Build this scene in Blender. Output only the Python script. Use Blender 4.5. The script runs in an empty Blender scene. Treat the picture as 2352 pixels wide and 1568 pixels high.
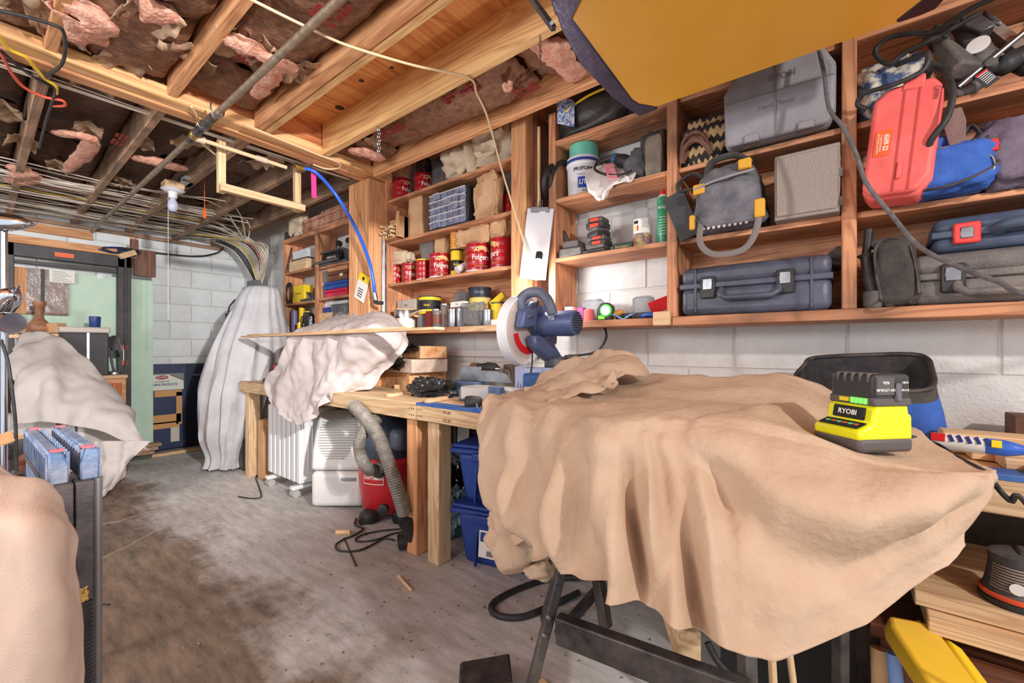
import bpy, math, random
from math import sin, cos, tan, atan, pi, radians, sqrt, hypot
from mathutils import Vector, Matrix, noise, Euler

# ---------------------------------------------------------------- camera, light, exposure
SC = bpy.context.scene
COL = SC.collection
F, PX, HY, EYE = 965.0, 1176.0, 800.0, 1.10        # focal length in pixels, horizon row, eye height (m)
YAW = radians(38.0)                                # the shelf wall's normal lies 38 degrees right of the view axis
FW = Vector((-sin(YAW), cos(YAW), 0)); RT = Vector((cos(YAW), sin(YAW), 0)); UPV = Vector((0, 0, 1))
EYEV = Vector((0, 0, EYE))
cd = bpy.data.cameras.new('camera'); cam = bpy.data.objects.new('camera', cd); COL.objects.link(cam)
cd.sensor_width = 36; cd.lens = F / 2352 * 36; cd.shift_y = (HY - 784) / 2352; cd.clip_start = .02
cam.location = EYEV; cam.rotation_euler = (pi / 2, 0, YAW)
SC.camera = cam
SC.view_settings.view_transform = 'Standard'; SC.view_settings.look = 'None'
SC.view_settings.gamma = 1; SC.view_settings.use_curve_mapping = False
SC.view_settings.exposure = 0.05
W = bpy.data.worlds.new('daylight'); SC.world = W; W.use_nodes = True
W.node_tree.nodes['Background'].inputs[0].default_value = (.90, .95, 1.0, 1)
W.node_tree.nodes['Background'].inputs[1].default_value = 1.15
def lamp(name, kind, loc, power, col=(1, 1, 1), size=.1, rot=None, size_y=None):
    l = bpy.data.lights.new(name, kind); l.energy = power; l.color = col
    if kind == 'AREA':
        l.size = size
        if size_y: l.shape = 'RECTANGLE'; l.size_y = size_y
    else: l.shadow_soft_size = size
    o = bpy.data.objects.new(name, l); o.location = loc; COL.objects.link(o)
    if rot: o.rotation_euler = rot
    return o
lamp('work_light', 'POINT', (1.7, .1, 2.1), 150, (1, .96, .91), .05)            # lamp on the right, just out of view
lamp('fill_light', 'POINT', (-1.3, -1.2, 1.75), 42, (1, .98, .97), .35)               # unseen fill added behind the viewer, lifts room and ceiling
lamp('far_fill', 'POINT', (-2.4, -2.2, 1.9), 130, (.97, .985, 1), .3)                 # second added fill, brightens the far end of the shop
sp = lamp('fill_spot', 'SPOT', (1.25, .3, 2.0), 720, (1, .975, .94), .04, (Vector((-5.4, 1.25, .95)) - Vector((1.25, .3, 2.0))).to_track_quat('-Z', 'Y').to_euler())   # unseen spot added to brighten the far corner with crisp shadows
sp.data.spot_size = radians(42); sp.data.spot_blend = .6
lamp('saw_lamp', 'POINT', (-1.24, 1.72, 1.42), 8, (1, .97, .95), .03)               # small work lamp over the mitre saw

# ---------------------------------------------------------------- helpers
def ray(px, py): return FW + RT * ((px - PX) / F) + UPV * ((HY - py) / F)
def at_d(px, py, d): return EYEV + ray(px, py) * d
def at_y(px, py, y): r = ray(px, py); return EYEV + r * (y / r.y)
def at_x(px, py, x): r = ray(px, py); return EYEV + r * (x / r.x)
def at_z(px, py, z): r = ray(px, py); return EYEV + r * ((z - EYE) / r.z)
def lin(v):
    v /= 255.0
    return v / 12.92 if v <= .04045 else ((v + .055) / 1.055) ** 2.4
def rgb(c): return (lin(c[0]), lin(c[1]), lin(c[2]), 1)

class Nodes:
    def __init__(s, m): s.t = m.node_tree; s.n = s.t.nodes; s.l = s.t.links
    def new(s, kind, **kw):
        n = s.n.new(kind)
        for k, v in kw.items(): setattr(n, k, v)
        return n
    def link(s, a, b): s.l.new(a, b)
MATS = {}
def mat(name, col, rough=.6, metal=0., col2=None, vs=12., bump=0., bs=80., emit=0., trans=0., alpha=1., coat=0., mix=.5, wide=.15, ior=1.45, rnd=0.):
    """A procedural material: two colours mixed by noise, fine noise bump."""
    if name in MATS: return MATS[name]
    m = bpy.data.materials.new(name); m.use_nodes = True; k = Nodes(m)
    b = k.n['Principled BSDF']
    b.inputs['Base Color'].default_value = rgb(col); b.inputs['Roughness'].default_value = rough
    b.inputs['Metallic'].default_value = metal; b.inputs['Coat Weight'].default_value = coat
    b.inputs['Transmission Weight'].default_value = trans; b.inputs['Alpha'].default_value = alpha; b.inputs['IOR'].default_value = ior
    if emit: b.inputs['Emission Color'].default_value = rgb(col); b.inputs['Emission Strength'].default_value = emit
    tc = k.new('ShaderNodeTexCoord')
    out = None
    if col2:
        nz = k.new('ShaderNodeTexNoise'); nz.inputs['Scale'].default_value = vs; nz.inputs['Detail'].default_value = 5; nz.inputs['Roughness'].default_value = .65
        k.link(tc.outputs['Object'], nz.inputs['Vector'])
        cr = k.new('ShaderNodeValToRGB'); cr.color_ramp.elements[0].position = mix - wide; cr.color_ramp.elements[1].position = mix + wide
        cr.color_ramp.elements[0].color = rgb(col); cr.color_ramp.elements[1].color = rgb(col2)
        k.link(nz.outputs['Fac'], cr.inputs['Fac']); out = cr.outputs['Color']
    if rnd:
        oi = k.new('ShaderNodeObjectInfo'); mr = k.new('ShaderNodeMapRange')
        mr.inputs['To Min'].default_value = 1 - rnd; mr.inputs['To Max'].default_value = 1 + rnd
        k.link(oi.outputs['Random'], mr.inputs['Value'])
        hs = k.new('ShaderNodeHueSaturation'); k.link(mr.outputs['Result'], hs.inputs['Value'])
        if out: k.link(out, hs.inputs['Color'])
        else: hs.inputs['Color'].default_value = rgb(col)
        out = hs.outputs['Color']
    if out: k.link(out, b.inputs['Base Color'])
    if bump:
        n2 = k.new('ShaderNodeTexNoise'); n2.inputs['Scale'].default_value = bs; n2.inputs['Detail'].default_value = 4
        k.link(tc.outputs['Object'], n2.inputs['Vector'])
        bp = k.new('ShaderNodeBump'); bp.inputs['Strength'].default_value = bump; bp.inputs['Distance'].default_value = .01
        k.link(n2.outputs['Fac'], bp.inputs['Height']); k.link(bp.outputs['Normal'], b.inputs['Normal'])
    MATS[name] = m; return m
def wood(name, c1, c2, axis='x', sc=1., rough=.65, rnd=.12, dirt=None):
    """Wood grain running along one axis, each piece a little lighter or darker than the next."""
    key = name + '_' + axis
    if key in MATS: return MATS[key]
    m = bpy.data.materials.new(key); m.use_nodes = True; k = Nodes(m); b = k.n['Principled BSDF']
    b.inputs['Roughness'].default_value = rough
    tc = k.new('ShaderNodeTexCoord'); mp = k.new('ShaderNodeMapping')
    s = [sc, sc, sc]; s['xyz'.index(axis)] = .07 * sc
    mp.inputs['Scale'].default_value = s
    oi = k.new('ShaderNodeObjectInfo'); mul = k.new('ShaderNodeMath', operation='MULTIPLY'); mul.inputs[1].default_value = 37.
    k.link(oi.outputs['Random'], mul.inputs[0]); ad = k.new('ShaderNodeVectorMath', operation='ADD')
    k.link(tc.outputs['Object'], ad.inputs[0]); k.link(mul.outputs[0], ad.inputs[1]); k.link(ad.outputs[0], mp.inputs['Vector'])
    n1 = k.new('ShaderNodeTexNoise'); n1.inputs['Scale'].default_value = 9; n1.inputs['Detail'].default_value = 2; n1.inputs['Distortion'].default_value = 1.2
    k.link(mp.outputs[0], n1.inputs['Vector'])
    rg = k.new('ShaderNodeMath', operation='MULTIPLY'); rg.inputs[1].default_value = 16
    k.link(n1.outputs['Fac'], rg.inputs[0])
    pp = k.new('ShaderNodeMath', operation='PINGPONG'); pp.inputs[1].default_value = 1.; k.link(rg.outputs[0], pp.inputs[0])
    n2 = k.new('ShaderNodeTexNoise'); n2.inputs['Scale'].default_value = 60; n2.inputs['Detail'].default_value = 4
    k.link(mp.outputs[0], n2.inputs['Vector'])
    mx = k.new('ShaderNodeMath', operation='MULTIPLY_ADD'); mx.inputs[1].default_value = .55
    k.link(pp.outputs[0], mx.inputs[0])
    m2 = k.new('ShaderNodeMath', operation='MULTIPLY'); m2.inputs[1].default_value = .45; k.link(n2.outputs['Fac'], m2.inputs[0]); k.link(m2.outputs[0], mx.inputs[2])
    cr = k.new('ShaderNodeValToRGB'); cr.color_ramp.elements[0].position = .12; cr.color_ramp.elements[1].position = .62
    cr.color_ramp.elements[0].color = rgb(c2); cr.color_ramp.elements[1].color = rgb(c1)
    k.link(mx.outputs[0], cr.inputs['Fac']); col = cr.outputs['Color']
    if dirt:
        n3 = k.new('ShaderNodeTexNoise'); n3.inputs['Scale'].default_value = 3.5; n3.inputs['Detail'].default_value = 6; k.link(tc.outputs['Object'], n3.inputs['Vector'])
        c3 = k.new('ShaderNodeValToRGB'); c3.color_ramp.elements[0].position = .45; c3.color_ramp.elements[1].position = .7
        c3.color_ramp.elements[0].color = (0, 0, 0, 1); c3.color_ramp.elements[1].color = (.75, .75, .75, 1); k.link(n3.outputs['Fac'], c3.inputs['Fac'])
        mc = k.new('ShaderNodeMix', data_type='RGBA'); k.link(c3.outputs['Color'], mc.inputs['Factor']); k.link(col, mc.inputs['A']); mc.inputs['B'].default_value = rgb(dirt); col = mc.outputs['Result']
    mr = k.new('ShaderNodeMapRange'); mr.inputs['To Min'].default_value = 1 - rnd; mr.inputs['To Max'].default_value = 1 + rnd; k.link(oi.outputs['Random'], mr.inputs['Value'])
    hs = k.new('ShaderNodeHueSaturation'); k.link(mr.outputs['Result'], hs.inputs['Value']); k.link(col, hs.inputs['Color']); k.link(hs.outputs['Color'], b.inputs['Base Color'])
    bp = k.new('ShaderNodeBump'); bp.inputs['Strength'].default_value = .25; bp.inputs['Distance'].default_value = .004
    k.link(mx.outputs[0], bp.inputs['Height']); k.link(bp.outputs['Normal'], b.inputs['Normal'])
    MATS[key] = m; return m

FR = {}                                             # world matrix of every thing and part, for building parts in place
def props(o, label=None, cat=None, group=None, kind=None):
    if label: o['label'] = label
    if cat: o['category'] = cat
    if group: o['group'] = group
    if kind: o['kind'] = kind
    return o
def thing(name, label, cat, loc=(0, 0, 0), rz=0., group=None, M=None):
    o = bpy.data.objects.new(name, None); o.empty_display_size = .05; COL.objects.link(o)
    m = M if M is not None else Matrix.Translation(Vector(loc)) @ Matrix.Rotation(rz, 4, 'Z')
    o.matrix_world = m; FR[o.name] = m
    return props(o, label, cat, group)
def frame(loc, rx=0., ry=0., rz=0.):
    return Matrix.Translation(Vector(loc)) @ Euler((rx, ry, rz)).to_matrix().to_4x4()
def noi(p, f, seed): return noise.noise(Vector(p) * f + Vector((seed * 7.3, seed * 3.1, seed * 1.7)))
def crease(p, f, seed):
    q = Vector(p) * f + Vector((seed * 5.1, seed * 9.2, seed * 2.6))
    return 1 - 2 * abs(noise.noise(q)) + .5 * (1 - 2 * abs(noise.noise(q * 2.1)))

class MB:
    """Collects shapes given in a frame (world by default); build() links them as one mesh object."""
    def __init__(s, M=None): s.v = []; s.f = []; s.M = M
    def add(s, vs, fs):
        n = len(s.v)
        s.v += [(s.M @ Vector(p)) if s.M is not None else Vector(p) for p in vs]
        s.f += [tuple(i + n for i in f) for f in fs]; return s
    def bx(s, x0, x1, y0, y1, z0, z1, R=None):
        vs = [Vector((x, y, z)) for z in (z0, z1) for y in (y0, y1) for x in (x0, x1)]
        if R is not None: vs = [R @ v for v in vs]
        return s.add(vs, [(0, 2, 3, 1), (4, 5, 7, 6), (0, 1, 5, 4), (2, 6, 7, 3), (0, 4, 6, 2), (1, 3, 7, 5)])
    def box(s, c, d, R=None):
        c = Vector(c); h = Vector(d) / 2
        T = Matrix.Translation(c) @ (R.to_4x4() if R is not None else Matrix.Identity(4))
        return s.bx(-h.x, h.x, -h.y, h.y, -h.z, h.z, T)
    def taper(s, c0, d0, c1, d1):
        """A box tapering from rectangle d0 at c0 to rectangle d1 at c1 (both level)."""
        vs = []
        for c, d in ((c0, d0), (c1, d1)):
            for sy in (-1, 1):
                for sx in (-1, 1): vs.append((c[0] + sx * d[0] / 2, c[1] + sy * d[1] / 2, c[2]))
        return s.add(vs, [(0, 2, 3, 1), (4, 5, 7, 6), (0, 1, 5, 4), (2, 6, 7, 3), (0, 4, 6, 2), (1, 3, 7, 5)])
    def cyl(s, p0, p1, r0, r1=None, n=16, caps=True):
        p0 = Vector(p0); p1 = Vector(p1); r1 = r0 if r1 is None else r1
        q = (p1 - p0).to_track_quat('Z', 'Y').to_matrix()
        vs = []
        for p, r in ((p0, r0), (p1, r1)):
            for i in range(n):
                a = 2 * pi * i / n; vs.append(p + q @ Vector((r * cos(a), r * sin(a), 0)))
        fs = [(i, (i + 1) % n, n + (i + 1) % n, n + i) for i in range(n)]
        if caps: fs += [tuple(range(n - 1, -1, -1)), tuple(range(n, 2 * n))]
        return s.add(vs, fs)
    def lathe(s, prof, n=24, c=(0, 0, 0), ax=None):
        """Profile of (radius, height) turned about a vertical axis, or about direction ax."""
        c = Vector(c); q = Vector(ax).to_track_quat('Z', 'Y').to_matrix() if ax is not None else Matrix.Identity(3)
        vs = []; fs = []
        for r, z in prof:
            for i in range(n):
                a = 2 * pi * i / n; vs.append(c + q @ Vector((r * cos(a), r * sin(a), z)))
        for j in range(len(prof) - 1):
            for i in range(n): fs.append((j * n + i, j * n + (i + 1) % n, (j + 1) * n + (i + 1) % n, (j + 1) * n + i))
        fs += [tuple(range(n - 1, -1, -1)), tuple((len(prof) - 1) * n + i for i in range(n))]
        return s.add(vs, fs)
    def tube(s, pts, r, n=8, steps=0, flat=1., closed=False):
        pts = [Vector(p) for p in pts]
        if steps: pts = spline(pts, steps, closed)
        vs = []; fs = []; m = len(pts); up = Vector((0, 0, 1))
        prev = None
        for j, p in enumerate(pts):
            if closed: t = pts[(j + 1) % m] - pts[j - 1]
            else: t = pts[min(j + 1, m - 1)] - pts[max(j - 1, 0)]
            t.normalize()
            if prev is None:
                a = t.orthogonal().normalized() if abs(t.z) > .95 else t.cross(up).normalized()
            else:
                a = prev - t * prev.dot(t)
                a = a.normalized() if a.length > 1e-6 else t.orthogonal().normalized()
            prev = a; b = t.cross(a); rr = r[j * (len(r) - 1) // max(1, m - 1)] if isinstance(r, (list, tuple)) else r
            for i in range(n):
                w = 2 * pi * i / n; vs.append(p + a * (rr * cos(w)) + b * (rr * flat * sin(w)))
        for j in range(m if closed else m - 1):
            k = (j + 1) % m
            for i in range(n): fs.append((j * n + i, j * n + (i + 1) % n, k * n + (i + 1) % n, k * n + i))
        if not closed: fs += [tuple(range(n - 1, -1, -1)), tuple((m - 1) * n + i for i in range(n))]
        return s.add(vs, fs)
    def prism(s, poly, a, b, plane='xz'):
        """Polygon in a plane, extruded from a to b along the third axis."""
        def P(u, v, w): return {'xz': (u, w, v), 'xy': (u, v, w), 'yz': (w, u, v)}[plane]
        n = len(poly); vs = [P(u, v, a) for u, v in poly] + [P(u, v, b) for u, v in poly]
        fs = [tuple(range(n)), tuple(range(2 * n - 1, n - 1, -1))] + [(i, i + n, (i + 1) % n + n, (i + 1) % n) for i in range(n)]
        return s.add(vs, fs)
    def slab(s, pts, off):
        """World polygon thickened by a vector."""
        n = len(pts); off = Vector(off); vs = [Vector(p) for p in pts] + [Vector(p) + off for p in pts]
        return s.add(vs, [tuple(range(n)), tuple(range(2 * n - 1, n - 1, -1))] + [(i, i + n, (i + 1) % n + n, (i + 1) % n) for i in range(n)])
    def grid(s, rows):
        w = len(rows[0]); vs = [p for r in rows for p in r]
        return s.add(vs, [(j * w + i, j * w + i + 1, (j + 1) * w + i + 1, (j + 1) * w + i) for j in range(len(rows) - 1) for i in range(w - 1)])
    def blob(s, c, d, amp=.1, seed=1, boxy=3., n=18, f=3., cr=.0, crf=4., flatb=True, shape=None):
        """A lumpy rounded body of size d about c: superellipsoid with noise and creases (amp, cr are shares of the size)."""
        c = Vector(c); vs = []; fs = []; m = n * 2
        def sp(v, e): return math.copysign(abs(v) ** e, v)
        e = 2. / boxy; dm = (d[0] + d[1] + d[2]) / 3
        for j in range(n + 1):
            la = -pi / 2 + pi * j / n
            for i in range(m):
                lo = 2 * pi * i / m
                x = sp(cos(la), e) * sp(cos(lo), e); y = sp(cos(la), e) * sp(sin(lo), e); z = sp(sin(la), e)
                q = Vector((x, y, z)); p = Vector((x * d[0] / 2, y * d[1] / 2, z * d[2] / 2))
                k = noi(q, f / 2, seed) * amp + (crease(q, crf / 2, seed) - .6) * cr
                dirn = q.normalized()
                p += dirn * k * dm
                if shape: p = shape(p)
                if flatb and p.z < -d[2] / 2 + .004: p.z = -d[2] / 2
                vs.append(c + p)
        for j in range(n):
            for i in range(m): fs.append((j * m + i, j * m + (i + 1) % m, (j + 1) * m + (i + 1) % m, (j + 1) * m + i))
        return s.add(vs, fs)
    def build(s, name, material, par=None, bev=0., smooth=35, solid=0., sub=0, seg=1, kind=None, label=None, recalc=True):
        me = bpy.data.meshes.new(name)
        Mp = FR[par.name] if par is not None else None
        inv = Mp.inverted() if Mp is not None else None
        me.from_pydata([tuple(inv @ v if inv is not None else v) for v in s.v], [], s.f); me.update()
        me.materials.append(material)
        if recalc:
            import bmesh
            b = bmesh.new(); b.from_mesh(me); bmesh.ops.recalc_face_normals(b, faces=b.faces); b.to_mesh(me); b.free()
        if smooth:
            me.polygons.foreach_set('use_smooth', [True] * len(me.polygons)); me.set_sharp_from_angle(angle=radians(smooth))
        o = bpy.data.objects.new(name, me); COL.objects.link(o)
        if par is not None: o.parent = par; FR[o.name] = Mp
        else: FR[o.name] = Matrix.Identity(4)
        if solid:
            md = o.modifiers.new('thickness', 'SOLIDIFY'); md.thickness = solid; md.offset = -1
        if bev:
            md = o.modifiers.new('bevel', 'BEVEL'); md.width = bev; md.segments = seg; md.limit_method = 'ANGLE'; md.angle_limit = radians(40); md.harden_normals = False
        if sub:
            md = o.modifiers.new('smooth', 'SUBSURF'); md.levels = sub; md.render_levels = sub
        if kind: o['kind'] = kind
        if label: o['label'] = label
        return o
def at_base(o, p):
    """Moves a top-level mesh's origin to p without moving the mesh."""
    p = Vector(p); o.data.transform(Matrix.Translation(-p)); o.location = p; FR[o.name] = Matrix.Translation(p); return o
def single(mb, name, m, label, cat, group=None, base=None, **kw):
    """A thing that is one mesh; its origin goes to its lowest middle."""
    o = mb.build(name, m, None, **kw)
    xs = [v.x for v in mb.v]; ys = [v.y for v in mb.v]; zs = [v.z for v in mb.v]
    at_base(o, base or ((min(xs) + max(xs)) / 2, (min(ys) + max(ys)) / 2, min(zs)))
    return props(o, label, cat, group)
def copy_part(o, par):
    c = o.copy(); COL.objects.link(c); c.parent = par; FR[c.name] = FR[par.name]
    for g in list(o.children): copy_part(g, c)
    return c
def dup(o, M, label=None):
    c = o.copy(); COL.objects.link(c); c.matrix_world = M; FR[c.name] = M
    if label: c['label'] = label
    for ch in list(o.children): copy_part(ch, c)
    return c
def catmull(a, b, c, d, t):
    return .5 * ((2 * b) + (c - a) * t + (2 * a - 5 * b + 4 * c - d) * t * t + (3 * b - a - 3 * c + d) * t ** 3)
def spline(pts, steps, closed=False):
    out = []; n = len(pts)
    for i in range(n if closed else n - 1):
        g = (lambda k: pts[k % n]) if closed else (lambda k: pts[max(0, min(n - 1, k))])
        for k in range(steps): out.append(catmull(g(i - 1), g(i), g(i + 1), g(i + 2), k / steps))
    if not closed: out.append(pts[-1])
    return out
def cloth_rows(rows, su, sv, fold=None):
    """Control rows of points, splined both ways; fold(u, v, point) gives an extra displacement."""
    a = [spline([Vector(p) for p in r], su) for r in rows]
    cols = list(zip(*a)); b = [spline(list(c), sv) for c in cols]
    out = [list(r) for r in zip(*b)]
    if fold:
        nv = len(out); nu = len(out[0])
        nrm = [[None] * nu for _ in range(nv)]
        for j in range(nv):
            for i in range(nu):
                du = out[j][min(i + 1, nu - 1)] - out[j][max(i - 1, 0)]; dv = out[min(j + 1, nv - 1)][i] - out[max(j - 1, 0)][i]
                q = du.cross(dv); nrm[j][i] = q.normalized() if q.length > 1e-9 else Vector((0, 0, 1))
        out = [[out[j][i] + nrm[j][i] * fold(i / (nu - 1), j / (nv - 1), out[j][i]) for i in range(nu)] for j in range(nv)]
    return out
TXT = {}
def glyphs(s, bold=.0, shear=0.):
    k = (s, bold, shear)
    if k in TXT: return TXT[k]
    cu = bpy.data.curves.new('lettering', 'FONT'); cu.body = s; cu.align_x = 'CENTER'; cu.align_y = 'CENTER'; cu.resolution_u = 2
    cu.offset = bold; cu.shear = shear; cu.fill_mode = 'FRONT'
    o = bpy.data.objects.new('lettering', cu); me = o.to_mesh()
    vs = [v.co.copy() for v in me.vertices]; fs = [tuple(p.vertices) for p in me.polygons]
    o.to_mesh_clear(); bpy.data.objects.remove(o); bpy.data.curves.remove(cu)
    TXT[k] = (vs, fs); return TXT[k]
def text(s, h, m, par, M, wrap=0., bold=0., shear=0., sx=1., name='lettering', a0=0.):
    """Lettering on a surface: local x right, y up, z out; wrap bends it about a vertical cylinder of that radius."""
    vs, fs = glyphs(s, bold, shear); out = []
    for v in vs:
        x, y = v.x * h * sx, v.y * h
        if wrap:
            a = x / wrap + a0; out.append((wrap * sin(a), -wrap * cos(a), y))
        else: out.append((x, y, 0))
    return MB(M).add(out, fs).build(name, m, par, smooth=0, recalc=False)
def face_y(p, rz=0.): return Matrix.Translation(Vector(p)) @ Matrix.Rotation(rz, 4, 'Z') @ Matrix.Rotation(pi / 2, 4, 'X')   # text on a face looking to -y
def face_z(p, rz=0.): return Matrix.Translation(Vector(p)) @ Matrix.Rotation(rz, 4, 'Z')
def fit_cyl(x0, x1, yt, yc):
    """Centre x, radius, top z of an upright cylinder whose axis stands at depth yc and spans columns x0..x1, top row yt."""
    a0 = atan((x0 - PX) / F) - YAW; a1 = atan((x1 - PX) / F) - YAW; am = (a0 + a1) / 2
    dist = yc / cos(am); r = dist * sin((a1 - a0) / 2); X = yc * tan(am)
    dep = dist * cos(am + YAW)
    return X, r, EYE + (HY - yt) * dep / F
def span(x0, x1, yt, y):
    """x extent and top z of something upright on the plane y."""
    p = at_y(x0, yt, y); q = at_y(x1, yt, y); c = at_y((x0 + x1) / 2, yt, y); return p.x, q.x, c.z
# ---------------------------------------------------------------- materials
SHELF = {a: wood('shelf_wood', (214, 150, 108), (158, 98, 66), a, 1.0, dirt=(120, 84, 62)) for a in 'xyz'}
FIR = {a: wood('fir', (222, 164, 116), (182, 120, 78), a, 1.0) for a in 'xyz'}
OLD = {a: wood('old_joist', (176, 140, 112), (124, 94, 72), a, 1.0, dirt=(70, 54, 44)) for a in 'xyz'}
PINE = {a: wood('pine', (222, 190, 150), (184, 146, 104), a, 1.3) for a in 'xyz'}
OAK = {a: wood('oak_board', (228, 192, 150), (196, 150, 108), a, 1.2) for a in 'xyz'}
PLY = {a: wood('plywood', (214, 140, 76), (168, 92, 44), a, .55, rnd=.04) for a in 'xyz'}
BROWNP = {a: wood('brown_panel', (124, 74, 50), (84, 48, 34), a, .8, rough=.45) for a in 'xyz'}
RAFT = wood('rafter', (232, 190, 132), (196, 142, 90), 'x', 1.1)
PAINT = mat('white_block_paint', (222, 221, 220), .55, col2=(206, 204, 202), vs=6, bump=.35, bs=90, rnd=.03)
PAINT2 = mat('far_block_paint', (238, 241, 243), .55, col2=(224, 227, 229), vs=6, bump=.3, bs=80, rnd=.03)
BROWNBLK = mat('brown_masonry', (112, 92, 78), .9, col2=(86, 70, 60), vs=14, bump=.5, bs=70, rnd=.08)  # brown tone for the block courses below the bench top
MORT = mat('painted_mortar', (205, 202, 198), .7, bump=.3, bs=60)
MORTB = mat('brown_mortar', (96, 84, 76), .9, bump=.4, bs=60)
KRAFT = mat('kraft_facing', (160, 116, 90), .75, col2=(82, 54, 42), vs=30, bump=.7, bs=45, wide=.28, rnd=.12)
KRAFTD = mat('kraft_facing_dark', (122, 92, 74), .8, col2=(62, 44, 36), vs=22, bump=.5, bs=40, wide=.28, rnd=.15)  # darker kraft tone for the bays beyond the beam
PINK = mat('pink_fibre', (236, 196, 174), .95, col2=(206, 122, 98), vs=26, bump=1., bs=70, wide=.25)
REDINK = mat('red_print', (158, 44, 38), .7, col2=(110, 40, 34), vs=40, wide=.25)
TARP = mat('canvas_tan', (196, 170, 146), .85, col2=(184, 156, 131), vs=7, bump=.3, bs=75)
TARPP = mat('canvas_pinkish', (216, 192, 176), .85, col2=(206, 182, 166), vs=5, bump=.2, bs=240)
SHEET = mat('dust_sheet', (208, 198, 197), .85, col2=(196, 185, 182), vs=4, bump=.25, bs=200)
SHEETB = mat('old_white_sheet', (208, 207, 210), .85, col2=(190, 188, 192), vs=4, bump=.25, bs=200)
SHEETG = mat('grey_drop_cloth', (196, 189, 186), .85, col2=(180, 172, 168), vs=3, bump=.25, bs=200)
BLACK = mat('black_plastic', (40, 40, 43), .5, col2=(58, 57, 58), vs=9, bump=.12, bs=150)
BLACKD = mat('dusty_black_plastic', (62, 62, 66), .6, col2=(110, 104, 98), vs=7, bump=.2, bs=120)
RUB = mat('black_rubber', (32, 32, 34), .55, col2=(60, 58, 56), vs=20)
STEEL = mat('steel', (176, 178, 184), .35, 1., col2=(140, 140, 146), vs=12)
DSTEEL = mat('dull_metal', (128, 128, 134), .5, .8, col2=(96, 94, 96), vs=16, bump=.1)
CHROME = mat('chrome', (206, 210, 220), .12, 1.)
BLKSTEEL = mat('black_steel', (52, 50, 54), .5, .5, col2=(104, 96, 92), vs=9, bump=.15, bs=60)
WHITEP = mat('white_plastic', (226, 226, 230), .45, col2=(212, 212, 216), vs=8)
CANRED = mat('can_red', (190, 28, 36), .3, coat=.4, col2=(146, 16, 26), vs=22)
CANRIM = mat('can_rim', (226, 218, 208), .35, .1)
WHITE = mat('white_ink', (240, 238, 232), .6)
GOLDINK = mat('gold_ink', (224, 186, 120), .6)
BLACKINK = mat('black_ink', (26, 26, 28), .6)
YEL = mat('yellow_paint', (240, 204, 40), .45)
YELD = mat('yellow_enamel', (240, 182, 66), .38, coat=.15, col2=(234, 174, 62), vs=3, bump=.03, bs=200)
LIME = mat('lime_plastic', (224, 224, 22), .42)
DGREY = mat('dark_grey_plastic', (88, 82, 82), .55, bump=.1, bs=150)
NAVYD = mat('dark_blue_metal', (62, 62, 92), .4, .6, col2=(96, 88, 108), vs=7, bump=.15, bs=50)
BLUE = mat('blue_plastic', (34, 84, 170), .45)
TOTE = mat('navy_tote', (28, 54, 128), .5, col2=(38, 66, 140), vs=8)
BLUEC = mat('blue_canvas', (62, 108, 196), .8, col2=(46, 86, 166), vs=9, bump=.35, bs=160)
BLUEM = mat('blue_grey_enamel', (76, 92, 136), .45, .2, col2=(96, 106, 140), vs=8)
RED = mat('red_plastic', (206, 34, 40), .4, coat=.2)
REDC = mat('red_case', (240, 112, 106), .55, col2=(228, 92, 90), vs=9, bump=.15, bs=160)
GREYC = mat('grey_case', (150, 146, 152), .6, col2=(130, 124, 128), vs=5, bump=.2, bs=140)
GREYM = mat('grey_hammered_metal', (160, 148, 140), .55, .1, bump=.6, bs=220)
GFAB = mat('grey_canvas', (118, 116, 120), .9, col2=(84, 84, 92), vs=12, bump=.5, bs=110)
BFAB = mat('black_canvas', (56, 54, 54), .9, col2=(84, 78, 74), vs=14, bump=.4, bs=140)
PFAB = mat('plum_canvas', (120, 108, 124), .85, col2=(92, 82, 100), vs=10, bump=.3, bs=140)
BAG = mat('brown_paper', (216, 176, 136), .8, col2=(196, 152, 112), vs=7, bump=.25, bs=40)
CARD = mat('cardboard', (204, 160, 116), .8, col2=(190, 144, 102), vs=5)
RAG = mat('cream_rag', (216, 196, 170), .9, col2=(196, 174, 148), vs=6, bump=.3, bs=120)
PAPER = mat('white_paper', (232, 228, 222), .7)
ZINC = mat('zinc_tin', (190, 190, 194), .25, .9, col2=(150, 150, 156), vs=18)
CLEAR = mat('clear_plastic', (232, 236, 240), .12, trans=.85, ior=1.15)
GLASS = mat('glass', (240, 244, 246), .04, trans=.95, ior=1.2)
FILM = mat('plastic_film', (196, 200, 206), .15, trans=.75, ior=1.05, bump=.8, bs=30)
BFILM = mat('black_film', (34, 36, 38), .22, bump=.9, bs=26, coat=.5)
GFILM = mat('grey_green_film', (112, 140, 148), .3, bump=.9, bs=26, coat=.3)
CABLE = mat('cream_cable', (216, 190, 150), .5, rnd=.08)
CABLEW = mat('pale_cable', (228, 216, 202), .5, rnd=.14)
CABLEY = mat('yellow_cable', (228, 190, 50), .45)
CABLER = mat('orange_red_cable', (222, 92, 70), .45)
LEATH = mat('brown_leather', (124, 78, 62), .5, col2=(92, 56, 46), vs=14, bump=.2)
GREENP = mat('mint_plywood', (186, 218, 200), .7, col2=(206, 224, 202), vs=7, bump=.25, bs=60, wide=.2)
NAVYC = mat('navy_enamel', (48, 58, 92), .45, col2=(40, 48, 78), vs=5, bump=.1, bs=50)
NAVYC2 = mat('dark_navy_enamel', (24, 30, 50), .45, col2=(32, 38, 60), vs=5)
BARK = mat('dark_bark', (70, 52, 42), .95, col2=(36, 28, 24), vs=30, bump=1., bs=50)
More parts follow.
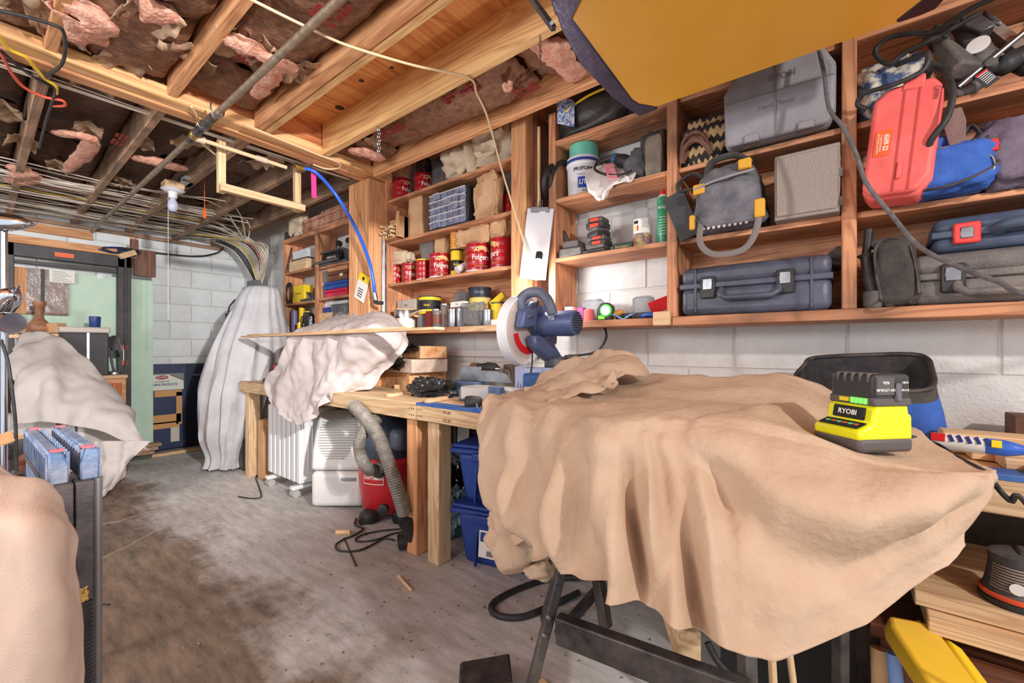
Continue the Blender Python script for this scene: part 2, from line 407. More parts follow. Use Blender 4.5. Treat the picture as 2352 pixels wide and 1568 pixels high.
SPALT = mat('spalted_wood', (226, 186, 140), .7, col2=(178, 110, 64), vs=14, bump=.2, bs=60, wide=.2)
SPALTW = mat('pale_slab_wood', (214, 194, 178), .7, col2=(176, 150, 132), vs=16, bump=.2, bs=60, wide=.2)
LIVE = mat('wire_bulb_glass', (204, 206, 226), .3, trans=.2)

def floor_material():
    m = bpy.data.materials.new('concrete_floor'); m.use_nodes = True; k = Nodes(m); b = k.n['Principled BSDF']; b.inputs['Roughness'].default_value = .62
    tc = k.new('ShaderNodeTexCoord')
    def nz(scale, detail=5, rough=.6, src=None, dist=0.):
        n = k.new('ShaderNodeTexNoise'); n.inputs['Scale'].default_value = scale; n.inputs['Detail'].default_value = detail; n.inputs['Roughness'].default_value = rough; n.inputs['Distortion'].default_value = dist
        k.link(src or tc.outputs['Object'], n.inputs['Vector']); return n
    def ramp(src, a, b_, c0, c1):
        r = k.new('ShaderNodeValToRGB'); r.color_ramp.elements[0].position = a; r.color_ramp.elements[1].position = b_
        r.color_ramp.elements[0].color = c0; r.color_ramp.elements[1].color = c1; k.link(src, r.inputs['Fac']); return r.outputs['Color']
    def mix(f, a, c):
        x = k.new('ShaderNodeMix', data_type='RGBA'); k.link(f, x.inputs['Factor'])
        for s, v in (('A', a), ('B', c)):
            if isinstance(v, tuple): x.inputs[s].default_value = v
            else: k.link(v, x.inputs[s])
        return x.outputs['Result']
    mp = k.new('ShaderNodeMapping'); mp.inputs['Rotation'].default_value = (0, 0, radians(-28)); mp.inputs['Scale'].default_value = (1., 4.5, 1.)   # trowel marks
    k.link(tc.outputs['Object'], mp.inputs['Vector'])
    streak = nz(5, 7, .7, mp.outputs[0])
    base = ramp(streak.outputs['Fac'], .3, .72, rgb((176, 172, 168)), rgb((232, 231, 230)))
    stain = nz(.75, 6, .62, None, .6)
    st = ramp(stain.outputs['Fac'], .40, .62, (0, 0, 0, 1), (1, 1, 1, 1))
    # brown stain mixed with shade painted into the floor away from the bench
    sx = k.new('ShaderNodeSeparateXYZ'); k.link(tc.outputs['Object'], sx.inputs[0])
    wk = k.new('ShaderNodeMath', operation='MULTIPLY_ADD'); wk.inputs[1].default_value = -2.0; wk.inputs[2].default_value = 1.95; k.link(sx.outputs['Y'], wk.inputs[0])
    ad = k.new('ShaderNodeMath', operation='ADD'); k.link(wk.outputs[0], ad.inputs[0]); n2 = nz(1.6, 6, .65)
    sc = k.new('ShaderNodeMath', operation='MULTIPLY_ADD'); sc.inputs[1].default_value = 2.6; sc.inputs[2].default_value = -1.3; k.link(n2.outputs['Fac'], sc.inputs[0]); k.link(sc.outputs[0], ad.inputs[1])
    stainshade = ramp(ad.outputs[0], .2, .62, (0, 0, 0, 1), (.95, .95, .95, 1))
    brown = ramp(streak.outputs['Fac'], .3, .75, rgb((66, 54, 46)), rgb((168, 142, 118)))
    c = mix(stainshade, base, brown)
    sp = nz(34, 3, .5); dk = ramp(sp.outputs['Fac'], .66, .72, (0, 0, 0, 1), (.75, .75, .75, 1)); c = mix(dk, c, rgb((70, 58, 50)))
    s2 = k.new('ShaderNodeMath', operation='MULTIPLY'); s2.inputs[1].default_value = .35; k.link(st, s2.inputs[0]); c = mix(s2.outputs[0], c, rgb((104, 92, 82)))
    # cracks
    n4 = nz(2.5, 4); mx = k.new('ShaderNodeMix', data_type='VECTOR'); mx.inputs['Factor'].default_value = .16
    k.link(tc.outputs['Object'], mx.inputs['A']); k.link(n4.outputs['Color'], mx.inputs['B'])
    vo = k.new('ShaderNodeTexVoronoi', feature='DISTANCE_TO_EDGE'); vo.inputs['Scale'].default_value = .45; k.link(mx.outputs['Result'], vo.inputs['Vector'])
    cr = ramp(vo.outputs['Distance'], .0005, .003, (.55, .55, .55, 1), (0, 0, 0, 1)); c = mix(cr, c, rgb((206, 190, 174)))
    k.link(c, b.inputs['Base Color'])
    bp = k.new('ShaderNodeBump'); bp.inputs['Strength'].default_value = .2; bp.inputs['Distance'].default_value = .006; k.link(streak.outputs['Fac'], bp.inputs['Height']); k.link(bp.outputs['Normal'], b.inputs['Normal'])
    return m
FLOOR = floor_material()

# ---------------------------------------------------------------- the room
D, L = 2.148, 6.08                                  # shelf wall y = D, far wall x = -L
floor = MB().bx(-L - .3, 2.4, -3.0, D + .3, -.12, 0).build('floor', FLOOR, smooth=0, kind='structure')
def block_mesh(w, h):
    t, c = .008, .004
    m = MB()
    o = [(-w / 2, 0, -h / 2), (w / 2, 0, -h / 2), (w / 2, 0, h / 2), (-w / 2, 0, h / 2)]
    i = [(x * (1 - 2 * c / w), -t, z * (1 - 2 * c / h)) for x, y, z in o]
    k = [(x, -t + c, z) for x, y, z in o]
    m.add(o + k + i, [(0, 1, 5, 4), (1, 2, 6, 5), (2, 3, 7, 6), (3, 0, 4, 7), (4, 5, 9, 8), (5, 6, 10, 9), (6, 7, 11, 10), (7, 4, 8, 11), (8, 9, 10, 11)])
    me = bpy.data.meshes.new('block'); me.from_pydata([tuple(v) for v in m.v], [], m.f); return me
BW, BH = .4064, .2032
blk = {}
for key, (w, mm) in {'p': (BW, PAINT), 'f': (BW, PAINT2), 'b': (BW, BROWNBLK)}.items():
    blk[key] = block_mesh(w - .009, BH - .009); blk[key].materials.append(mm)
def lay(parent, along, i0, i1, off, rows, key_at, pos):
    for k in rows:
        for i in range(i0, i1):
            s = (i + (.5 if k % 2 else 0)) * BW + off
            o = bpy.data.objects.new('block', blk[key_at(k)]); COL.objects.link(o); o.parent = parent
            pos(o, s, (k + .5) * BH - .011)
wb = MB().bx(-L, 1.6, D + .008, D + .25, -.05, 2.62).build('wall_back', MORT, smooth=0, kind='structure')
def pos_back(o, s, z): o.location = (s, D + .010, z)
lay(wb, 'x', -15, 3, -.181 + .5 * BW - .0 - BW / 2 - BW / 2, range(0, 12), lambda k: 'p' if k >= 4 else 'b', pos_back)
wl = MB().bx(-L - .25, -L - .008, -3.0, D + .2, -.05, 2.62).build('wall_left', MORT, smooth=0, kind='structure')
def pos_left(o, s, z): o.location = (-L - .010, s, z); o.rotation_euler = (0, 0, pi / 2)
lay(wl, 'y', -4, 6, 1.592 - 4 * BW - .0, range(0, 12), lambda k: 'f', pos_left)
MB().bx(-L, -L + .03, -2.9, 1.9, 2.31, 2.352).build('sill_plate', OLD['y'], wl, bev=.004)
MB().bx(-L, -L + .022, -.5, .75, 2.21, 2.30).build('ledger_board', FIR['y'], wl, bev=.003)
MB().bx(-L, -L + .03, 1.04, 1.09, 1.98, 2.31).build('hanger_board', FIR['z'], wl, bev=.003)

ceil = MB().bx(-L, 1.4, -2.6, D, 2.56, 2.60).build('ceiling', PLY['y'], smooth=0, kind='structure')
ZJ = 2.35
for y in (-.62, -.2, .2, .61):
    MB().bx(-L, -2.82, y - .02, y + .02, ZJ, 2.56).build('joist', OLD['x'], ceil, bev=.003)
    MB().bx(-2.64, 1.2, y - .02, y + .02, ZJ + .01, 2.56).build('joist', FIR['x'], ceil, bev=.003)
for y in (1.02, 1.42, 1.80):
    MB().bx(-L, -2.82, y - .02, y + .02, ZJ, 2.56).build('joist', OLD['x'], ceil, bev=.003)
for y0, y1, mm in ((.985, 1.023, FIR['x']), (1.027, 1.065, RAFT), (1.385, 1.425, RAFT)):
    MB().bx(-2.64, 1.2, y0, y1, ZJ, 2.56).build('joist', mm, ceil, bev=.003)
MB().bx(-2.64, 1.2, 1.76, 1.80, 2.33, 2.56).build('rim_board', FIR['x'], ceil, bev=.004)
MB().bx(-2.7, 1.2, 1.8, 2.14, 2.52, 2.56).build('top_plate', FIR['x'], ceil, bev=.004)
beam = MB().bx(-2.80, -2.72, -2.5, 1.93, 2.335, 2.56).build('beam', FIR['y'], ceil, bev=.006)
MB().bx(-2.72, -2.64, -2.5, 1.93, 2.345, 2.41).build('beam_ledger', wood('ledger', (232, 184, 128), (190, 132, 84), 'y'), ceil, bev=.006)
MB().bx(-2.72, -2.66, 0.63, 1.76, 2.41, 2.56).build('header_board', wood('header', (226, 146, 92), (180, 96, 52), 'y', .8), ceil, bev=.003)

def batt(x0, x1, y0, y1, sag, seed, m, zc=2.44):
    """One kraft-faced batt: a sagging, creased sheet with rolled edges and thickness."""
    nx = max(10, int((x1 - x0) / .035)); ny = 14; rows = []
    for j in range(ny + 1):
        v = j / ny; r = []
        for i in range(nx + 1):
            u = i / nx; x = x0 + (x1 - x0) * u; y = y0 + (y1 - y0) * v
            bul = sin(pi * v) ** .6 * sag * (1 + .5 * noi((x, y, 0), 1.3, seed))
            end = min(1, u * 7, (1 - u) * 7)
            rough = .012 + .022 * (1 - min(1, u * 4, (1 - u) * 4))
            z = zc - bul * (.35 + .65 * end) + rough * crease((x * .6, y, 0), 9, seed) + .012 * noi((x, y, 3), 14, seed)
            if v < .04 or v > .96: z += .03
            r.append(Vector((x, y, min(z, 2.55))))
        rows.append(r)
    return MB().grid(rows).build('insulation_batt', m, ceil, smooth=60, solid=.004)
rs = random.Random(5)
bays_r = [(-.18, .18), (.22, .59), (.63, .985)]
for bi, (y0, y1) in enumerate(bays_r):
    x = -2.66
    for si, w in enumerate((.55, 1.25, 1.3)):
        if bi == 2 and si == 0: w = .4
        b_ = batt(x + .01, x + w, y0, y1, .055 + .03 * rs.random(), bi * 5 + si + 1, KRAFT); x += w
x = -2.62
for si, w in enumerate((.3, 1.15, .75, .6)):
    batt(x, x + w - .01, 1.43, 1.76, .06 + .02 * rs.random(), 31 + si, KRAFT, 2.43); x += w
for bi, (y0, y1) in enumerate([(-.6, -.22), (-.18, .18), (.22, .59), (.63, 1.0), (1.04, 1.4), (1.44, 1.78)]):
    x = -L + .04
    for si in range(3):
        w = (.9, 1.25, 1.04)[(si + bi) % 3]
        batt(x, min(x + w - .01, -2.83), y0, y1, .04 + .04 * rs.random(), 60 + bi * 4 + si, KRAFTD, 2.505); x += w
def fluff(pts, r, seed, par=ceil):
    m = MB(); p = spline([Vector(q) for q in pts], 12); n = 20; vs = []; fs = []
    for j, c in enumerate(p):
        t = (p[min(j + 1, len(p) - 1)] - p[max(j - 1, 0)]).normalized(); a = t.cross(Vector((0, 0, 1))).normalized(); b_ = t.cross(a)
        e = sin(pi * (j + .6) / (len(p) + .2)) ** .4
        for i in range(n):
            w = 2 * pi * i / n; q = a * cos(w) * r * 1.5 + b_ * sin(w) * r * .6
            k = 1 + .55 * noi(c + q, 12, seed) + .4 * noi(c + q, 30, seed) + .25 * noi(c + q, 70, seed)
            vs.append(c + q * k * e)
    for j in range(len(p) - 1):
        for i in range(n): fs.append((j * n + i, j * n + (i + 1) % n, (j + 1) * n + (i + 1) % n, (j + 1) * n + i))
    fs += [tuple(range(n)), tuple((len(p) - 1) * n + i for i in range(n))]
    return m.add(vs, fs).build('pink_fibre', PINK, par, smooth=80)
fluff([at_z(1215, 95, 2.40), at_z(1265, 115, 2.37), at_z(1330, 180, 2.36)], .045, 1)
fluff([at_z(160, 20, 2.40), at_z(205, 45, 2.37), at_z(165, 90, 2.38)], .05, 2)
fluff([at_z(500, 80, 2.38), at_z(570, 110, 2.37), at_z(680, 165, 2.36)], .035, 3)
fluff([at_z(150, 395, 2.38), at_z(210, 325, 2.37), at_z(120, 305, 2.38)], .03, 4)
fluff([at_z(300, 360, 2.38), at_z(370, 375, 2.37), at_z(430, 390, 2.38)], .035, 5)
fluff([at_z(20, 380, 2.38), at_z(60, 400, 2.37), at_z(30, 420, 2.38)], .05, 6)
fluff([at_z(800, 345, 2.37), at_z(850, 355, 2.36), at_z(880, 365, 2.37)], .035, 7)
fluff([at_z(590, 225, 2.39), at_z(620, 170, 2.38), at_z(660, 140, 2.40)], .03, 8)
fluff([at_z(1158, 190, 2.36), at_z(1165, 205, 2.34), at_z(1172, 185, 2.36)], .012, 9)
fluff([at_z(375, 20, 2.40), at_z(330, 15, 2.38), at_z(410, 45, 2.38)], .04, 10)
# torn, crumpled bits of kraft facing hanging at the batt ends, and the bare plywood panel with its knots
KRAFTP = mat('torn_facing', (198, 168, 140), .75, col2=(132, 98, 76), vs=9, bump=.6, bs=40, wide=.25, rnd=.15)
rk = random.Random(21)
for px, py, w, h in ((130, 60, .3, .14), (330, 45, .3, .16), (250, 170, .5, .16), (430, 130, .12, .22), (560, 110, .25, .2), (640, 150, .16, .18), (700, 170, .2, .12), (75, 20, .2, .16), (200, 300, .2, .12), (330, 330, .22, .1), (440, 330, .1, .2), (130, 380, .24, .1), (50, 330, .2, .14), (850, 340, .22, .1), (600, 370, .3, .12), (560, 300, .16, .14), (20, 260, .2, .12), (290, 420, .2, .1)):
    c = at_z(px, py, 2.395); a = rk.uniform(-.5, .5); rows = []
    for j in range(13):
        r = []
        for i in range(19):
            u, v = i / 18 - .5, j / 12 - .5; x, y = u * w, v * h
            z = .028 * crease((x + px, y, 0), 11, 3) + .014 * noi((x, y, px), 26, 2) - .06 * abs(v)
            r.append(Vector((c.x + x * cos(a) - y * sin(a), c.y + x * sin(a) + y * cos(a), min(c.z + z, 2.55))))
        rows.append(r)
    MB().grid(rows).build('torn_facing', KRAFTP, ceil, smooth=50, solid=.002)
PLYB = wood('bare_ply', (232, 160, 92), (196, 116, 60), 'y', .42, rnd=.03)
MB().bx(-2.66, 1.2, 1.066, 1.384, 2.545, 2.559).build('plywood_panel', PLYB, ceil, smooth=0)
for px, py, r_ in ((780, 247, .026), (830, 185, .014), (900, 155, .01), (745, 218, .006)):
    c = at_z(px, py, 2.545); MB().lathe([(r_, -.0015), (r_ * .9, 0)], 14, c).build('knot', mat('knot', (66, 44, 30), .7), ceil, smooth=0)
# red printed patches on the kraft facing
def patch(x, y, w, h, z, rows):
    m = MB()
    for r in range(rows):
        for c in range(6):
            if (r * 6 + c) % 5 == 3: continue
            m.bx(x + c * w / 6, x + (c + .85) * w / 6, y + r * h / rows, y + (r + .7) * h / rows, z - .002, z)
    return m.build('red_stamp', REDINK, ceil, smooth=0)
for px, py, w, h in ((765, 25, .16, .11), (1060, 215, .24, .07), (900, 300, .22, .06), (1210, 205, .14, .07), (570, 125, .14, .06), (275, 320, .2, .06)):
    p = at_z(px, py, 2.368); patch(p.x - w / 2, p.y - h / 2, w, h, 2.366, 3)
# ---------------------------------------------------------------- shelves
YF, YB = 1.905, 2.134
SZ = (1.24, 1.58, 1.895, 2.205)
TH = .022
def shelf_row(par, x0, x1, z, yf=YF, th=TH, name='shelf'): return MB().bx(x0, x1, yf, YB, z - th, z).build(name, SHELF['x'], par, bev=.002)
ur = thing('shelf_unit', 'long open shelf unit above the white block wall, holding tool cases and bags', 'shelves', (-.3, 2.02, 1.2))
MB().bx(-1.24, -1.195, YF, YB, 1.24, 2.36).build('side_panel', SHELF['z'], ur, bev=.003)
for x0, x1 in ((-.607, -.562), (.003, .046), (.62, .66)): MB().bx(x0, x1, YF - .012, YB, 1.24, 2.42).build('divider', SHELF['z'], ur, bev=.003)
for x0, x1 in ((-1.195, -.607), (-.562, .003), (.046, .62)):
    for z in SZ[1:]:
        shelf_row(ur, x0, x1, z, YF + (.0 if x0 < -1 else .012))
MB().bx(-1.25, -.66, YF - .004, YB, 1.205, 1.24).build('ledge', SHELF['x'], ur, bev=.003)
MB().bx(-.585, .7, YF - .012, YB, 1.2, 1.24).build('ledge', SHELF['x'], ur, bev=.003)
MB().bx(-.663, -.588, YF - .03, YF + .06, 1.203, 1.264).build('ledge_block', OAK['x'], ur, bev=.002)
for i, (z0, z1) in enumerate(((1.24, 1.40), (1.402, 1.56), (1.60, 1.75), (1.752, 1.87), (1.90, 2.05), (2.052, 2.18), (2.21, 2.40))):
    MB().bx(-.562, .62, YB, YB + .01, z0, z1).build('back_board', SHELF['x'], ur)
MB().bx(-1.195, .62, YF + .02, YB, 2.38, 2.42).build('top_board', SHELF['x'], ur, bev=.003)

um = thing('shelf_unit', 'open shelf unit of orange boards in the middle, crowded with red coffee cans', 'shelves', (-2.06, 2.02, 1.2))
MB().bx(-2.705, -2.665, YF - .01, YB, 1.2, 2.36).build('side_panel', SHELF['z'], um, bev=.003)
for z in SZ[1:]: shelf_row(um, -2.665, -1.467, z)
MB().bx(-2.665, -1.467, YF, YB, 1.205, 1.24).build('ledge', SHELF['x'], um, bev=.003)
for z0, z1 in ((1.24, 1.41), (1.412, 1.56), (1.60, 1.74), (1.742, 1.87), (1.9, 2.18)):
    MB().bx(-2.665, -1.467, YB, YB + .01, z0, z1).build('back_board', SHELF['x'], um)
MB().bx(-1.9, -1.56, YF - .012, YF, 1.203, 1.238).build('ledge_block', OAK['x'], um, bev=.002)

pr = single(MB().bx(-1.467, -1.36, 1.865, 2.06, 1.2, 2.5), 'timber_post', FIR['z'], 'tall orange timber post between the coffee-can shelves and the long shelf unit', 'post', bev=.005)
MB().bx(-1.36, -1.33, 1.93, 2.10, 1.24, 2.4).build('edge_board', BROWNP['z'], pr, bev=.002)
pl = thing('timber_post', 'broad timber post under the ceiling beam with a yellow tag pinned on it', 'post', (-2.81, 1.82, .82))
MB().bx(-2.94, -2.83, 1.75, 1.90, .82, 2.335).build('stud', FIR['z'], pl, bev=.004)
MB().bx(-2.829, -2.68, 1.753, 1.90, .82, 2.335).build('stud', FIR['z'], pl, bev=.004)

ul = thing('shelf_unit', 'small open shelf unit in the corner, stacked with boxes, tubs and cans', 'shelves', (-3.7, 2.05, 1.2))
YL = 1.95
for x0, x1 in ((-4.50, -4.46), (-3.02, -2.95)): MB().bx(x0, x1, YL, YB, 1.2, 2.20).build('side_panel', SHELF['z'], ul, bev=.003)
MB().bx(-3.845, -3.80, YL - .005, YB, 1.2, 2.16).build('divider', SHELF['z'], ul, bev=.003)
MB().bx(-4.5, -2.95, YL - .006, YB, 2.16, 2.205).build('shelf', SHELF['x'], ul, bev=.003)
for z in (1.865, 1.552): MB().bx(-4.46, -3.845, YL, YB, z - .022, z).build('shelf', SHELF['x'], ul, bev=.002)
for z in (1.845, 1.56): MB().bx(-3.80, -3.02, YL, YB, z - .022, z).build('shelf', SHELF['x'], ul, bev=.002)
MB().bx(-4.5, -2.95, YL, YB, 1.21, 1.245).build('shelf', SHELF['x'], ul, bev=.003)

# ---------------------------------------------------------------- cans, jars, bags
def can_body(par, r, h, m, ribs=3, name='body', z0=0.):
    pf = [(r * .96, z0), (r, z0 + .006)]
    for k in range(ribs):
        zc = z0 + h * (k + 1) / (ribs + 1)
        pf += [(r, zc - .005), (r * .972, zc), (r, zc + .005)]
    pf += [(r, z0 + h - .006), (r * .97, z0 + h)]
    return MB(FR[par.name]).lathe(pf, 28).build(name, m, par, smooth=50)
def coffee_can(x0, x1, yt, z, yc, label, word='Folgers', off=0., lid=None, h=None, txt=True, grp='red coffee cans on the middle shelves', rscale=1.):
    X, r, zt = fit_cyl(x0, x1, yt, yc); h = h or (zt - z)
    t = thing('coffee_can', label, 'can', (X, yc, z), 0, grp)
    can_body(t, r, h, CANRED)
    MB(FR[t.name]).lathe([(r * .95, .0), (r * 1.03, .002), (r * 1.03, .011), (r * .99, .012)], 28).build('rim', CANRIM, t, smooth=50)
    MB(FR[t.name]).lathe([(r * .95, h - .006), (r * 1.02, h - .005), (r * 1.02, h + .003), (r * .9, h + .003)], 28).build('lid', lid or CANRED, t, smooth=50)
    if txt:
        a = atan(-X / yc) + off; M = FR[t.name]; R = r * 1.006
        text(word, h * .27, WHITE, t, M @ Matrix.Translation((0, 0, h * .5)), R, .015, sx=.82, a0=a)
        text('Automatic Drip', h * .055, WHITE, t, M @ Matrix.Translation((0, 0, h * .87)), R, a0=a - .55)
        text('Gourmet Roasted', h * .075, GOLDINK, t, M @ Matrix.Translation((0, 0, h * .2)), R, a0=a + .1, shear=.2)
        m = MB(M); n = 10; vs = []
        for k in range(n + 1):
            w = pi * k / n
            for rr in (.02, .05):
                x = rr * cos(w) * h / .17; zz = h * .68 + rr * sin(w) * h / .17 * .8; aa = x / R + a + .1
                vs.append((R * sin(aa), -R * cos(aa), zz))
        m.add(vs, [(2 * k, 2 * k + 1, 2 * k + 3, 2 * k + 2) for k in range(n)]).build('emblem', GOLDINK, t, smooth=0)
    return t
def tin(x0, x1, yt, z, yc, label, m, lidm=None, cat='can', name='tin_can', grp=None, ribs=0, band=None, word=None, wordm=None, h=None, wh=.2, wz=.5, off=0.):
    X, r, zt = fit_cyl(x0, x1, yt, yc); h = h or zt - z
    t = thing(name, label, cat, (X, yc, z), 0, grp); can_body(t, r, h, m, ribs)
    MB(FR[t.name]).lathe([(r * .9, h - .004), (r * 1.04, h - .003), (r * 1.04, h + .005), (r * .85, h + .006)], 24).build('lid', lidm or ZINC, t, smooth=50)
    a = atan(-X / yc) + off
    if band:
        bm, z0, z1 = band
        MB(FR[t.name]).lathe([(r * 1.004, h * z0), (r * 1.008, h * z0 + .001), (r * 1.008, h * z1)], 24).build('label_band', bm, t, smooth=50)
    if word: text(word, h * wh, wordm or WHITE, t, FR[t.name] @ Matrix.Translation((0, 0, h * wz)), r * 1.012, .01, a0=a, sx=.8)
    return t
def paper_bag(x0, x1, yt, zb, yc, dy, label, seed, m=BAG, grp=None, par=None, name='paper_bag', boxy=5, cr=.09, amp=.12, cat='bag', n=18, solid=None):
    X0, X1, zt = span(x0, x1, yt, yc)
    mb = MB().blob(((X0 + X1) / 2, yc, (zb + zt) / 2), (X1 - X0, dy, zt - zb), amp, seed, boxy, n, 3, cr, 5)
    return single(mb, name, m, label, cat, grp, smooth=28)
def carton(x0, x1, yt, zb, y, dy, label, m, name='box', cat='box', grp=None, bev=.003, rz=0., lidm=None, words=None, wm=None, wh=.02, smooth=35, seg=1):
    """A box whose front face lies on plane y between two columns; may have a lid part and lettering."""
    X0, X1, zt = span(x0, x1, yt, y); w = X1 - X0; h = zt - zb
    t = thing(name, label, cat, ((X0 + X1) / 2, y + dy / 2, zb), rz, grp); M = FR[t.name]
    hb = h * (.82 if lidm else 1)
    MB(M).bx(-w / 2, w / 2, -dy / 2, dy / 2, 0, hb).build('body', m, t, bev=bev, seg=seg, smooth=smooth)
    if lidm: MB(M).bx(-w / 2 - .004, w / 2 + .004, -dy / 2 - .004, dy / 2 + .004, hb, h).build('lid', lidm, t, bev=bev)
    if words: text(words, wh, wm or BLACKINK, t, M @ face_y((0, -dy / 2 - .0015, h * .5)), 0, .01)
    return t
CC = coffee_can
CC(903, 945, 390, SZ[3], 2.0, 'red coffee can with a paper bag in it, leftmost on the top middle shelf', off=.75, h=.165)
CC(952, 992, 376, SZ[3], 2.03, 'red coffee can beside the black bin on the top middle shelf', off=.65, h=.165)
CC(917, 957, 475, SZ[2], 2.0, 'red coffee can beside the carton of wood sticks on the second shelf down', off=-.55, h=.165)
CC(1155, 1184, 419, SZ[2], 2.05, 'red coffee can at the right end of the second shelf, behind the brown bag', txt=False, h=.15)
CC(887, 922, 590, SZ[1], 1.99, 'red coffee can at the far left of the third shelf, a rag on its lid', off=1.2, h=.152)
CC(923, 957, 585, SZ[1], 2.02, 'red coffee can second from the left on the third shelf', off=.5, h=.152)
CC(956, 987, 581, SZ[1], 1.98, 'slim red coffee can with a yellow lid on the third shelf', lid=YEL, txt=False, h=.15)
CC(986, 1036, 571, SZ[1], 1.99, 'red coffee can with a small bag behind it, left of the tall yellow can', off=.12, h=.165)
CC(1070, 1129, 554, SZ[1], 1.99, 'large red coffee can with a crumpled paper bag on its lid', off=.15, h=.175)
CC(1127, 1181, 541, SZ[1], 2.0, 'large red coffee can at the right end of the third shelf', off=-1.15, h=.185)
paper_bag(905, 936, 362, SZ[3] + .16, 2.0, .08, 'tan paper bag standing in the first coffee can of the top shelf', 3, cr=.06)
paper_bag(962, 985, 366, SZ[3] + .16, 2.03, .07, 'dark folded plastic scrap on the coffee can beside the black bin', 4, m=BFILM, cat='plastic bag', name='plastic_bag')
t = carton(989, 1040, 352, SZ[3], 1.98, .16, 'black plastic bin beside the cream rag on the top middle shelf', BLACKD, 'plastic_bin', 'bin', bev=.03, seg=3)
MB(FR[t.name]).bx(.02, .028, -.084, -.08, .01, .14).build('seam', ZINC, t)
# cream rag bundle: a heap of folds
mb = MB()
X0, X1, zt = span(1030, 1172, 305, 1.98)
mb.blob(((X0 + X1) / 2, 2.0, (SZ[3] + zt) / 2), (X1 - X0, .2, zt - SZ[3]), .16, 7, 2.6, 30, 3.2, .16, 3.6)
rg = single(mb, 'rag_bundle', RAG, 'large crumpled cream canvas rag on the top middle shelf', 'rag', smooth=60)
p0, p1 = at_y(1075, 330, 1.88), at_y(1085, 395, 1.88)
MB().tube([p0, p0 * .5 + p1 * .5 + Vector((.02, -.02, 0)), p1], .035, 10, 6, .35).build('rag_tail', RAG, rg, smooth=80)
# second shelf
X0, X1, zt = span(863, 913, 478, 1.86)
bxo = thing('stick_carton', 'open cardboard carton full of short wooden sticks at the left shelf end', 'carton', ((X0 + X1) / 2, 1.9, SZ[2]), 0)
M = FR[bxo.name]; w = X1 - X0; h = .16
MB(M).bx(-w / 2, w / 2, .02, .1, 0, h).bx(-w / 2, -w / 2 + .006, -.05, .1, 0, h).bx(w / 2 - .006, w / 2, -.05, .1, 0, h).bx(-w / 2, w / 2, -.05, .1, 0, .006).build('carton', CARD, bxo)
MB(M).bx(w / 2, w / 2 + .03, -.05, -.044, .02, h + .02).build('flap', CARD, bxo)
r_ = random.Random(3)
for i in range(26):
    x = -w / 2 + .02 + (i % 6) * (w - .03) / 5.5; z = .014 + (i // 6) * .026 + r_.random() * .006; a = r_.uniform(-.25, .25)
    MB(M @ frame((x, -.03 - r_.random() * .05, z), 0, a * .3, a)).cyl((0, 0, 0), (0, .09, 0), .009, n=8).build('stick', PINE['y'], bxo)
paper_bag(948, 981, 452, SZ[2], 2.0, .1, 'narrow brown paper bag between coffee can and drawer cabinet', 9, boxy=8, cr=.03, amp=.05)
X0, X1, zt = span(981, 1069, 418, YF - .01); w = X1 - X0; h = .245
t = thing('drawer_cabinet', 'small black parts cabinet with rows of clear drawers on the second shelf', 'cabinet', ((X0 + X1) / 2, YF + .085, SZ[2]), 0)
M = FR[t.name]
MB(M).bx(-w / 2, w / 2, -.07, .1, 0, h).build('case', BLACK, t, bev=.004)
for r in range(5):
    for c in range(6):
        pop = .012 if (r, c) in ((0, 1), (3, 3), (3, 4), (4, 1), (2, 4)) else 0
        dx = w * .94 / 6; dz = h * .93 / 5; x = -w * .47 + (c + .5) * dx; z = h * .03 + (r + .5) * dz
        d = MB(M).bx(x - dx * .46, x + dx * .46, -.084 - pop, -.071, z - dz * .45, z + dz * .45).build('drawer', mat('drawer_face', (150, 158, 182), .2, col2=(96, 100, 124), vs=30, coat=.5), t, bev=.002)
        MB(M).bx(x - dx * .5, x + dx * .5, -.092 - pop, -.083, z + dz * .36, z + dz * .47).build('pull', WHITEP, d)
paper_bag(1098, 1150, 404, SZ[2], 1.97, .09, 'crumpled brown paper bag right of the drawer cabinet', 11, boxy=5, cr=.1)
paper_bag(1148, 1178, 393, SZ[2] + .15, 2.06, .06, 'grey-green bag scrap on the last can of the second shelf', 13, m=GFAB, cat='bag', name='cloth_scrap')
# third shelf extras
paper_bag(886, 945, 582, SZ[1] + .153, 2.0, .09, 'folded cream rag on the leftmost cans of the third shelf', 15, m=RAG, cat='rag', name='folded_rag', boxy=4)
paper_bag(970, 1000, 546, SZ[1] + .15, 2.06, .05, 'crumpled clear plastic bag behind the yellow-lidded can', 16, m=FILM, cat='plastic bag', name='plastic_bag')
paper_bag(1004, 1031, 540, SZ[1] + .165, 2.05, .06, 'small tan paper bag standing behind the coffee can', 17, cr=.05)
tin(1035, 1064, 577, SZ[1], 2.0, 'black and yellow can under the tall tan can', YEL, BLACK, band=(BLACKINK, .22, .62), word='Boiled', wordm=YEL, wh=.14, wz=.45)
X, r, zt = fit_cyl(1034, 1065, 527, 2.0); _, _, zb = fit_cyl(1034, 1065, 577, 2.0)
tin(1034, 1065, 527, zb + .008, 2.0, 'tall tan can stacked on the black and yellow can', mat('tan_can', (224, 150, 60), .4), CARD, ribs=6)
p = at_y(1050, 625, 1.93); q = at_y(1068, 588, 2.0)
single(MB().cyl((p.x, 1.93, SZ[1] + .028), (q.x + .03, 2.06, SZ[1] + .11), .026, .018, 14), 'paper_roll', PAPER, 'rolled white paper leaning between the yellow can and the large coffee can', 'paper')
paper_bag(1058, 1136, 523, SZ[1] + .178, 2.0, .12, 'crumpled tan paper bag lying on the large coffee can', 19, cr=.08)
paper_bag(1135, 1174, 508, SZ[1] + .188, 2.0, .1, 'brown paper bag on the can at the right end', 21, cr=.08)
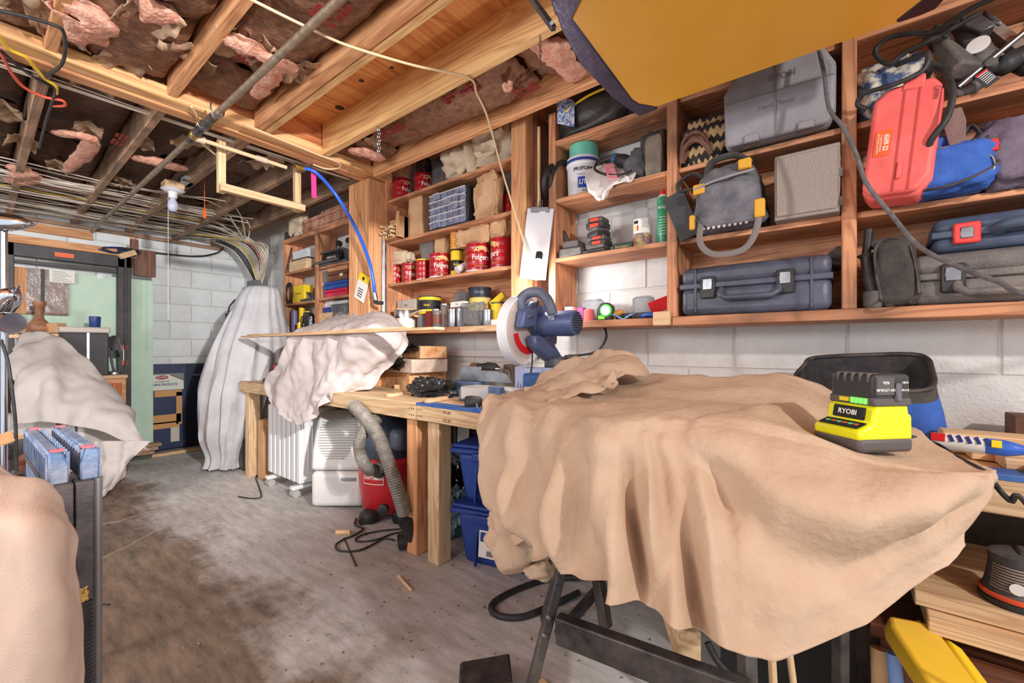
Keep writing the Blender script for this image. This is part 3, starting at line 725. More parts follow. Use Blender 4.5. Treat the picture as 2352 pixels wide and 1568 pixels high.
# bottom of the middle unit
Z0 = SZ[0]
tin(897, 912, 706, Z0, 1.98, 'small bare tin at the left end of the bottom shelf', ZINC)
tin(905, 956, 712, Z0, 1.96, 'low paint tin under loose sanding pads, left on the bottom shelf', ZINC, BAG, band=(PAPER, .1, .55))
for i, (x0, x1, yt, zz, y, mm, lb) in enumerate(((890, 975, 706, Z0 + .12, 1.95, RAG, 'limp grey sanding sheets over the low tins'), (915, 955, 722, Z0 + .095, 1.93, BAG, 'folded brown paper on the low paint tin'))):
    X0, X1, zt = span(x0, x1, yt, y)
    rows = [[Vector((X0 + (X1 - X0) * u / 8, y + .16 * v / 4, zz + .012 * sin(u * 1.1 + i) + .004 * noi((u, v, i), .9, 3))) for u in range(9)] for v in range(5)]
    single(MB().grid(rows), 'sanding_sheets', mm, lb, 'paper', solid=.008)
carton(912, 954, 688, Z0 + .14, 1.97, .09, 'small grey carton on top of the sanding sheets', mat('grey_carton', (178, 168, 160), .7), words='SOLID', wh=.014)
tin(962, 1013, 683, Z0 + .105, 2.03, 'round yellow can raised behind the jars on the bottom shelf', YEL, BLACK, band=(BLACKINK, .25, .8), word='Danish', wordm=YEL, wh=.16, off=-.3)
for x0, x1, yt, yc, lb in ((958, 980, 716, 1.99, 'clear jar left of the maroon box'), (993, 1014, 712, 1.95, 'jar with a red and green label beside the maroon box'), (1012, 1033, 700, 2.0, 'tall clear jar at the middle of the bottom shelf'), (1030, 1050, 712, 1.95, 'shiny tin cylinder under the white and teal carton'), (1049, 1066, 710, 1.96, 'second shiny tin cylinder under the white and teal carton')):
    red = 'red' in lb
    t = tin(x0, x1, yt, Z0, yc, lb, ZINC if 'tin' in lb else CLEAR, ZINC, 'jar', 'jar', band=(mat('jar_label', (150, 44, 40), .5, col2=(60, 90, 70), vs=30), .2, .75) if red else None)
carton(977, 991, 714, Z0, 1.93, .05, 'slim maroon box between the jars', mat('maroon', (116, 34, 32), .6))
carton(1034, 1066, 692, Z0 + .128, 1.93, .06, 'white and teal carton lying on the tin cylinders', PAPER, words='5 lb', wm=mat('teal_ink', (20, 140, 140), .6), wh=.016)
tin(1078, 1129, 684, Z0 + .10, 2.02, 'cream and navy can under the black can, bottom shelf right', mat('cream_label', (226, 196, 110), .45), BLACK, word='GOLD', wordm=BLACKINK, wh=.25)
tin(1076, 1128, 663, Z0 + .19, 2.03, 'dark blue-black can on top of the cream can', mat('navy_can', (42, 46, 62), .4), BLACK, word='Simple Green', wordm=mat('pale_green', (150, 200, 170), .6), wh=.2)
paper_bag(1064, 1116, 700, Z0, 1.97, .1, 'clear plastic bag of small parts below the cream can', 23, m=FILM, cat='plastic bag', name='plastic_bag', cr=.14)
tin(1109, 1133, 714, Z0, 1.95, 'short bare tin beside the bag of parts', ZINC)
tin(1127, 1161, 697, Z0 + .03, 2.03, 'yellow tub at the right end of the bottom shelf', YEL, NAVYC)
carton(1127, 1150, 733, Z0, 1.94, .05, 'flat white carton before the yellow tub', PAPER)
single(MB(frame(at_y(1143, 688, 2.0), 0, -.5, 0)).bx(-.06, .06, -.012, .012, -.02, .02), 'yellow_packet', YEL, 'yellow packet leaning over the yellow tub', 'packet', bev=.004)
paper_bag(1043, 1076, 672, Z0 + .17, 2.09, .05, 'crumpled bluish plastic sheet behind the cans', 25, m=FILM, cat='plastic bag', name='plastic_bag')
# ---------------------------------------------------------------- corner unit
r_ = random.Random(8)
for si, (x0, x1) in enumerate(((695, 742), (735, 797))):
    X0, X1, _ = span(x0, x1, 520, YL + .01); z = 2.207
    for k in range(11 if si else 10):
        jx, jy = r_.uniform(-.012, .012), r_.uniform(-.01, .01)
        m = MB().bx(X0 + jx, X1 + jx, YL + .01 + jy, YL + .17 + jy, z, z + .0125)
        o = single(m, 'sanding_belt', mat('red_shingle', (168, 84, 70), .7, col2=(206, 170, 140), vs=30), '%s thin red sheet of the %s stack on the corner shelf' % (('lowest', 'second lowest', 'third lowest', 'fourth lowest', 'fifth lowest', 'sixth lowest', 'fifth from the top', 'fourth from the top', 'third from the top', 'next to top', 'topmost')[k if si or k < 6 else k + 1], 'left' if si == 0 else 'right'), 'sheet', 'red sheets stacked on the corner shelf, %s stack' % ('left' if si == 0 else 'right'), bev=.001)
        z += .0135
paper_bag(672, 700, 487, 2.207, 1.99, .08, 'crumpled cream paper beside the red sheet stacks', 31, m=RAG, cat='paper', name='crumpled_paper')
carton(653, 686, 528, 2.207, 1.96, .12, 'dark green flat box at the left end of the corner shelf', mat('dark_green', (60, 66, 58), .5))
t = carton(664, 704, 597, 1.867, 1.96, .13, 'pale wooden box with a white tray on it in the corner unit', PINE['x'])
carton(672, 706, 574, 1.867 + .13, 1.99, .1, 'white plastic tray on the pale wooden box', WHITEP, 'tray', 'tray')
single(MB().cyl((-4.40, 1.94, 1.867), (-4.415, 2.0, 2.13), .008), 'steel_rod', BLKSTEEL, 'dark rod standing in the corner unit left of the wooden box', 'rod')
# dovetail jig
X0, X1, _ = span(728, 797, 580, YL + .02); zc = 1.845
t = thing('dovetail_jig', 'grey metal dovetail jig with black knobs on the corner shelves', 'jig', ((X0 + X1) / 2, YL + .07, zc), 0); M = FR[t.name]; w = X1 - X0
MB(M).bx(-w / 2, w / 2, -.06, .06, 0, .03).bx(-w / 2, w / 2, -.02, .06, .03, .12).build('base', DSTEEL, t, bev=.006)
MB(M).bx(-w / 2 + .05, w / 2 - .1, -.03, -.02, .05, .11).build('name_plate', BLACKINK, t)
text('PORTER+CABLE', .03, WHITE, t, M @ face_y((-.03, -.032, .08)), 0, .01, sx=.75)
for i in range(9): MB(M).bx(-w / 2 + .06 + i * .042, -w / 2 + .085 + i * .042, -.05, .04, .12, .14).build('finger', STEEL, t)
for x, z, y in ((-w / 2 - .02, .09, -.03), (-w / 2 - .01, .02, -.06), (w / 2 - .22, .2, 0), (w / 2 - .06, .2, 0), (w / 2 - .12, .07, -.06)): MB(M).lathe([(.012, -.03), (.026, -.02), (.028, .0), (.02, .02)], 14, (x, y, z), (0, -1, .4)).build('knob', BLACK, t, smooth=50)
MB(M).cyl((-w / 2, -.07, .04), (w / 2 - .1, -.07, .04), .012).build('clamp_bar', STEEL, t)
for x in (w / 2 - .22, w / 2 - .06): MB(M).cyl((x, 0, .12), (x, 0, .19), .012).build('post', STEEL, t)
t = carton(672, 698, 655, 1.554, 1.97, .09, 'yellow oil can with a dark cap line in the corner unit', YEL, 'oil_can', 'can', words='TUNG OIL', wh=.022)
single(MB().tube([(-4.40 + .07 * cos(a), 1.965, 1.66 + .10 * sin(a)) for a in [k * 2 * pi / 14 for k in range(14)]], .012, closed=True), 'tool_belt_ring', RUB, 'black oval loop behind the yellow oil can', 'loop')
t = thing('hand_plane', 'old metal tools heaped beside the yellow oil can', 'tools', (-4.05, 2.02, 1.554), 0); M = FR[t.name]
MB(M).bx(-.13, .13, -.05, .05, 0, .03).build('sole', DSTEEL, t, bev=.004)
MB(M @ frame((0, 0, .02), 0, -.8, 0)).bx(-.02, .02, -.03, .03, 0, .18).build('blade', STEEL, t, bev=.003)
MB(M @ frame((.07, 0, .02), 0, .4, 0)).cyl((0, 0, 0), (0, 0, .15), .016).build('handle', BLACK, t)
MB(M).lathe([(.02, 0), (.035, .06), (.02, .1)], 14, (-.09, 0, .03)).build('knob', WHITEP, t)
def tub(x0, x1, yt, zb, y, dy, label, lidm=WHITEP, bm=CLEAR):
    X0, X1, zt = span(x0, x1, yt, y); w = X1 - X0; h = zt - zb
    t = thing('plastic_tub', label, 'tub', ((X0 + X1) / 2, y + dy / 2, zb), 0); M = FR[t.name]
    MB(M).taper((0, 0, 0), (w * .8, dy * .8), (0, 0, h * .88), (w * .95, dy * .95)).build('body', bm, t, bev=.012, seg=2)
    MB(M).bx(-w / 2, w / 2, -dy / 2, dy / 2, h * .88, h).build('lid', lidm, t, bev=.005)
    return t
tub(727, 766, 650, 1.562, 1.99, .12, 'clear plastic tub under the white-lidded tub in the corner unit')
tub(726, 764, 618, 1.70, 1.99, .12, 'white-lidded plastic tub, upper of the two in the corner unit')
Zs = 1.562
for x0, x1, yt, mm, lm, lb in ((747, 797, 661, mat('pink_red', (222, 30, 78), .35, coat=.3), None, 'bright pink-red plastic box at the bottom of the box stack'), (745, 797, 649, BLUE, None, 'blue plastic box on the pink-red box'), (755, 797, 628, BROWNP['x'], None, 'red-brown wooden box with a small label on the blue box'), (751, 797, 614, FIR['x'], None, 'tan wooden box on top of the corner-unit stack')):
    X0, X1, zt = span(x0, x1, yt, 1.975); hh = .068 if 'wooden' not in lb or 'tan' in lb else .085
    t = thing('storage_box', lb, 'box', ((X0 + X1) / 2, 2.03, Zs), 0); M = FR[t.name]; w = X1 - X0
    MB(M).bx(-w / 2, w / 2, -.055, .055, 0, hh * .62).build('body', mm, t, bev=.004)
    MB(M).bx(-w / 2 - .003, w / 2 + .003, -.058, .058, hh * .64, hh).build('lid', mm, t, bev=.004)
    if 'label' in lb: MB(M).bx(.04, .09, -.06, -.056, .03, .055).build('paper_label', PAPER, t)
    Zs += hh + .002
t = tub(757, 797, 690, 1.247 + .02, 1.97, .14, 'clear bucket of parts with a white lid on the lowest corner shelf')
MB(FR[t.name]).blob((-.02, 0, .08), (.14, .09, .15), .1, 3, 3, 10, 3, .1).build('contents', PAPER, t, smooth=60)
carton(740, 766, 690, 1.247 + .16, 2.02, .08, 'pale grey carton stacked behind the clear bucket', WHITEP)
carton(727, 766, 706, 1.247 + .11, 2.0, .1, 'blue carton with white lettering behind the wood block', mat('deep_blue', (40, 64, 140), .5), words='DEWAX', wm=WHITE, wh=.03)
carton(727, 763, 718, 1.247, 1.975, .09, 'pale wood block on the lowest corner shelf', PINE['x'])
for i, (x0, x1, yt, yc, mm, lm, lb) in enumerate(((668, 684, 713, 2.0, mat('violet_can', (120, 110, 150), .4), BLACK, 'violet spray can on the lowest corner shelf'), (686, 700, 706, 2.03, YEL, BLACK, 'yellow can behind the violet spray can'), (700, 714, 716, 2.02, BLACK, YEL, 'black can with a yellow cap on the lowest corner shelf'), (682, 694, 742, 1.97, YEL, ZINC, 'small yellow jar at the front of the lowest corner shelf'), (696, 708, 745, 1.97, ZINC, YEL, 'small tin jar with a yellow lid at the front of the lowest corner shelf'))):
    tin(x0, x1, yt, 1.247, yc, lb, mm, lm, word=None)
paper_bag(700, 716, 720, 1.247, 1.98, .06, 'crumpled dark packet beside the cans of the lowest corner shelf', 36, m=BFILM, cat='packet', name='packet')
# yellow tag and blue hose on the left post
P = at_y(830, 662, 1.744)
t = thing('price_tag', 'white card with a yellow top pinned askew to the broad post', 'tag', M=Matrix.Translation(P) @ Matrix.Rotation(radians(24), 4, 'Y')); M = FR[t.name]
MB(M).bx(-.07, .07, 0, .003, -.09, .05).build('card', PAPER, t)
MB(M).bx(-.07, .07, -.0005, .0034, .05, .105).build('yellow_band', YEL, t)
MB(M).lathe([(.014, 0), (.014, .002)], 12, (0, -.001, .075), (0, -1, 0)).build('hole', BLACKINK, t)
for i in range(4):
    for j in range(3): MB(M).bx(-.035 + j * .022, -.018 + j * .022, -.001, .0, -.065 + i * .018, -.057 + i * .018).build('print_line', BLACKINK, t)
hp = [at_x(694, 386, -2.86), at_x(728, 398, -2.82), at_y(775, 452, 1.6), at_y(820, 530, 1.68), at_y(848, 600, 1.7), at_y(858, 650, 1.72), at_y(860, 672, 1.735)]
t = thing('air_hose', 'blue air hose arching from the ceiling pipe down to the post', 'hose', hp[-1])
MB().tube(hp, .012, 10, 8).build('hose', mat('blue_hose', (40, 96, 210), .35, coat=.3), t, smooth=80)
MB().cyl(hp[-1], hp[-1] + Vector((.005, .01, -.05)), .016).build('coupling', ZINC, t)
MB().tube([hp[-1] + Vector((.005, .01, -.05)), hp[-1] + Vector((.01, .005, -.07)), hp[-1] + Vector((.07, .02, -.075))], .014, 8, 4).build('elbow', BLACK, t)
MB().cyl(hp[0] + Vector((0, -.05, 0)), hp[0] + Vector((0, .02, 0)), .018).build('fitting', mat('brass', (190, 160, 90), .3, .9), t)
c = at_y(879, 620, 1.86)
single(MB().cyl((-2.668, 1.87, 1.22), (-2.668, 1.87, 1.93), .02, n=12), 'conduit', ZINC, 'grey steel conduit running up beside the broad post', 'pipe', smooth=40)
# ---------------------------------------------------------------- things on the long shelf unit, first bay
Z1, Z2, Z3, Z4 = SZ
X0, X1, zt = span(1292, 1440, 212, 2.0)
t = thing('duffel_bag', 'black bag with a yellow stripe on the very top shelf, under the plaid cloth', 'bag', ((X0 + X1) / 2, 2.02, Z4), 0); M = FR[t.name]; w = X1 - X0; h = zt - Z4
MB(M).blob((0, 0, h / 2), (w, .22, h), .1, 41, 4, 24, 3, .06, 4).build('body', mat('black_leather', (40, 38, 38), .42, col2=(66, 60, 56), vs=9, bump=.3, bs=40), t, smooth=60)
MB(M).tube([(-w / 2 + .04, -.118, h * .5), (0, -.128, h * .66), (w * .3, -.12, h * .72)], .006, 6, 5).build('piping', YEL, t)
MB(M).tube([(-w * .2, -.1, h * .95), (0, -.11, h * 1.05), (w * .2, -.1, h * .98)], .012, 8, 5, .5).build('zip', BLKSTEEL, t)
PL = mat('plaid_cloth', (206, 210, 226), .85, col2=(84, 110, 170), vs=60, wide=.05)
rows = [[at_y(1280 + 40 * u, 222 + 62 * v + 8 * u, 1.89 - .01 * sin(u * 6 + v * 3)) for u in (0, .25, .5, .75, 1)] for v in (0, .25, .5, .75, 1)]
single(MB().grid(cloth_rows(rows, 4, 4)), 'plaid_cloth', PL, 'blue and white plaid cloth hanging beside the black bag', 'cloth', smooth=80, solid=.004)
for i, (x0, x1, yt, yc) in enumerate(((1266, 1283, 384, 1.97), (1281, 1298, 378, 2.0))):
    X0, X1, zt = span(x0, x1, yt, yc); xc = (X0 + X1) / 2; r = (zt - Z3) / 2
    single(MB().tube([(xc + .03 * sin(a), yc + .10 * cos(a), Z3 + .014 + r + (r - .014) * sin(a)) for a in [k * 2 * pi / 16 for k in range(16)]], .014, 8, closed=True), 'belt_loop', RUB, ('left' if i == 0 else 'right') + ' one of two black rubber loops by the joint compound bucket', 'belt', smooth=60)
X, r, zt = fit_cyl(1302, 1377, 370, 2.02); h = zt - Z3
t = thing('bucket', 'white joint compound bucket with blue print on the second shelf', 'bucket', (X, 2.02, Z3), 0); M = FR[t.name]
MB(M).lathe([(r * .9, 0), (r * .92, .01), (r * .98, h * .8), (r * 1.04, h * .82), (r * 1.04, h * .86), (r, h * .87), (r, h)], 28).build('body', WHITEP, t, smooth=40)
MB(M).lathe([(r * 1.0, h * .86), (r * 1.05, h * .865), (r * 1.05, h * .93), (r * .98, h * .94)], 28).build('blue_rim', mat('blue_rim', (52, 66, 150), .4), t, smooth=40)
a = atan(-X / 2.02)
text('PROFORM', .026, BLACKINK, t, M @ Matrix.Translation((0, 0, h * .66)), r * 1.0, .02, sx=.9, a0=a, shear=.15)
text('Professional Finish', .010, BLACKINK, t, M @ Matrix.Translation((0, 0, h * .53)), r * .99, sx=.9, a0=a)
mb = MB(M); n = 8
vs = []
for k in range(n + 1):
    aa = a - .32 + .75 * k / n
    vs += [(r * .985 * sin(aa), -r * .985 * cos(aa), h * .2), (r * .995 * sin(aa), -r * .995 * cos(aa), h * .46)]
mb.add(vs, [(2 * k, 2 * k + 2, 2 * k + 3, 2 * k + 1) for k in range(n)]).build('print_panel', mat('print_blue', (36, 72, 170), .5), t, smooth=0)
text('LITE', .036, WHITE, t, M @ Matrix.Translation((0, 0, h * .33)), r * 1.006, .02, sx=.8, a0=a + .05, shear=.2)
text('BLUE', .012, BLACKINK, t, M @ Matrix.Translation((0, 0, h * .13)), r * .985, .01, a0=a + .1)
X, r2, zt2 = fit_cyl(1307, 1375, 338, 2.02)
single(MB().lathe([(r2 * .98, 0), (r2, .003), (r2 * .97, zt2 - zt - .004), (r2 * .9, zt2 - zt)], 28, (X, 2.02, zt + .001)), 'turquoise_tub', mat('turquoise', (110, 196, 176), .45), 'turquoise round tub upside down on the white bucket', 'tub', smooth=40)
def drape(name, m, label, rows, cat='cloth', fold=None, su=5, sv=5, solid=.004, grp=None):
    return single(MB().grid(cloth_rows(rows, su, sv, fold)), name, m, label, cat, grp, smooth=80, solid=solid)
fo = lambda a, f, s: (lambda u, v, p: a * crease(p, f, s) + a * .6 * noi(p, f * 1.7, s))
drape('white_rag', mat('white_rag', (232, 226, 222), .9, bump=.2, bs=100), 'white rag draped over the shelf edge below the drill', [
    [at_y(x, 375 + abs(x - 1400) * .12, 1.99) for x in (1345, 1375, 1400, 1430, 1462)],
    [at_y(x, 392 + (x > 1400) * 6, 1.93) for x in (1343, 1372, 1400, 1430, 1462)],
    [at_y(x, y, 1.885) for x, y in ((1345, 415), (1368, 425), (1395, 428), (1418, 415), (1452, 408))],
    [at_y(x, y, 1.88) for x, y in ((1350, 440), (1368, 452), (1390, 455), (1400, 430), (1440, 412))],
    [at_y(x, y, 1.885) for x, y in ((1358, 452), (1370, 461), (1384, 460), (1392, 438), (1430, 414))]], fold=fo(.012, 14, 4))
drape('pink_rag', mat('pink_rag', (236, 150, 160), .9), 'pink striped rag lying on the white rag', [[at_y(x, y, 1.93 - .03 * k) for x in (1385 + 4 * k, 1396 + 4 * k, 1408 + 4 * k)] for k, y in enumerate((372, 385, 398, 408))], fold=fo(.006, 20, 6))
t = thing('drill', 'black corded drill with a blue collar on the second shelf', 'drill', at_y(1420, 385, 1.95)); 
a, b_, c = at_y(1378, 372, 1.97), at_y(1408, 362, 1.97), at_y(1455, 378, 1.97)
MB().cyl(a, b_, .012, .018, 14).build('chuck', BLKSTEEL, t); MB().cyl(b_, b_ + (c - b_) * .2, .022, .026, 14).build('collar', mat('steel_blue', (60, 100, 150), .4), t); MB().tube([b_ + (c - b_) * .2, b_ + (c - b_) * .5, c], [.026, .034, .03], 12).build('body', BLACK, t, smooth=60)
MB().tube([at_y(1372, 372, 1.93), at_y(1366, 388, 1.9), at_y(1385, 399, 1.88), at_y(1420, 402, 1.88), at_y(1452, 392, 1.9)], .006, 8, 6).build('cord', RUB, t, smooth=60)
X0, X1, zt = span(1440, 1490, 345, 1.97)
single(MB().blob(((X0 + X1) / 2, 2.0, (Z3 + zt) / 2), (X1 - X0, .14, zt - Z3), .16, 52, 2.6, 20, 4, .14, 5), 'work_glove', GFAB, 'crumpled dark grey glove beside the drill', 'glove', smooth=60)
X0, X1, zt = span(1480, 1531, 303, 1.98)
t = thing('tool_pouch', 'dusty grey leather pouch at the right end of the second shelf', 'pouch', ((X0 + X1) / 2, 2.0, Z3), 0); M = FR[t.name]; w = X1 - X0; h = zt - Z3
MB(M).blob((0, 0, h / 2), (w, .13, h), .08, 53, 5, 20, 3, .05, 4).build('body', BFAB, t, smooth=60)
MB(M).blob((w * .1, -.05, h * .42), (w * .75, .06, h * .84), .05, 54, 6, 16, 3, .03, 4).build('front_pocket', mat('dusty_suede', (150, 136, 122), .9, col2=(110, 100, 92), vs=10), t, smooth=60)
# S3 of bay 1: batteries, jar, spray can
def battery(px0, px1, yt, yb, y, label, red=True, rz=0., zb=None):
    X0, X1, zt = span(px0, px1, yt, y); zb = at_y((px0 + px1) / 2, yb, y).z if zb is None else zb
    t = thing('battery', label, 'battery', ((X0 + X1) / 2, y + .04, zb), rz, 'tool batteries on the white-backed shelf'); M = FR[t.name]; w = X1 - X0; h = zt - zb
    MB(M).bx(-w / 2, w / 2, -.045, .045, 0, h * .55).build('body', BLACK, t, bev=.006, seg=2)
    MB(M).bx(-w * .42, w * .42, -.04, .045, h * .55, h).build('rail', BLACKD, t, bev=.004)
    if red:
        m = mat('red_latch', (214, 62, 40), .45)
        MB(M).bx(-w * .25, w * .25, -.049, -.044, h * .1, h * .42).bx(-w * .25, w * .25, -.046, -.04, h * .62, h * .9).build('latch', m, t, bev=.002)
    return t
zb = Z2 + .045
battery(1350, 1390, 560, 580, 1.93, 'lowest tool battery of the red-latched stack', False, zb=Z2)
battery(1352, 1391, 540, 562, 1.94, 'second lowest red-latched tool battery of the stack', zb=Z2 + .042)
battery(1350, 1384, 521, 541, 1.93, 'black tool battery lying crossways in the middle of the stack', False, rz=-.4, zb=Z2 + .087)
battery(1346, 1386, 498, 522, 1.94, 'topmost tool battery of the stack with two red latches', zb=Z2 + .13)
t = thing('battery_charger', 'dark grey battery charger lying left of the battery stack', 'charger', (at_y(1318, 575, 1.94)[0], 1.97, Z2), .1); M = FR[t.name]
MB(M).bx(-.075, .05, -.06, .06, 0, .045).build('base', BLACKD, t, bev=.006, seg=2); MB(M).bx(-.06, .03, -.05, .05, .045, .085).build('dock', DGREY, t, bev=.005, seg=2)
MB(M).bx(.05, .17, -.05, .03, 0, .02).build('foot', BLACKD, t, bev=.005)
MB(M @ frame((-.06, .03, .09), 0, -.45, 0)).bx(-.012, .012, -.01, .01, -.01, .08).build('lever', BLKSTEEL, t, bev=.003)
X, r, zt = fit_cyl(1452, 1498, 482, 1.99); h = zt - Z2
t = thing('wire_nut_jar', 'clear jar of red and yellow wire nuts with a printed label', 'jar', (X, 1.99, Z2), 0); M = FR[t.name]
MB(M).lathe([(r * .9, 0), (r, .008), (r, h * .72), (r * .8, h * .84), (r * .72, h * .86), (r * .72, h)], 24).build('jar', CLEAR, t, smooth=50)
m = MB(M); rr = random.Random(4); my = MB(M)
for i in range(46):
    q = Vector((rr.uniform(-1, 1), rr.uniform(-1, 1), 0)) * r * .62; z = .008 + (i / 46) * h * .36; d = Vector((rr.uniform(-1, 1), rr.uniform(-1, 1), rr.uniform(.2, 1))).normalized() * .018
    (m if i % 2 else my).cyl(q + Vector((0, 0, z)), q + Vector((0, 0, z)) + d, .009, .005, 6)
m.build('wire_nuts', RED, t, kind='stuff'); my.build('yellow_wire_nuts', YEL, t, kind='stuff')
a = atan(-X / 1.99)
def band_patch(M, r, a0, a1, z0, z1, m_, t, name='paper_label'):
    n = 10; vs = []
    for k in range(n + 1):
        aa = a0 + (a1 - a0) * k / n; vs += [(r * sin(aa), -r * cos(aa), z0), (r * sin(aa), -r * cos(aa), z1)]
    return MB(M).add(vs, [(2 * k, 2 * k + 2, 2 * k + 3, 2 * k + 1) for k in range(n)]).build(name, m_, t, smooth=60)
band_patch(M, r * 1.01, a - 1.0, a + .85, h * .36, h * .72, PAPER, t)
for k, (da, mm) in enumerate(((-.75, YEL), (-.45, RED))): band_patch(M, r * 1.02, a + da - .08, a + da + .08, h * .42, h * .56, mm, t, 'print_mark')
band_patch(M, r * 1.02, a - .9, a - .4, h * .60, h * .68, BLACKINK, t, 'print_mark')
for k in range(5): band_patch(M, r * 1.02, a + .0, a + .7, h * (.50 + k * .035), h * (.512 + k * .035), mat('grey_ink', (120, 120, 124), .6), t, 'print_mark')
text('150 pc', .011, BLACKINK, t, M @ Matrix.Translation((0, 0, h * .69)), r * 1.025, a0=a + .2)
X, r, zt = fit_cyl(1509, 1535, 447, 1.97); h = zt - Z2
t = thing('spray_can', 'tall green aerosol can with a red nozzle beside the wire nut jar', 'can', (X, 1.97, Z2), 0); M = FR[t.name]
MB(M).lathe([(r * .95, 0), (r, .004), (r, h * .9), (r * .7, h * .97), (r * .5, h)], 24).build('body', mat('green_can', (70, 168, 132), .35, col2=(44, 136, 100), vs=60, coat=.3), t, smooth=50)
MB(M).lathe([(r * 1.02, 0), (r * 1.02, .006)], 24).build('rim', ZINC, t); MB(M).lathe([(r * 1.0, h * .88), (r * .74, h * .97), (r * .5, h * 1.0)], 24).build('dome', WHITEP, t, smooth=50)
MB(M).lathe([(.012, h), (.012, h + .018), (.008, h + .02)], 12).build('nozzle', RED, t)
a = atan(-X / 1.97); text('WASP', .018, WHITE, t, M @ Matrix.Translation((0, 0, h * .72)), r * 1.012, .01, a0=a)
for k in range(7): band_patch(M, r * 1.01, a - .7, a + .7, h * (.2 + k * .055), h * (.212 + k * .055), mat('pale_ink', (200, 230, 216), .6), t, 'print_line')
carton(1406, 1452, 557, Z2, 1.95, .05, 'flat dark green box behind the wire nut jar', mat('bottle_green', (38, 66, 52), .5), words='Remington', wm=GOLDINK, wh=.016)
# ledge of bay 1
for i, (yt, zz) in enumerate(((690, .058), (703, .03), (716, .0))):
    X, r, _ = fit_cyl(1296, 1327, yt, 2.0)
    t = thing('tape_tin', 'flat pink tin, %s of three stacked at the left ledge end' % ('topmost', 'middle one', 'lowest')[i], 'tin', (X, 2.0, Z1 + zz), 0, 'pink tins on the ledge'); M = FR[t.name]
    MB(M).lathe([(r, 0), (r * 1.02, .003), (r * 1.02, .02), (r, .026)], 20).build('body', mat('pink_tin', (226, 120, 118), .45, col2=(240, 190, 180), vs=40), t, smooth=40)
    MB(M).lathe([(r * .98, .026), (r * 1.0, .028)], 20).build('rim', ZINC, t)
carton(1326, 1340, 706, Z1, 1.95, .03, 'small purple packet on the ledge', mat('purple', (150, 50, 130), .5), name='packet', cat='packet')
X, r, zt = fit_cyl(1340, 1365, 711, 1.955)
t = thing('string_spool', 'red roll of twine on the ledge beside the tape measure', 'spool', (X, 1.955, Z1), 0); M = FR[t.name]; h = zt - Z1
MB(M).lathe([(r * .94, 0)] + [(r * (.96 + .05 * (k % 2)), .004 + k * (h - .008) / 12) for k in range(13)] + [(r * .9, h)], 20).build('thread', mat('salmon', (236, 110, 104), .7), t, smooth=40)
MB(M).lathe([(r * .4, h), (r * .4, h + .004)], 12).build('core', CARD, t)
P = at_y(1387, 714, 1.93)
t = thing('tape_measure', 'black and green tape measure standing on the ledge', 'tape measure', (P.x, 1.95, Z1), 0); M = FR[t.name]
oct_ = [(-.04, 0), (.035, 0), (.045, .03), (.042, .07), (.015, .09), (-.025, .085), (-.042, .05)]
MB(M).prism(oct_, -.02, .02).build('case', BLACK, t, bev=.008, seg=2)
MB(M).lathe([(.032, 0), (.032, .004), (.028, .005)], 20, (.012, -.02, .048), (0, -1, 0)).build('green_ring', mat('green_ring', (60, 200, 60), .4), t)
MB(M).lathe([(.024, 0), (.024, .003)], 20, (.012, -.024, .048), (0, -1, 0)).build('disc', PAPER, t)
MB(M).bx(-.03, .005, -.0225, -.019, .006, .024).build('badge', mat('green_badge', (130, 220, 60), .4), t)
P = at_y(1407, 722, 1.93)
single(MB().lathe([(.006, -.05), (.016, -.03), (.018, .0), (.014, .03), (.006, .045)], 12, (P.x, 1.96, Z1 + .03), (1, -.1, .25)), 'file_handle', mat('amber_wood', (206, 140, 70), .45), 'amber wooden tool handle on the blue cloth', 'handle', smooth=60)
X0, X1, _ = span(1393, 1452, 728, 1.925)
drape('blue_cloth', mat('sky_cloth', (110, 170, 216), .9), 'small light blue cloth lying along the ledge', [[Vector((X0 + (X1 - X0) * u, 1.93 + .05 * v, Z1 + .008 + .012 * sin(u * 7 + v * 2) + .006)) for u in (0, .2, .4, .6, .8, 1)] for v in (0, .5, 1)], fold=fo(.004, 30, 2))
rr = random.Random(6)
for i in range(4):
    P = at_y(1430 + i * 20, 718 - (i % 2) * 6, 1.96)
    t = thing('drill_chuck', 'dark knurled tool bit, number %s from the left behind the blue cloth' % ('one', 'two', 'three', 'four')[i], 'tool', (P.x, 1.98, Z1 + .018), rr.uniform(-.3, .3), 'knurled bits on the ledge'); M = FR[t.name]
    pf = []
    for k in range(7): pf += [(.017, -.04 + k * .011), (.013, -.034 + k * .011)]
    MB(M).lathe(pf, 12, (0, 0, 0), (1, .1, .05)).build('barrel', BLKSTEEL, t, smooth=20); MB(M).cyl((.035, 0, 0), (.065, .005, .004), .006).build('shank', STEEL, t)
for i, px in enumerate((1492, 1515)):
    P = at_y(px, 720, 1.95)
    single(MB().tube([P + Vector((-.05, .02, -P.z + Z1 + .012)), P + Vector((0, 0, -P.z + Z1 + .02)), P + Vector((.04, .02, -P.z + Z1 + .012))], .01, 8, 4), 'plier_handle', BLUE, ('left' if not i else 'right') + ' blue grip of the pliers below the red card', 'pliers', smooth=60)
single(MB(frame(at_y(1516, 700, 1.98), .4, -.3, 0)).bx(-.05, .05, -.002, .002, -.03, .03), 'blister_card', RED, 'red blister card leaning on the tools at the ledge', 'card', bev=.001)
paper_bag(1340, 1388, 690, Z1, 2.04, .05, 'clear plastic packet behind the red twine', 61, m=FILM, cat='packet', name='plastic_packet')
paper_bag(1455, 1500, 682, Z1, 2.05, .05, 'clear plastic packet behind the knurled bits', 62, m=FILM, cat='packet', name='plastic_packet')

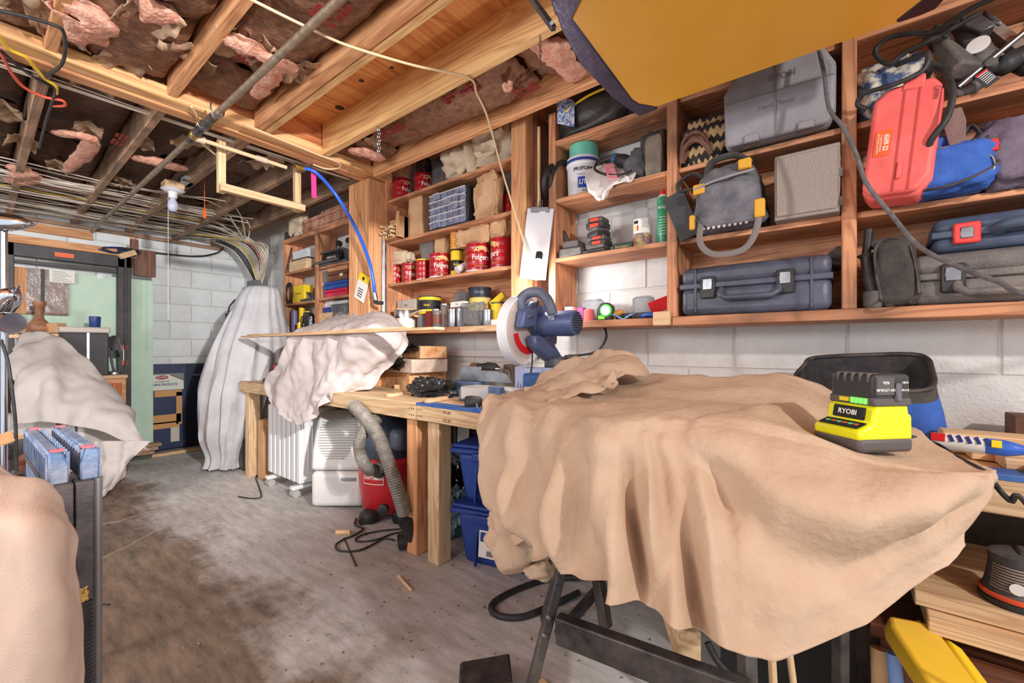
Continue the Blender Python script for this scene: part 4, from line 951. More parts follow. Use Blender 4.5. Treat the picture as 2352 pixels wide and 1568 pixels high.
# ---------------------------------------------------------------- second bay
def tool_case(name, label, w, d, h, M, m, seam=.5, latches=(), handle=None, corner=.03, ridges=(), latch_m=None, cat='tool case'):
    t = thing(name, label, cat, M=M)
    MB(M).bx(-w / 2, w / 2, -d / 2, d / 2, 0, h * seam - .003).build('lower_shell', m, t, bev=corner, seg=3)
    MB(M).bx(-w / 2, w / 2, -d / 2, d / 2, h * seam + .003, h).build('upper_shell', m, t, bev=corner, seg=3)
    MB(M).bx(-w / 2 - .004, w / 2 + .004, -d / 2 - .004, d / 2 + .004, h * seam - .012, h * seam + .012).build('seam_rim', m, t, bev=.004)
    for x in ridges: MB(M).bx(x - .006, x + .006, -d / 2 - .005, d / 2, .01, h - .008).build('ridge', m, t, bev=.004)
    for x in latches:
        l = MB(M).bx(x - .028, x + .028, -d / 2 - .016, -d / 2, h * seam - .055, h * seam + .035).build('latch', latch_m or BLACK, t, bev=.004)
        MB(M).bx(x - .018, x + .018, -d / 2 - .020, -d / 2 - .015, h * seam - .02, h * seam + .025).build('latch_plate', STEEL, l, bev=.002)
    if handle:
        hw = handle
        MB(M).tube([(-hw / 2, -d / 2, h * seam - .02), (-hw / 2, -d / 2 - .03, h * seam - .045), (-hw / 2 + .02, -d / 2 - .035, h * seam - .06), (hw / 2 - .02, -d / 2 - .035, h * seam - .06), (hw / 2, -d / 2 - .03, h * seam - .045), (hw / 2, -d / 2, h * seam - .02)], .012, 8).build('handle', m, t, smooth=50, bev=0)
    return t
# grey plane case: stands on its long edge, its lid facing out
M = frame((-.19, 1.885, Z3), .16, 0, .05)
t = thing('tool_case', 'large light grey moulded power tool case standing on the upper shelf', 'tool case', M=M)
pg = [(-.175, 0), (.16, 0), (.178, .05), (.178, .2), (.14, .27), (-.13, .27), (-.175, .2)]
MB(M).prism(pg, -.02, .1).build('back_shell', GREYC, t, bev=.02, seg=3)
MB(M).prism([(x * .985, z * .97 + .004) for x, z in pg], -.05, -.022).build('front_shell', GREYC, t, bev=.025, seg=3)
MB(M).bx(-.002, .002, -.0535, -.049, .01, .262).bx(-.17, .17, -.0535, -.049, .158, .161).build('mould_line', mat('grey_line', (120, 116, 120), .6), t)
text('RYOBI', .03, mat('embossed', (120, 116, 124), .6), t, M @ face_y((.02, -.0525, .205)), 0, .01)
text('Hand Planer', .024, mat('embossed', (120, 116, 124), .6), t, M @ face_y((.0, -.0525, .115)), 0, .0)
for x in (-.08, .09): MB(M).bx(x - .025, x + .025, -.06, .02, -.0 + .002, .03).build('latch', GREYC, t, bev=.004)
# zigzag bag with leather handles
X0, X1, zt = span(1566, 1680, 262, 1.92)
m = bpy.data.materials.new('zigzag_canvas'); m.use_nodes = True; k = Nodes(m); b = k.n['Principled BSDF']; b.inputs['Roughness'].default_value = .9
tc = k.new('ShaderNodeTexCoord'); s = k.new('ShaderNodeSeparateXYZ'); k.link(tc.outputs['Object'], s.inputs[0])
m1 = k.new('ShaderNodeMath', operation='PINGPONG'); m1.inputs[1].default_value = .012; k.link(s.outputs['X'], m1.inputs[0])
a1 = k.new('ShaderNodeMath', operation='MULTIPLY_ADD'); a1.inputs[1].default_value = 1.6; k.link(m1.outputs[0], a1.inputs[0]); k.link(s.outputs['Z'], a1.inputs[2])
m2 = k.new('ShaderNodeMath', operation='PINGPONG'); m2.inputs[1].default_value = .03; k.link(a1.outputs[0], m2.inputs[0])
cr = k.new('ShaderNodeValToRGB'); cr.color_ramp.interpolation = 'CONSTANT'; cr.color_ramp.elements[1].position = .5; cr.color_ramp.elements[0].color = rgb((206, 172, 124)); cr.color_ramp.elements[1].color = rgb((52, 48, 46))
m3 = k.new('ShaderNodeMath', operation='MULTIPLY'); m3.inputs[1].default_value = 33.; k.link(m2.outputs[0], m3.inputs[0]); k.link(m3.outputs[0], cr.inputs['Fac']); k.link(cr.outputs['Color'], b.inputs['Base Color'])
t = thing('woven_bag', 'tan and black zigzag woven bag slumped left of the grey tool case', 'bag', ((X0 + X1) / 2, 2.0, Z3), 0); M = FR[t.name]; w = X1 - X0; h = zt - Z3
MB(M).blob((0, 0, h * .48), (w * 1.05, .2, h * 1.02), .14, 71, 3, 24, 3, .09, 4).build('body', m, t, smooth=60)
for i in range(2):
    MB(M).tube([(-w * .45, -.1, .01), (-w * .4, -.12, .06 + .03 * i), (-w * .15, -.13, .085 + .03 * i), (w * .05, -.13, .05 + .03 * i), (w * .15, -.12, .01)], .012, 8, 5, .6).build('handle', LEATH, t, smooth=60)
# tool bag
X0, X1, zt = span(1592, 1765, 372, 1.88)
t = thing('tool_bag', 'dusty grey canvas tool bag with yellow corner trims, hanging strap below', 'bag', ((X0 + X1) / 2, 1.93, Z2), 0); M = FR[t.name]; w = X1 - X0; h = zt - Z2
MB(M).blob((0, 0, h * .47), (w, .2, h * .94), .06, 72, 4.5, 30, 3, .07, 3.5, shape=lambda p: Vector((p.x * (1 - .28 * (p.z / h + .5)) - .012 * (p.z / h + .5), p.y, p.z))).build('body', GFAB, t, smooth=60)
MB(M).blob((.005, -.075, h * .35), (w * .84, .08, h * .66), .04, 73, 5, 24, 3, .05, 4, shape=lambda p: Vector((p.x * (1 - .16 * (p.z / h + .5)), p.y, p.z))).build('front_pocket', mat('grey_canvas_front', (128, 126, 132), .9, col2=(92, 92, 102), vs=14, bump=.4, bs=110), t, smooth=60)
MB(M).tube([(-w * .42, -.115, h * .62), (-w * .1, -.125, h * .68), (w * .36, -.12, h * .72)], .005, 6, 5).build('piping', mat('grey_piping', (150, 148, 150), .8), t)
for x, z, sx, sz in ((-w * .36, h * .62, .045, .04), (w * .24, h * .84, .045, .04), (w * .42, h * .18, .035, .07), (-w * .46, h * .14, .02, .06)): MB(M).bx(x - sx / 2, x + sx / 2, -.118, -.09, z - sz / 2, z + sz / 2).build('yellow_trim', mat('yellow_fabric', (222, 166, 60), .8), t, bev=.006, seg=2)
MB(M).tube([(-w * .3, -.05, h * .85), (-w * .2, -.08, h * 1.02), (w * .1, -.08, h * 1.04), (w * .3, -.06, h * .9)], .016, 8, 6, .4).build('carry_handle', BFAB, t, smooth=60)
MB(M).tube([(-w * .35, -.02, h * .88), (-w * .5, -.06, h * .95), (-w * .72, -.05, h * .86), (-w * .7, -.04, h * .74), (-w * .5, -.06, h * .72)], .014, 8, 6, .35).build('side_strap', BFAB, t, smooth=60)
MB(M).tube([(-w * .34, -.1, .04), (-w * .33, -.13, -.05), (-w * .2, -.14, -.10), (.0, -.14, -.115), (w * .25, -.13, -.10), (w * .38, -.12, -.04), (w * .42, -.1, .05)], .012, 8, 6, .4).build('shoulder_strap', mat('grey_webbing', (128, 122, 120), .85, bump=.4, bs=200), t, smooth=60)
for k_ in range(9): MB(M).lathe([(.006, 0), (.006, .01)], 8, (-w * .3 + k_ * w * .07, -.1, .004), (0, -1, 0)).build('stud', ZINC, t)
# upright handle loop over the shelf edge and a black board
single(MB(frame(at_y(1566, 495, 1.885), 0, -.35, .1)).bx(-.045, .045, -.004, .01, -.105, .105), 'black_board', mat('black_board', (52, 52, 56), .6, col2=(70, 70, 74), vs=8), 'tilted square black board left of the grey tool bag', 'board', bev=.003)
X0, X1, zt = span(1780, 1932, 345, 1.86)
t = thing('metal_box', 'plain grey textured metal box tilted on the shelf beside the tool bag', 'box', M=frame(((X0 + X1) / 2 - .002, 1.91, Z2), .0, 0, 0)); M = FR[t.name]; w = X1 - X0; h = zt - Z2 + .005
MB(M).bx(-w / 2, w / 2, -.05, .2, .0, h).build('body', GREYM, t, bev=.004)
MB(M).bx(-w / 2 + .006, w / 2 - .006, -.056, -.05, .012, h - .012).build('front_panel', GREYM, t, bev=.003)
MB(M).bx(w / 2 - .004, w / 2 + .006, -.05, -.03, h * .5, h * .62).bx(w / 2 - .004, w / 2 + .006, -.05, -.03, .02, .05).build('hinge', DSTEEL, t)
# black case on the ledge
M = frame((-.285, 2.0, Z1), 0, 0, .015)
t = tool_case('tool_case', 'long scuffed black tool case with metal latches on the lower ledge', .52, .23, .205, M, mat('scuffed_case', (66, 68, 80), .42, col2=(88, 92, 112), vs=6, bump=.1, bs=90), .6, (-.15, .12), .2, .028, (-.2, .2))
P = at_y(1918, 590, 1.99)
single(MB().lathe([(.03, 0), (.036, .01), (.036, .05), (.024, .055), (.02, .09)], 18, (P.x, 2.05, P.z - .02), (.2, -1, .5)), 'hose_adapter', BLACKD, 'round black hose adapter behind the long black case', 'adapter', smooth=40)
# ---------------------------------------------------------------- third bay
t = thing('denim_bag', 'striped denim bag behind the red case with a black cord over it', 'bag', (.15, 2.0, Z3), 0); M = FR[t.name]
DEN = mat('denim_stripe', (70, 88, 124), .9, col2=(206, 196, 180), vs=22, wide=.06, bump=.3, bs=120)
MB(M).blob((-.01, 0, .095), (.19, .2, .2), .12, 81, 3, 22, 3, .1, 4).build('body', DEN, t, smooth=60)
M = Matrix.Translation((.135, 1.80, Z2 + .0)) @ Euler((radians(-7), radians(5), radians(-8))).to_matrix().to_4x4()
t = thing('tool_case', 'bright salmon-red plastic saw case standing on end in the right bay', 'tool case', M=M)
w, h = .165, .36
pg = [(-w / 2, .03), (-w / 2 + .02, 0), (w / 2 - .03, 0), (w / 2, .05), (w / 2, h - .03), (w / 2 - .02, h), (-w / 2 + .04, h - .0), (-w / 2, h - .04)]
MB(M).prism(pg, -.0, .09).build('back_shell', REDC, t, bev=.012, seg=3)
MB(M).prism([(x * .97, z * .985 + .003) for x, z in pg], -.03, -.004).build('front_shell', REDC, t, bev=.014, seg=3)
for x in (-.005, .03): MB(M).bx(x, x + .003, -.0335, -.029, .01, h - .012).build('groove', mat('dark_red_line', (190, 70, 68), .6), t)
MB(M).bx(-.01, .04, -.036, -.004, h - .03, h + .012).build('latch', REDC, t, bev=.004)
MB(M).bx(.0, .012, -.04, -.028, .045, .1).build('lower_latch', REDC, t, bev=.003)
lb = MB(M).bx(-.062, -.022, -.0325, -.030, .13, .215).build('orange_label', mat('label_orange', (232, 100, 50), .5), t)
Mr = M @ Matrix.Translation((-.034, -.0335, .172)) @ Matrix.Rotation(pi / 2, 4, 'X') @ Matrix.Rotation(-pi / 2, 4, 'Z')
text('6509-22', .018, WHITE, t, Mr, 0, .02, sx=.9)
text('11 AMP ADJUSTABLE', .006, WHITE, t, Mr @ Matrix.Translation((0, -.013, 0)), 0, .01); text('3/4" STROKE, 0-3000 SPM', .006, WHITE, t, Mr @ Matrix.Translation((0, -.02, 0)), 0, .01)
text('OMW', .02, mat('marker_ink', (90, 40, 44), .7), t, M @ Matrix.Translation((.068, -.0335, .3)) @ Matrix.Rotation(pi / 2, 4, 'X') @ Matrix.Rotation(-pi / 2, 4, 'Z'), 0, .0, sx=.8)
# blue bag
t = thing('tool_bag', 'bright blue zipped canvas bag with grey handles beside the red case', 'bag', (.25, 1.93, Z2), 0); M = FR[t.name]
MB(M).blob((-.0, -.02, .075), (.24, .18, .15), .06, 83, 4, 24, 3, .06, 4).build('body', BLUEC, t, smooth=60)
MB(M).blob((-.02, -.01, .155), (.13, .12, .08), .12, 84, 3, 18, 3, .1, 4).build('top_gather', BLUEC, t, smooth=60)
HG = mat('handle_webbing', (128, 104, 100), .85, bump=.4, bs=180)
for dx in (-.035, .03): MB(M).slab([(dx - .016, -.09, .135), (dx + .018, -.09, .135), (dx + .028 - dx * .2, -.075, .215), (dx + .014, -.065, .262), (dx - .008, -.065, .262), (dx - .022 - dx * .2, -.075, .215)], (0, .006, 0)).build('handle', HG, t, bev=.002)
MB(M).lathe([(.008, 0), (.008, .012)], 10, (-.022, -.095, .165), (0, -1, 0)).build('clasp', STEEL, t)
MB(M).bx(-.05, .012, -.1, -.09, .125, .14).build('handle_wrap', HG, t, bev=.003)
MB(M).tube([(-.115, -.1, .02), (0, -.118, .01), (.1, -.1, .05), (.118, -.06, .1), (.06, -.1, .142)], .004, 6, 6).build('zip', BLKSTEEL, t)
MB(M).tube([(.04, -.04, .16), (.065, -.05, .2), (.085, -.05, .17), (.1, -.04, .14)], .014, 8, 6, .35).build('side_strap', BFAB, t, smooth=60)
t = thing('pack_bag', 'plum grey bag with a carabiner at the right end of the middle shelf', 'bag', (.43, 1.95, Z2), 0); M = FR[t.name]
MB(M).blob((-.01, 0, .1), (.2, .2, .21), .08, 85, 3, 22, 3, .08, 4).build('body', PFAB, t, smooth=60)
MB(M).bx(-.085, -.065, -.112, -.1, .1, .135).build('red_tab', RED, t, bev=.002)
MB(M).tube([(-.09 + .016 * cos(a), -.115, .06 + .03 * sin(a)) for a in [k * 2 * pi / 14 for k in range(14)]], .003, 6, closed=True).build('carabiner', STEEL, t, smooth=60)
MB(M).tube([(-.085, -.1, .15), (-.11, -.11, .11), (-.095, -.115, .085)], .006, 6, 5, .6).build('strap', BFAB, t, smooth=60)
# power tools on the upper right
t = thing('reciprocating_saw', 'dusty dark grey power tool with a rear grip on the upper right shelf', 'power tool', at_y(2190, 180, 1.95)); 
GT = mat('dusty_tool', (112, 104, 98), .65, col2=(74, 70, 70), vs=9, bump=.2, bs=90)
a, b_ = at_y(2150, 85, 1.93), at_y(2215, 165, 1.88)
q = (b_ - a).to_track_quat('Z', 'Y').to_matrix().to_4x4(); Mq = Matrix.Translation(a) @ q
L_ = (b_ - a).length
MB(Mq).taper((0, 0, 0), (.03, .03), (0, 0, L_), (.085, .06)).build('motor_housing', GT, t, bev=.01, seg=2)
MB(Mq).bx(-.016, .016, -.024, .024, -.03, .05).build('cord_boot', RUB, t, bev=.006)
MB().tube([at_y(2190, 40, 2.0), at_y(2225, 85, 1.97), at_y(2250, 130, 1.95), at_y(2270, 165, 1.95)], [.024, .034, .036, .03], 12, 4).build('body', BLACKD, t, smooth=60)
MB().lathe([(.026, 0), (.026, .004)], 20, at_y(2247, 104, 1.9), (-.35, -1, .2)).build('badge', PAPER, t)
MB().slab([at_y(2205, 38, 1.92), at_y(2250, 28, 1.92), at_y(2290, 55, 1.9), at_y(2255, 72, 1.9), at_y(2215, 62, 1.92)], (0, .06, 0)).build('shoe', DSTEEL, t, bev=.004)
t = thing('steel_clamp', 'rusty grey steel clamp bar leaning behind the power tool', 'clamp', at_y(2300, 110, 2.0))
MB().tube([at_y(2270, 60, 2.0), at_y(2352, 125, 1.96), at_y(2400, 165, 1.95)], .022, 4).build('bar', mat('rusty_steel', (150, 140, 132), .6, .4, col2=(124, 84, 60), vs=18), t)
MB().slab([at_y(2260, 20, 1.98), at_y(2300, 45, 1.97), at_y(2300, 58, 1.97), at_y(2268, 45, 1.98)], (0, .04, 0)).build('jaw', DSTEEL, t, bev=.004)
single(MB().tube([at_y(2200, 200, 1.9), at_y(2290, 125, 1.9), at_y(2400, 35, 1.9)], .008, 10), 'steel_tube', STEEL, 'long shiny steel tube lying across the upper right shelf', 'tube', smooth=60)
t = thing('sander_grip', 'black grip of a power tool with a warning tag, upper right shelf edge', 'power tool', at_y(2300, 150, 1.9))
MB().tube([at_y(2265, 160, 1.93), at_y(2300, 152, 1.93), at_y(2340, 135, 1.95), at_y(2380, 150, 1.97)], [.018, .03, .036, .03], 12, 5).build('body', BLACK, t, smooth=60)
MB().lathe([(.014, 0), (.012, .02)], 14, at_y(2278, 148, 1.9), (-.3, -1, 0)).build('knob', BLACKD, t)
MB().slab([at_y(2238, 178, 1.885), at_y(2266, 157, 1.885), at_y(2297, 180, 1.885), at_y(2265, 203, 1.885)], (0, .002, 0)).build('warning_tag', mat('tag_black', (46, 46, 50), .6), t)
MB().slab([at_y(2240, 176, 1.884), at_y(2266, 157, 1.884), at_y(2269, 160, 1.884), at_y(2243, 179, 1.884)], (0, .001, 0)).build('tag_stripe', RED, t)
for k_ in range(6):
    f = k_ / 6; a = at_y(2246 + 24 * f, 178 + 17 * f, 1.8835); b_ = at_y(2268 + 22 * f, 162 + 16 * f, 1.8835)
    MB().tube([a, b_], .0011, 4).build('print_line', PAPER, t)
MB().tube([at_y(2185, 195, 1.95), at_y(2210, 215, 1.94), at_y(2260, 180, 1.95), at_y(2300, 150, 1.97)], .02, 8, 4).build('pipe', BLACKD, t, smooth=60)
cp = [[(2352, -30, 1.7), (2240, 15, 1.75), (2150, 70, 1.82), (2080, 78, 1.85), (2035, 90, 1.86), (2010, 120, 1.87), (2040, 147, 1.86), (2080, 120, 1.85), (2150, 85, 1.83), (2250, 30, 1.82)],
      [(2060, 150, 1.86), (2120, 125, 1.8), (2132, 135, 1.79), (2115, 165, 1.79), (2050, 195, 1.79), (1985, 215, 1.82), (1970, 240, 1.84), (1990, 250, 1.84)],
      [(2135, 145, 1.84), (2170, 165, 1.82), (2188, 210, 1.78), (2175, 270, 1.76), (2140, 320, 1.77), (2130, 350, 1.8)]]
for i, c in enumerate(cp):
    single(MB().tube([at_y(*p) for p in c], .0075 if i != 2 else .009, 8, 8), 'power_cord', RUB, ('black cord looping from the top of the right bay', 'black cord coiled over the denim bag', 'thick black cord hanging past the right edge of the red case')[i], 'cord', smooth=60)
single(MB().tube([at_y(1880, 110, 1.72), at_y(1893, 170, 1.71), at_y(1905, 250, 1.7), at_y(1935, 290, 1.69), at_y(1965, 350, 1.68), at_y(1990, 420, 1.66), at_y(2045, 490, 1.64), at_y(2110, 565, 1.6), at_y(2200, 612, 1.55), at_y(2290, 645, 1.5), at_y(2400, 672, 1.45), Vector((.62, 1.5, 1.3)), Vector((.85, 1.7, 1.33)), Vector((.95, 2.1, 1.36))], .0062, 10, 8), 'power_cord', mat('grey_cord', (74, 72, 76), .45, col2=(110, 108, 110), vs=30), 'long grey cord sagging in front of the right shelf bays', 'cord', smooth=60)
# ledge of the third bay
t = thing('angle_grinder', 'slim black power tool standing at the left of the right ledge', 'power tool', (.092, 1.925, Z1), 0); M = FR[t.name]
MB(M).lathe([(.022, 0), (.03, .01), (.03, .055), (.018, .06)], 16, (0, -.01, 0)).build('head', BLACKD, t, smooth=40)
MB(M).tube([(0, 0, .055), (-.012, .01, .12), (-.02, .02, .19)], [.022, .018, .026], 12, 5).build('body', BLACK, t, smooth=60)
MB(M).tube([(-.02, .02, .19), (-.015, .02, .24), (-.012, .02, .28)], .013, 10, 3).build('cord_boot', RUB, t, smooth=60)
t = thing('tool_pouch', 'dusty black zipped pouch with a wrist loop on the right ledge', 'pouch', M=frame((.165, 1.93, Z1), -.08, -.12, -.15)); M = FR[t.name]
MB(M).blob((0, 0, .115), (.1, .11, .23), .05, 91, 5.5, 22, 3, .04, 4).build('body', BFAB, t, smooth=60)
MB(M).tube([(-.045, -.055, .02), (-.048, -.05, .12), (-.04, -.045, .21), (0, -.045, .232), (.042, -.045, .2), (.05, -.05, .1), (.048, -.055, .02)], .005, 6, 5).build('zip', BLKSTEEL, t)
MB(M).tube([(-.045, -.05, .03), (-.04, -.09, .012), (0, -.1, .006), (.045, -.09, .012), (.05, -.05, .03)], .006, 8, 6, .5).build('wrist_loop', BFAB, t, smooth=60)
MB(M).blob((-.03, -.0, .235), (.06, .05, .03), .1, 92, 3, 10).build('pull', BFAB, t, smooth=60)
M = frame((.385, 2.0, Z1), 0, 0, -.06)
t = tool_case('tool_case', 'dusty black tool case with a wide handle under the blue case', .40, .22, .165, M, mat('dusty_case', (96, 92, 94), .6, col2=(128, 120, 114), vs=6, bump=.3, bs=150), .55, (-.1,), .18, .03, ())
M = frame((.41, 2.0, Z1 + .167), 0, 0, -.05)
t = tool_case('tool_case', 'dark blue tool case with a red latch on top of the dusty black case', .34, .2, .11, M, mat('slate_blue_case', (62, 74, 96), .5, col2=(84, 96, 118), vs=6, bump=.1, bs=120), .5, (), None, .03)
MB(M).bx(-.125, -.065, -.112, -.1, .02, .085).build('latch', mat('latch_red', (226, 70, 66), .45), t, bev=.005)
MB(M).bx(-.11, -.08, -.115, -.11, .035, .07).build('latch_plate', STEEL, t, bev=.003)
MB(M).tube([(-.03, -.1, .05), (-.01, -.135, .06), (.15, -.135, .06), (.2, -.1, .05)], .017, 10, 5).build('handle', BLUE if False else mat('slate_blue_case', (0, 0, 0)), t, smooth=60)
# ---------------------------------------------------------------- hanging yellow machine
ZH = 2.0
t = thing('air_cleaner', 'hanging machine with a broad yellow underside and scuffed dark metal flanges', 'air cleaner', (-.2, 1.2, ZH))
yel = [at_z(x, y, ZH) for x, y in ((1313, 44), (1452, 230), (1468, 240), (1506, 246), (2060, 54), (2063, 44), (2130, -8), (2300, -190), (1440, -190), (1346, -20))]
MB().slab(yel, (0, 0, .025)).build('yellow_panel', YELD, t, bev=.003)
cx = Vector((-.2, 1.15, ZH))
MB().slab([cx + (p - cx) * .96 + Vector((0, 0, .026)) for p in yel], (0, 0, .24)).build('housing', BLKSTEEL, t, bev=.01)
fl = [(1346, -20), (1313, 44), (1452, 230), (1468, 240), (1503, 246), (1511, 252), (1468, 268), (1440, 250), (1405, 224), (1335, 152), (1292, 75), (1276, 30), (1262, -20)]
MB().slab([at_z(x, y, ZH - .004) for x, y in fl], (0, 0, .05)).build('end_flange', NAVYD, t, bev=.004)
MB().slab([at_z(x, y, ZH - .004) for x, y in ((1262, -20), (1276, 30), (1330, -5), (1350, -40))], (0, 0, -.012)).build('corner_plate', NAVYD, t, bev=.004)
fr = [(2060, 55), (2062, 46), (2130, -8), (2190, -60), (2260, -60), (2168, 2), (2150, 22), (2112, 38)]
MB().slab([at_z(x, y, ZH - .003) for x, y in fr], (0, 0, .06)).build('end_flange', mat('black_flange', (44, 40, 40), .5, .3), t, bev=.004)
a, b_ = at_z(1218, -8, 2.16), at_z(1272, 66, 2.03)
st = MB().tube([a, a + (b_ - a) * .85, b_], [.010, .010], 4).build('hanger_strap', DSTEEL, t)
MB().lathe([(.006, 0), (.006, .006)], 8, b_ + Vector((0, -.008, .01)), (.3, -1, -.3)).build('bolt', STEEL, st)
MB().tube([a, a + Vector((-.02, .02, .25))], .01, 6).build('hanger_rod', DSTEEL, t)

# ---------------------------------------------------------------- workbench
ZB = .82
t = thing('workbench', 'long workbench of pine two-by-fours along the shelf wall', 'workbench', (-1.3, 1.76, 0))
for y0, y1 in ((1.44, 1.60), (1.602, 1.79), (1.792, 1.98), (1.982, 2.12)):
    MB().bx(-4.06, -1.725, y0, y1, ZB - .038, ZB).build('top_board', PINE['x'], t, bev=.003)
    MB().bx(-1.722, 1.6, y0, y1, ZB - .038, ZB - .002).build('top_board', PINE['x'], t, bev=.003)
MB().bx(-4.06, -1.725, 1.40, 1.439, ZB - .089, ZB).build('front_rail', PINE['x'], t, bev=.004)
r2 = MB().bx(-1.722, 1.6, 1.40, 1.439, ZB - .089, ZB).build('front_rail', PINE['x'], t, bev=.004)
MB().bx(-1.72, 1.6, 1.398, 1.47, ZB - .012, ZB + .002).build('blue_edge', mat('blue_paint_edge', (40, 84, 160), .6, col2=(70, 110, 170), vs=18), t, bev=.002)
M = FR[t.name]
for k in range(2): text('STUD', .022, mat('stamp_ink', (96, 84, 74), .7), r2, face_y((-1.49, 1.3985, ZB - .03 - .04 * k)), 0, .01); 
for x in (-1.77, -1.755, -1.74, -1.705, -1.69, -1.675):
    for z in (.03, .065): MB().lathe([(.003, 0), (.003, .001)], 8, (x, 1.3995, ZB - z), (0, -1, 0)).build('screw_head', BLACKINK, r2)
for x0, x1, y0, y1, m in ((-1.85, -1.765, 1.44, 1.53, FIR['z']), (-1.68, -1.595, 1.44, 1.53, PINE['z']), (-4.05, -3.965, 1.44, 1.53, PINE['z']), (.9, .985, 1.44, 1.53, PINE['z']), (-3.9, -3.82, 2.03, 2.12, PINE['z']), (-1.8, -1.72, 2.03, 2.12, PINE['z'])):
    MB().bx(x0, x1, y0, y1, 0, ZB - .04).build('leg', m, t, bev=.005)
# long thin board across the covered machine
single(MB().bx(-4.0, -1.56, 1.385, 1.45, 1.192, 1.206).bx(-3.9, -1.80, 1.40, 1.44, 1.206, 1.216), 'long_strip', OAK['x'], 'long thin wood strip lying across the covered machine in front of the cans', 'board', bev=.002)
# slabs
def slab(c, rz, w, d, h, z, m, label, name='wood_slab'):
    t = thing(name, label, 'slab', (c[0], c[1], z), rz, 'wood slabs stacked on the bench'); M = FR[t.name]
    MB(M).bx(-w, 0, 0, d, 0, h - .002).build('slab', m, t, bev=.006, seg=2)
    return t, M
r1 = radians(-11)
t, M = slab((-2.25, 1.776), r1, .5, .285, .118, ZB, SPALT, 'lowest wood slab of the stack, a dark bark streak on its end')
MB(M).blob((.0, .15, .05), (.01, .2, .05), .3, 3, 2.5, 12, 6, .3, 6, False).build('bark_streak', BARK, t, smooth=60)
t, M = slab((-2.177, 1.738), r1 + .05, .36, .28, .092, ZB + .119, SPALTW, 'middle pale wood slab of the stack with bark on its long side')
MB(M).blob((-.2, .0, .06), (.22, .012, .05), .3, 4, 2.5, 12, 6, .3, 6, False).build('bark_streak', BARK, t, smooth=60)
t, M = slab((-2.17, 1.80), r1 - .06, .3, .2, .085, ZB + .213, SPALT, 'short topmost wood slab of the stack with a barky top')
MB(M).blob((-.15, .0, .07), (.26, .014, .025), .3, 5, 2.5, 12, 6, .3, 6, False).build('bark_streak', BARK, t, smooth=60)
for i, (p0, p1, w, lb, m) in enumerate((((905, 893), (1048, 897), .05, 'thin yellowish wood strip lying before the slab stack', OAK['x']), ((990, 880), (1048, 884), .12, 'flat wood offcut behind the black crumpled film', FIR['x']), ((895, 912), (925, 908), .03, 'short wood sliver on the bench edge', PINE['x']), ((985, 926), (1030, 918), .03, 'thin pale shim on the blue bench edge', OAK['x']))):
    a, b_ = at_z(*p0, ZB), at_z(*p1, ZB); d = (b_ - a); n = Vector((-d.y, d.x, 0)).normalized() * w; zz = .0 if i != 1 else .045
    single(MB().slab([a + Vector((0, 0, zz)), b_ + Vector((0, 0, zz)), b_ + n + Vector((0, 0, zz)), a + n + Vector((0, 0, zz))], (0, 0, .02 if i != 0 else .03)), 'wood_offcut', m, lb, 'board', bev=.002)
p = at_z(975, 912, ZB)
single(MB(frame((p.x, p.y + .05, ZB + .045), 0, 0, .3)).blob((0, 0, 0), (.28, .1, .09), .2, 9, 2.2, 24, 4, .22, 5), 'black_film', BFILM, 'crumpled shiny black plastic film on the bench before the slabs', 'plastic', smooth=50)
# covered machine on the bench
ys = ((1.80, 1.80, 1.80, 1.80, 1.86), (1.5, 1.5, 1.5, 1.52, 1.75), (1.44, 1.43, 1.43, 1.48, 1.68), (1.41, 1.41, 1.42, 1.47, 1.64), (1.395, 1.388, 1.39, 1.43, 1.60), (1.37, 1.36, 1.365, 1.388, 1.43), (1.36, 1.35, 1.36, 1.38, 1.40))
px = (((742, 748), (778, 731), (830, 727), (885, 725), (920, 758)), ((690, 765), (748, 760), (812, 757), (872, 757), (932, 790)), ((668, 792), (706, 800), (760, 800), (835, 802), (922, 808)), ((650, 835), (695, 850), (755, 855), (800, 850), (880, 846)), ((617, 880), (672, 893), (728, 900), (770, 893), (850, 890)), ((632, 925), (664, 946), (700, 952), (742, 925), (778, 905)), ((642, 940), (672, 968), (700, 974), (738, 948), (772, 908)))
def sheet_fold(u, v, p):
    return -(.02 * crease((p.x + p.z * .3, p.y * .6, p.z * .3), 7, 2) + .016 * min(1, v * 2) * sin(u * 23 + v * 3 + 2 * sin(u * 7)) + .01 * crease(p, 13, 9))
drape('dust_sheet', SHEET, 'pinkish white dust sheet over a machine on the bench, hanging past its edge', [[at_y(x, y, Y) for (x, y), Y in zip(r, yr)] for r, yr in zip(px, ys)], 'sheet', sheet_fold, 14, 10)
t = thing('covered_planer', 'squat dark machine hidden under the dust sheet on the bench', 'machine', (-2.95, 1.7, ZB)); MB().bx(-3.12, -2.70, 1.56, 1.96, ZB, 1.12).bx(-3.0, -2.85, 1.5, 1.9, 1.12, 1.18).build('body', BLKSTEEL, t, bev=.02)
tin(627, 645, 836, ZB, 1.62, 'slim red and black can at the left end of the bench', mat('red_cherry', (196, 40, 48), .4), BLACK, word='SAW', wh=.12)
single(MB().bx(-3.75, -3.45, 1.46, 1.6, ZB, ZB + .035), 'black_tool', BLACK, 'flat black tool lying at the left end of the bench', 'tool', bev=.008)
t = thing('grinder_wheel', 'dark bench grinder with a pale wheel behind the dust sheet', 'grinder', (-3.55, 1.75, ZB)); MB().cyl((-3.65, 1.8, 1.02), (-3.45, 1.8, 1.02), .09, n=20).bx(-3.62, -3.48, 1.72, 1.9, ZB, .95).build('body', BLACK, t, bev=.006)
MB().cyl((-3.44, 1.8, 1.02), (-3.41, 1.8, 1.02), .075, n=24).build('wheel', ZINC, t)

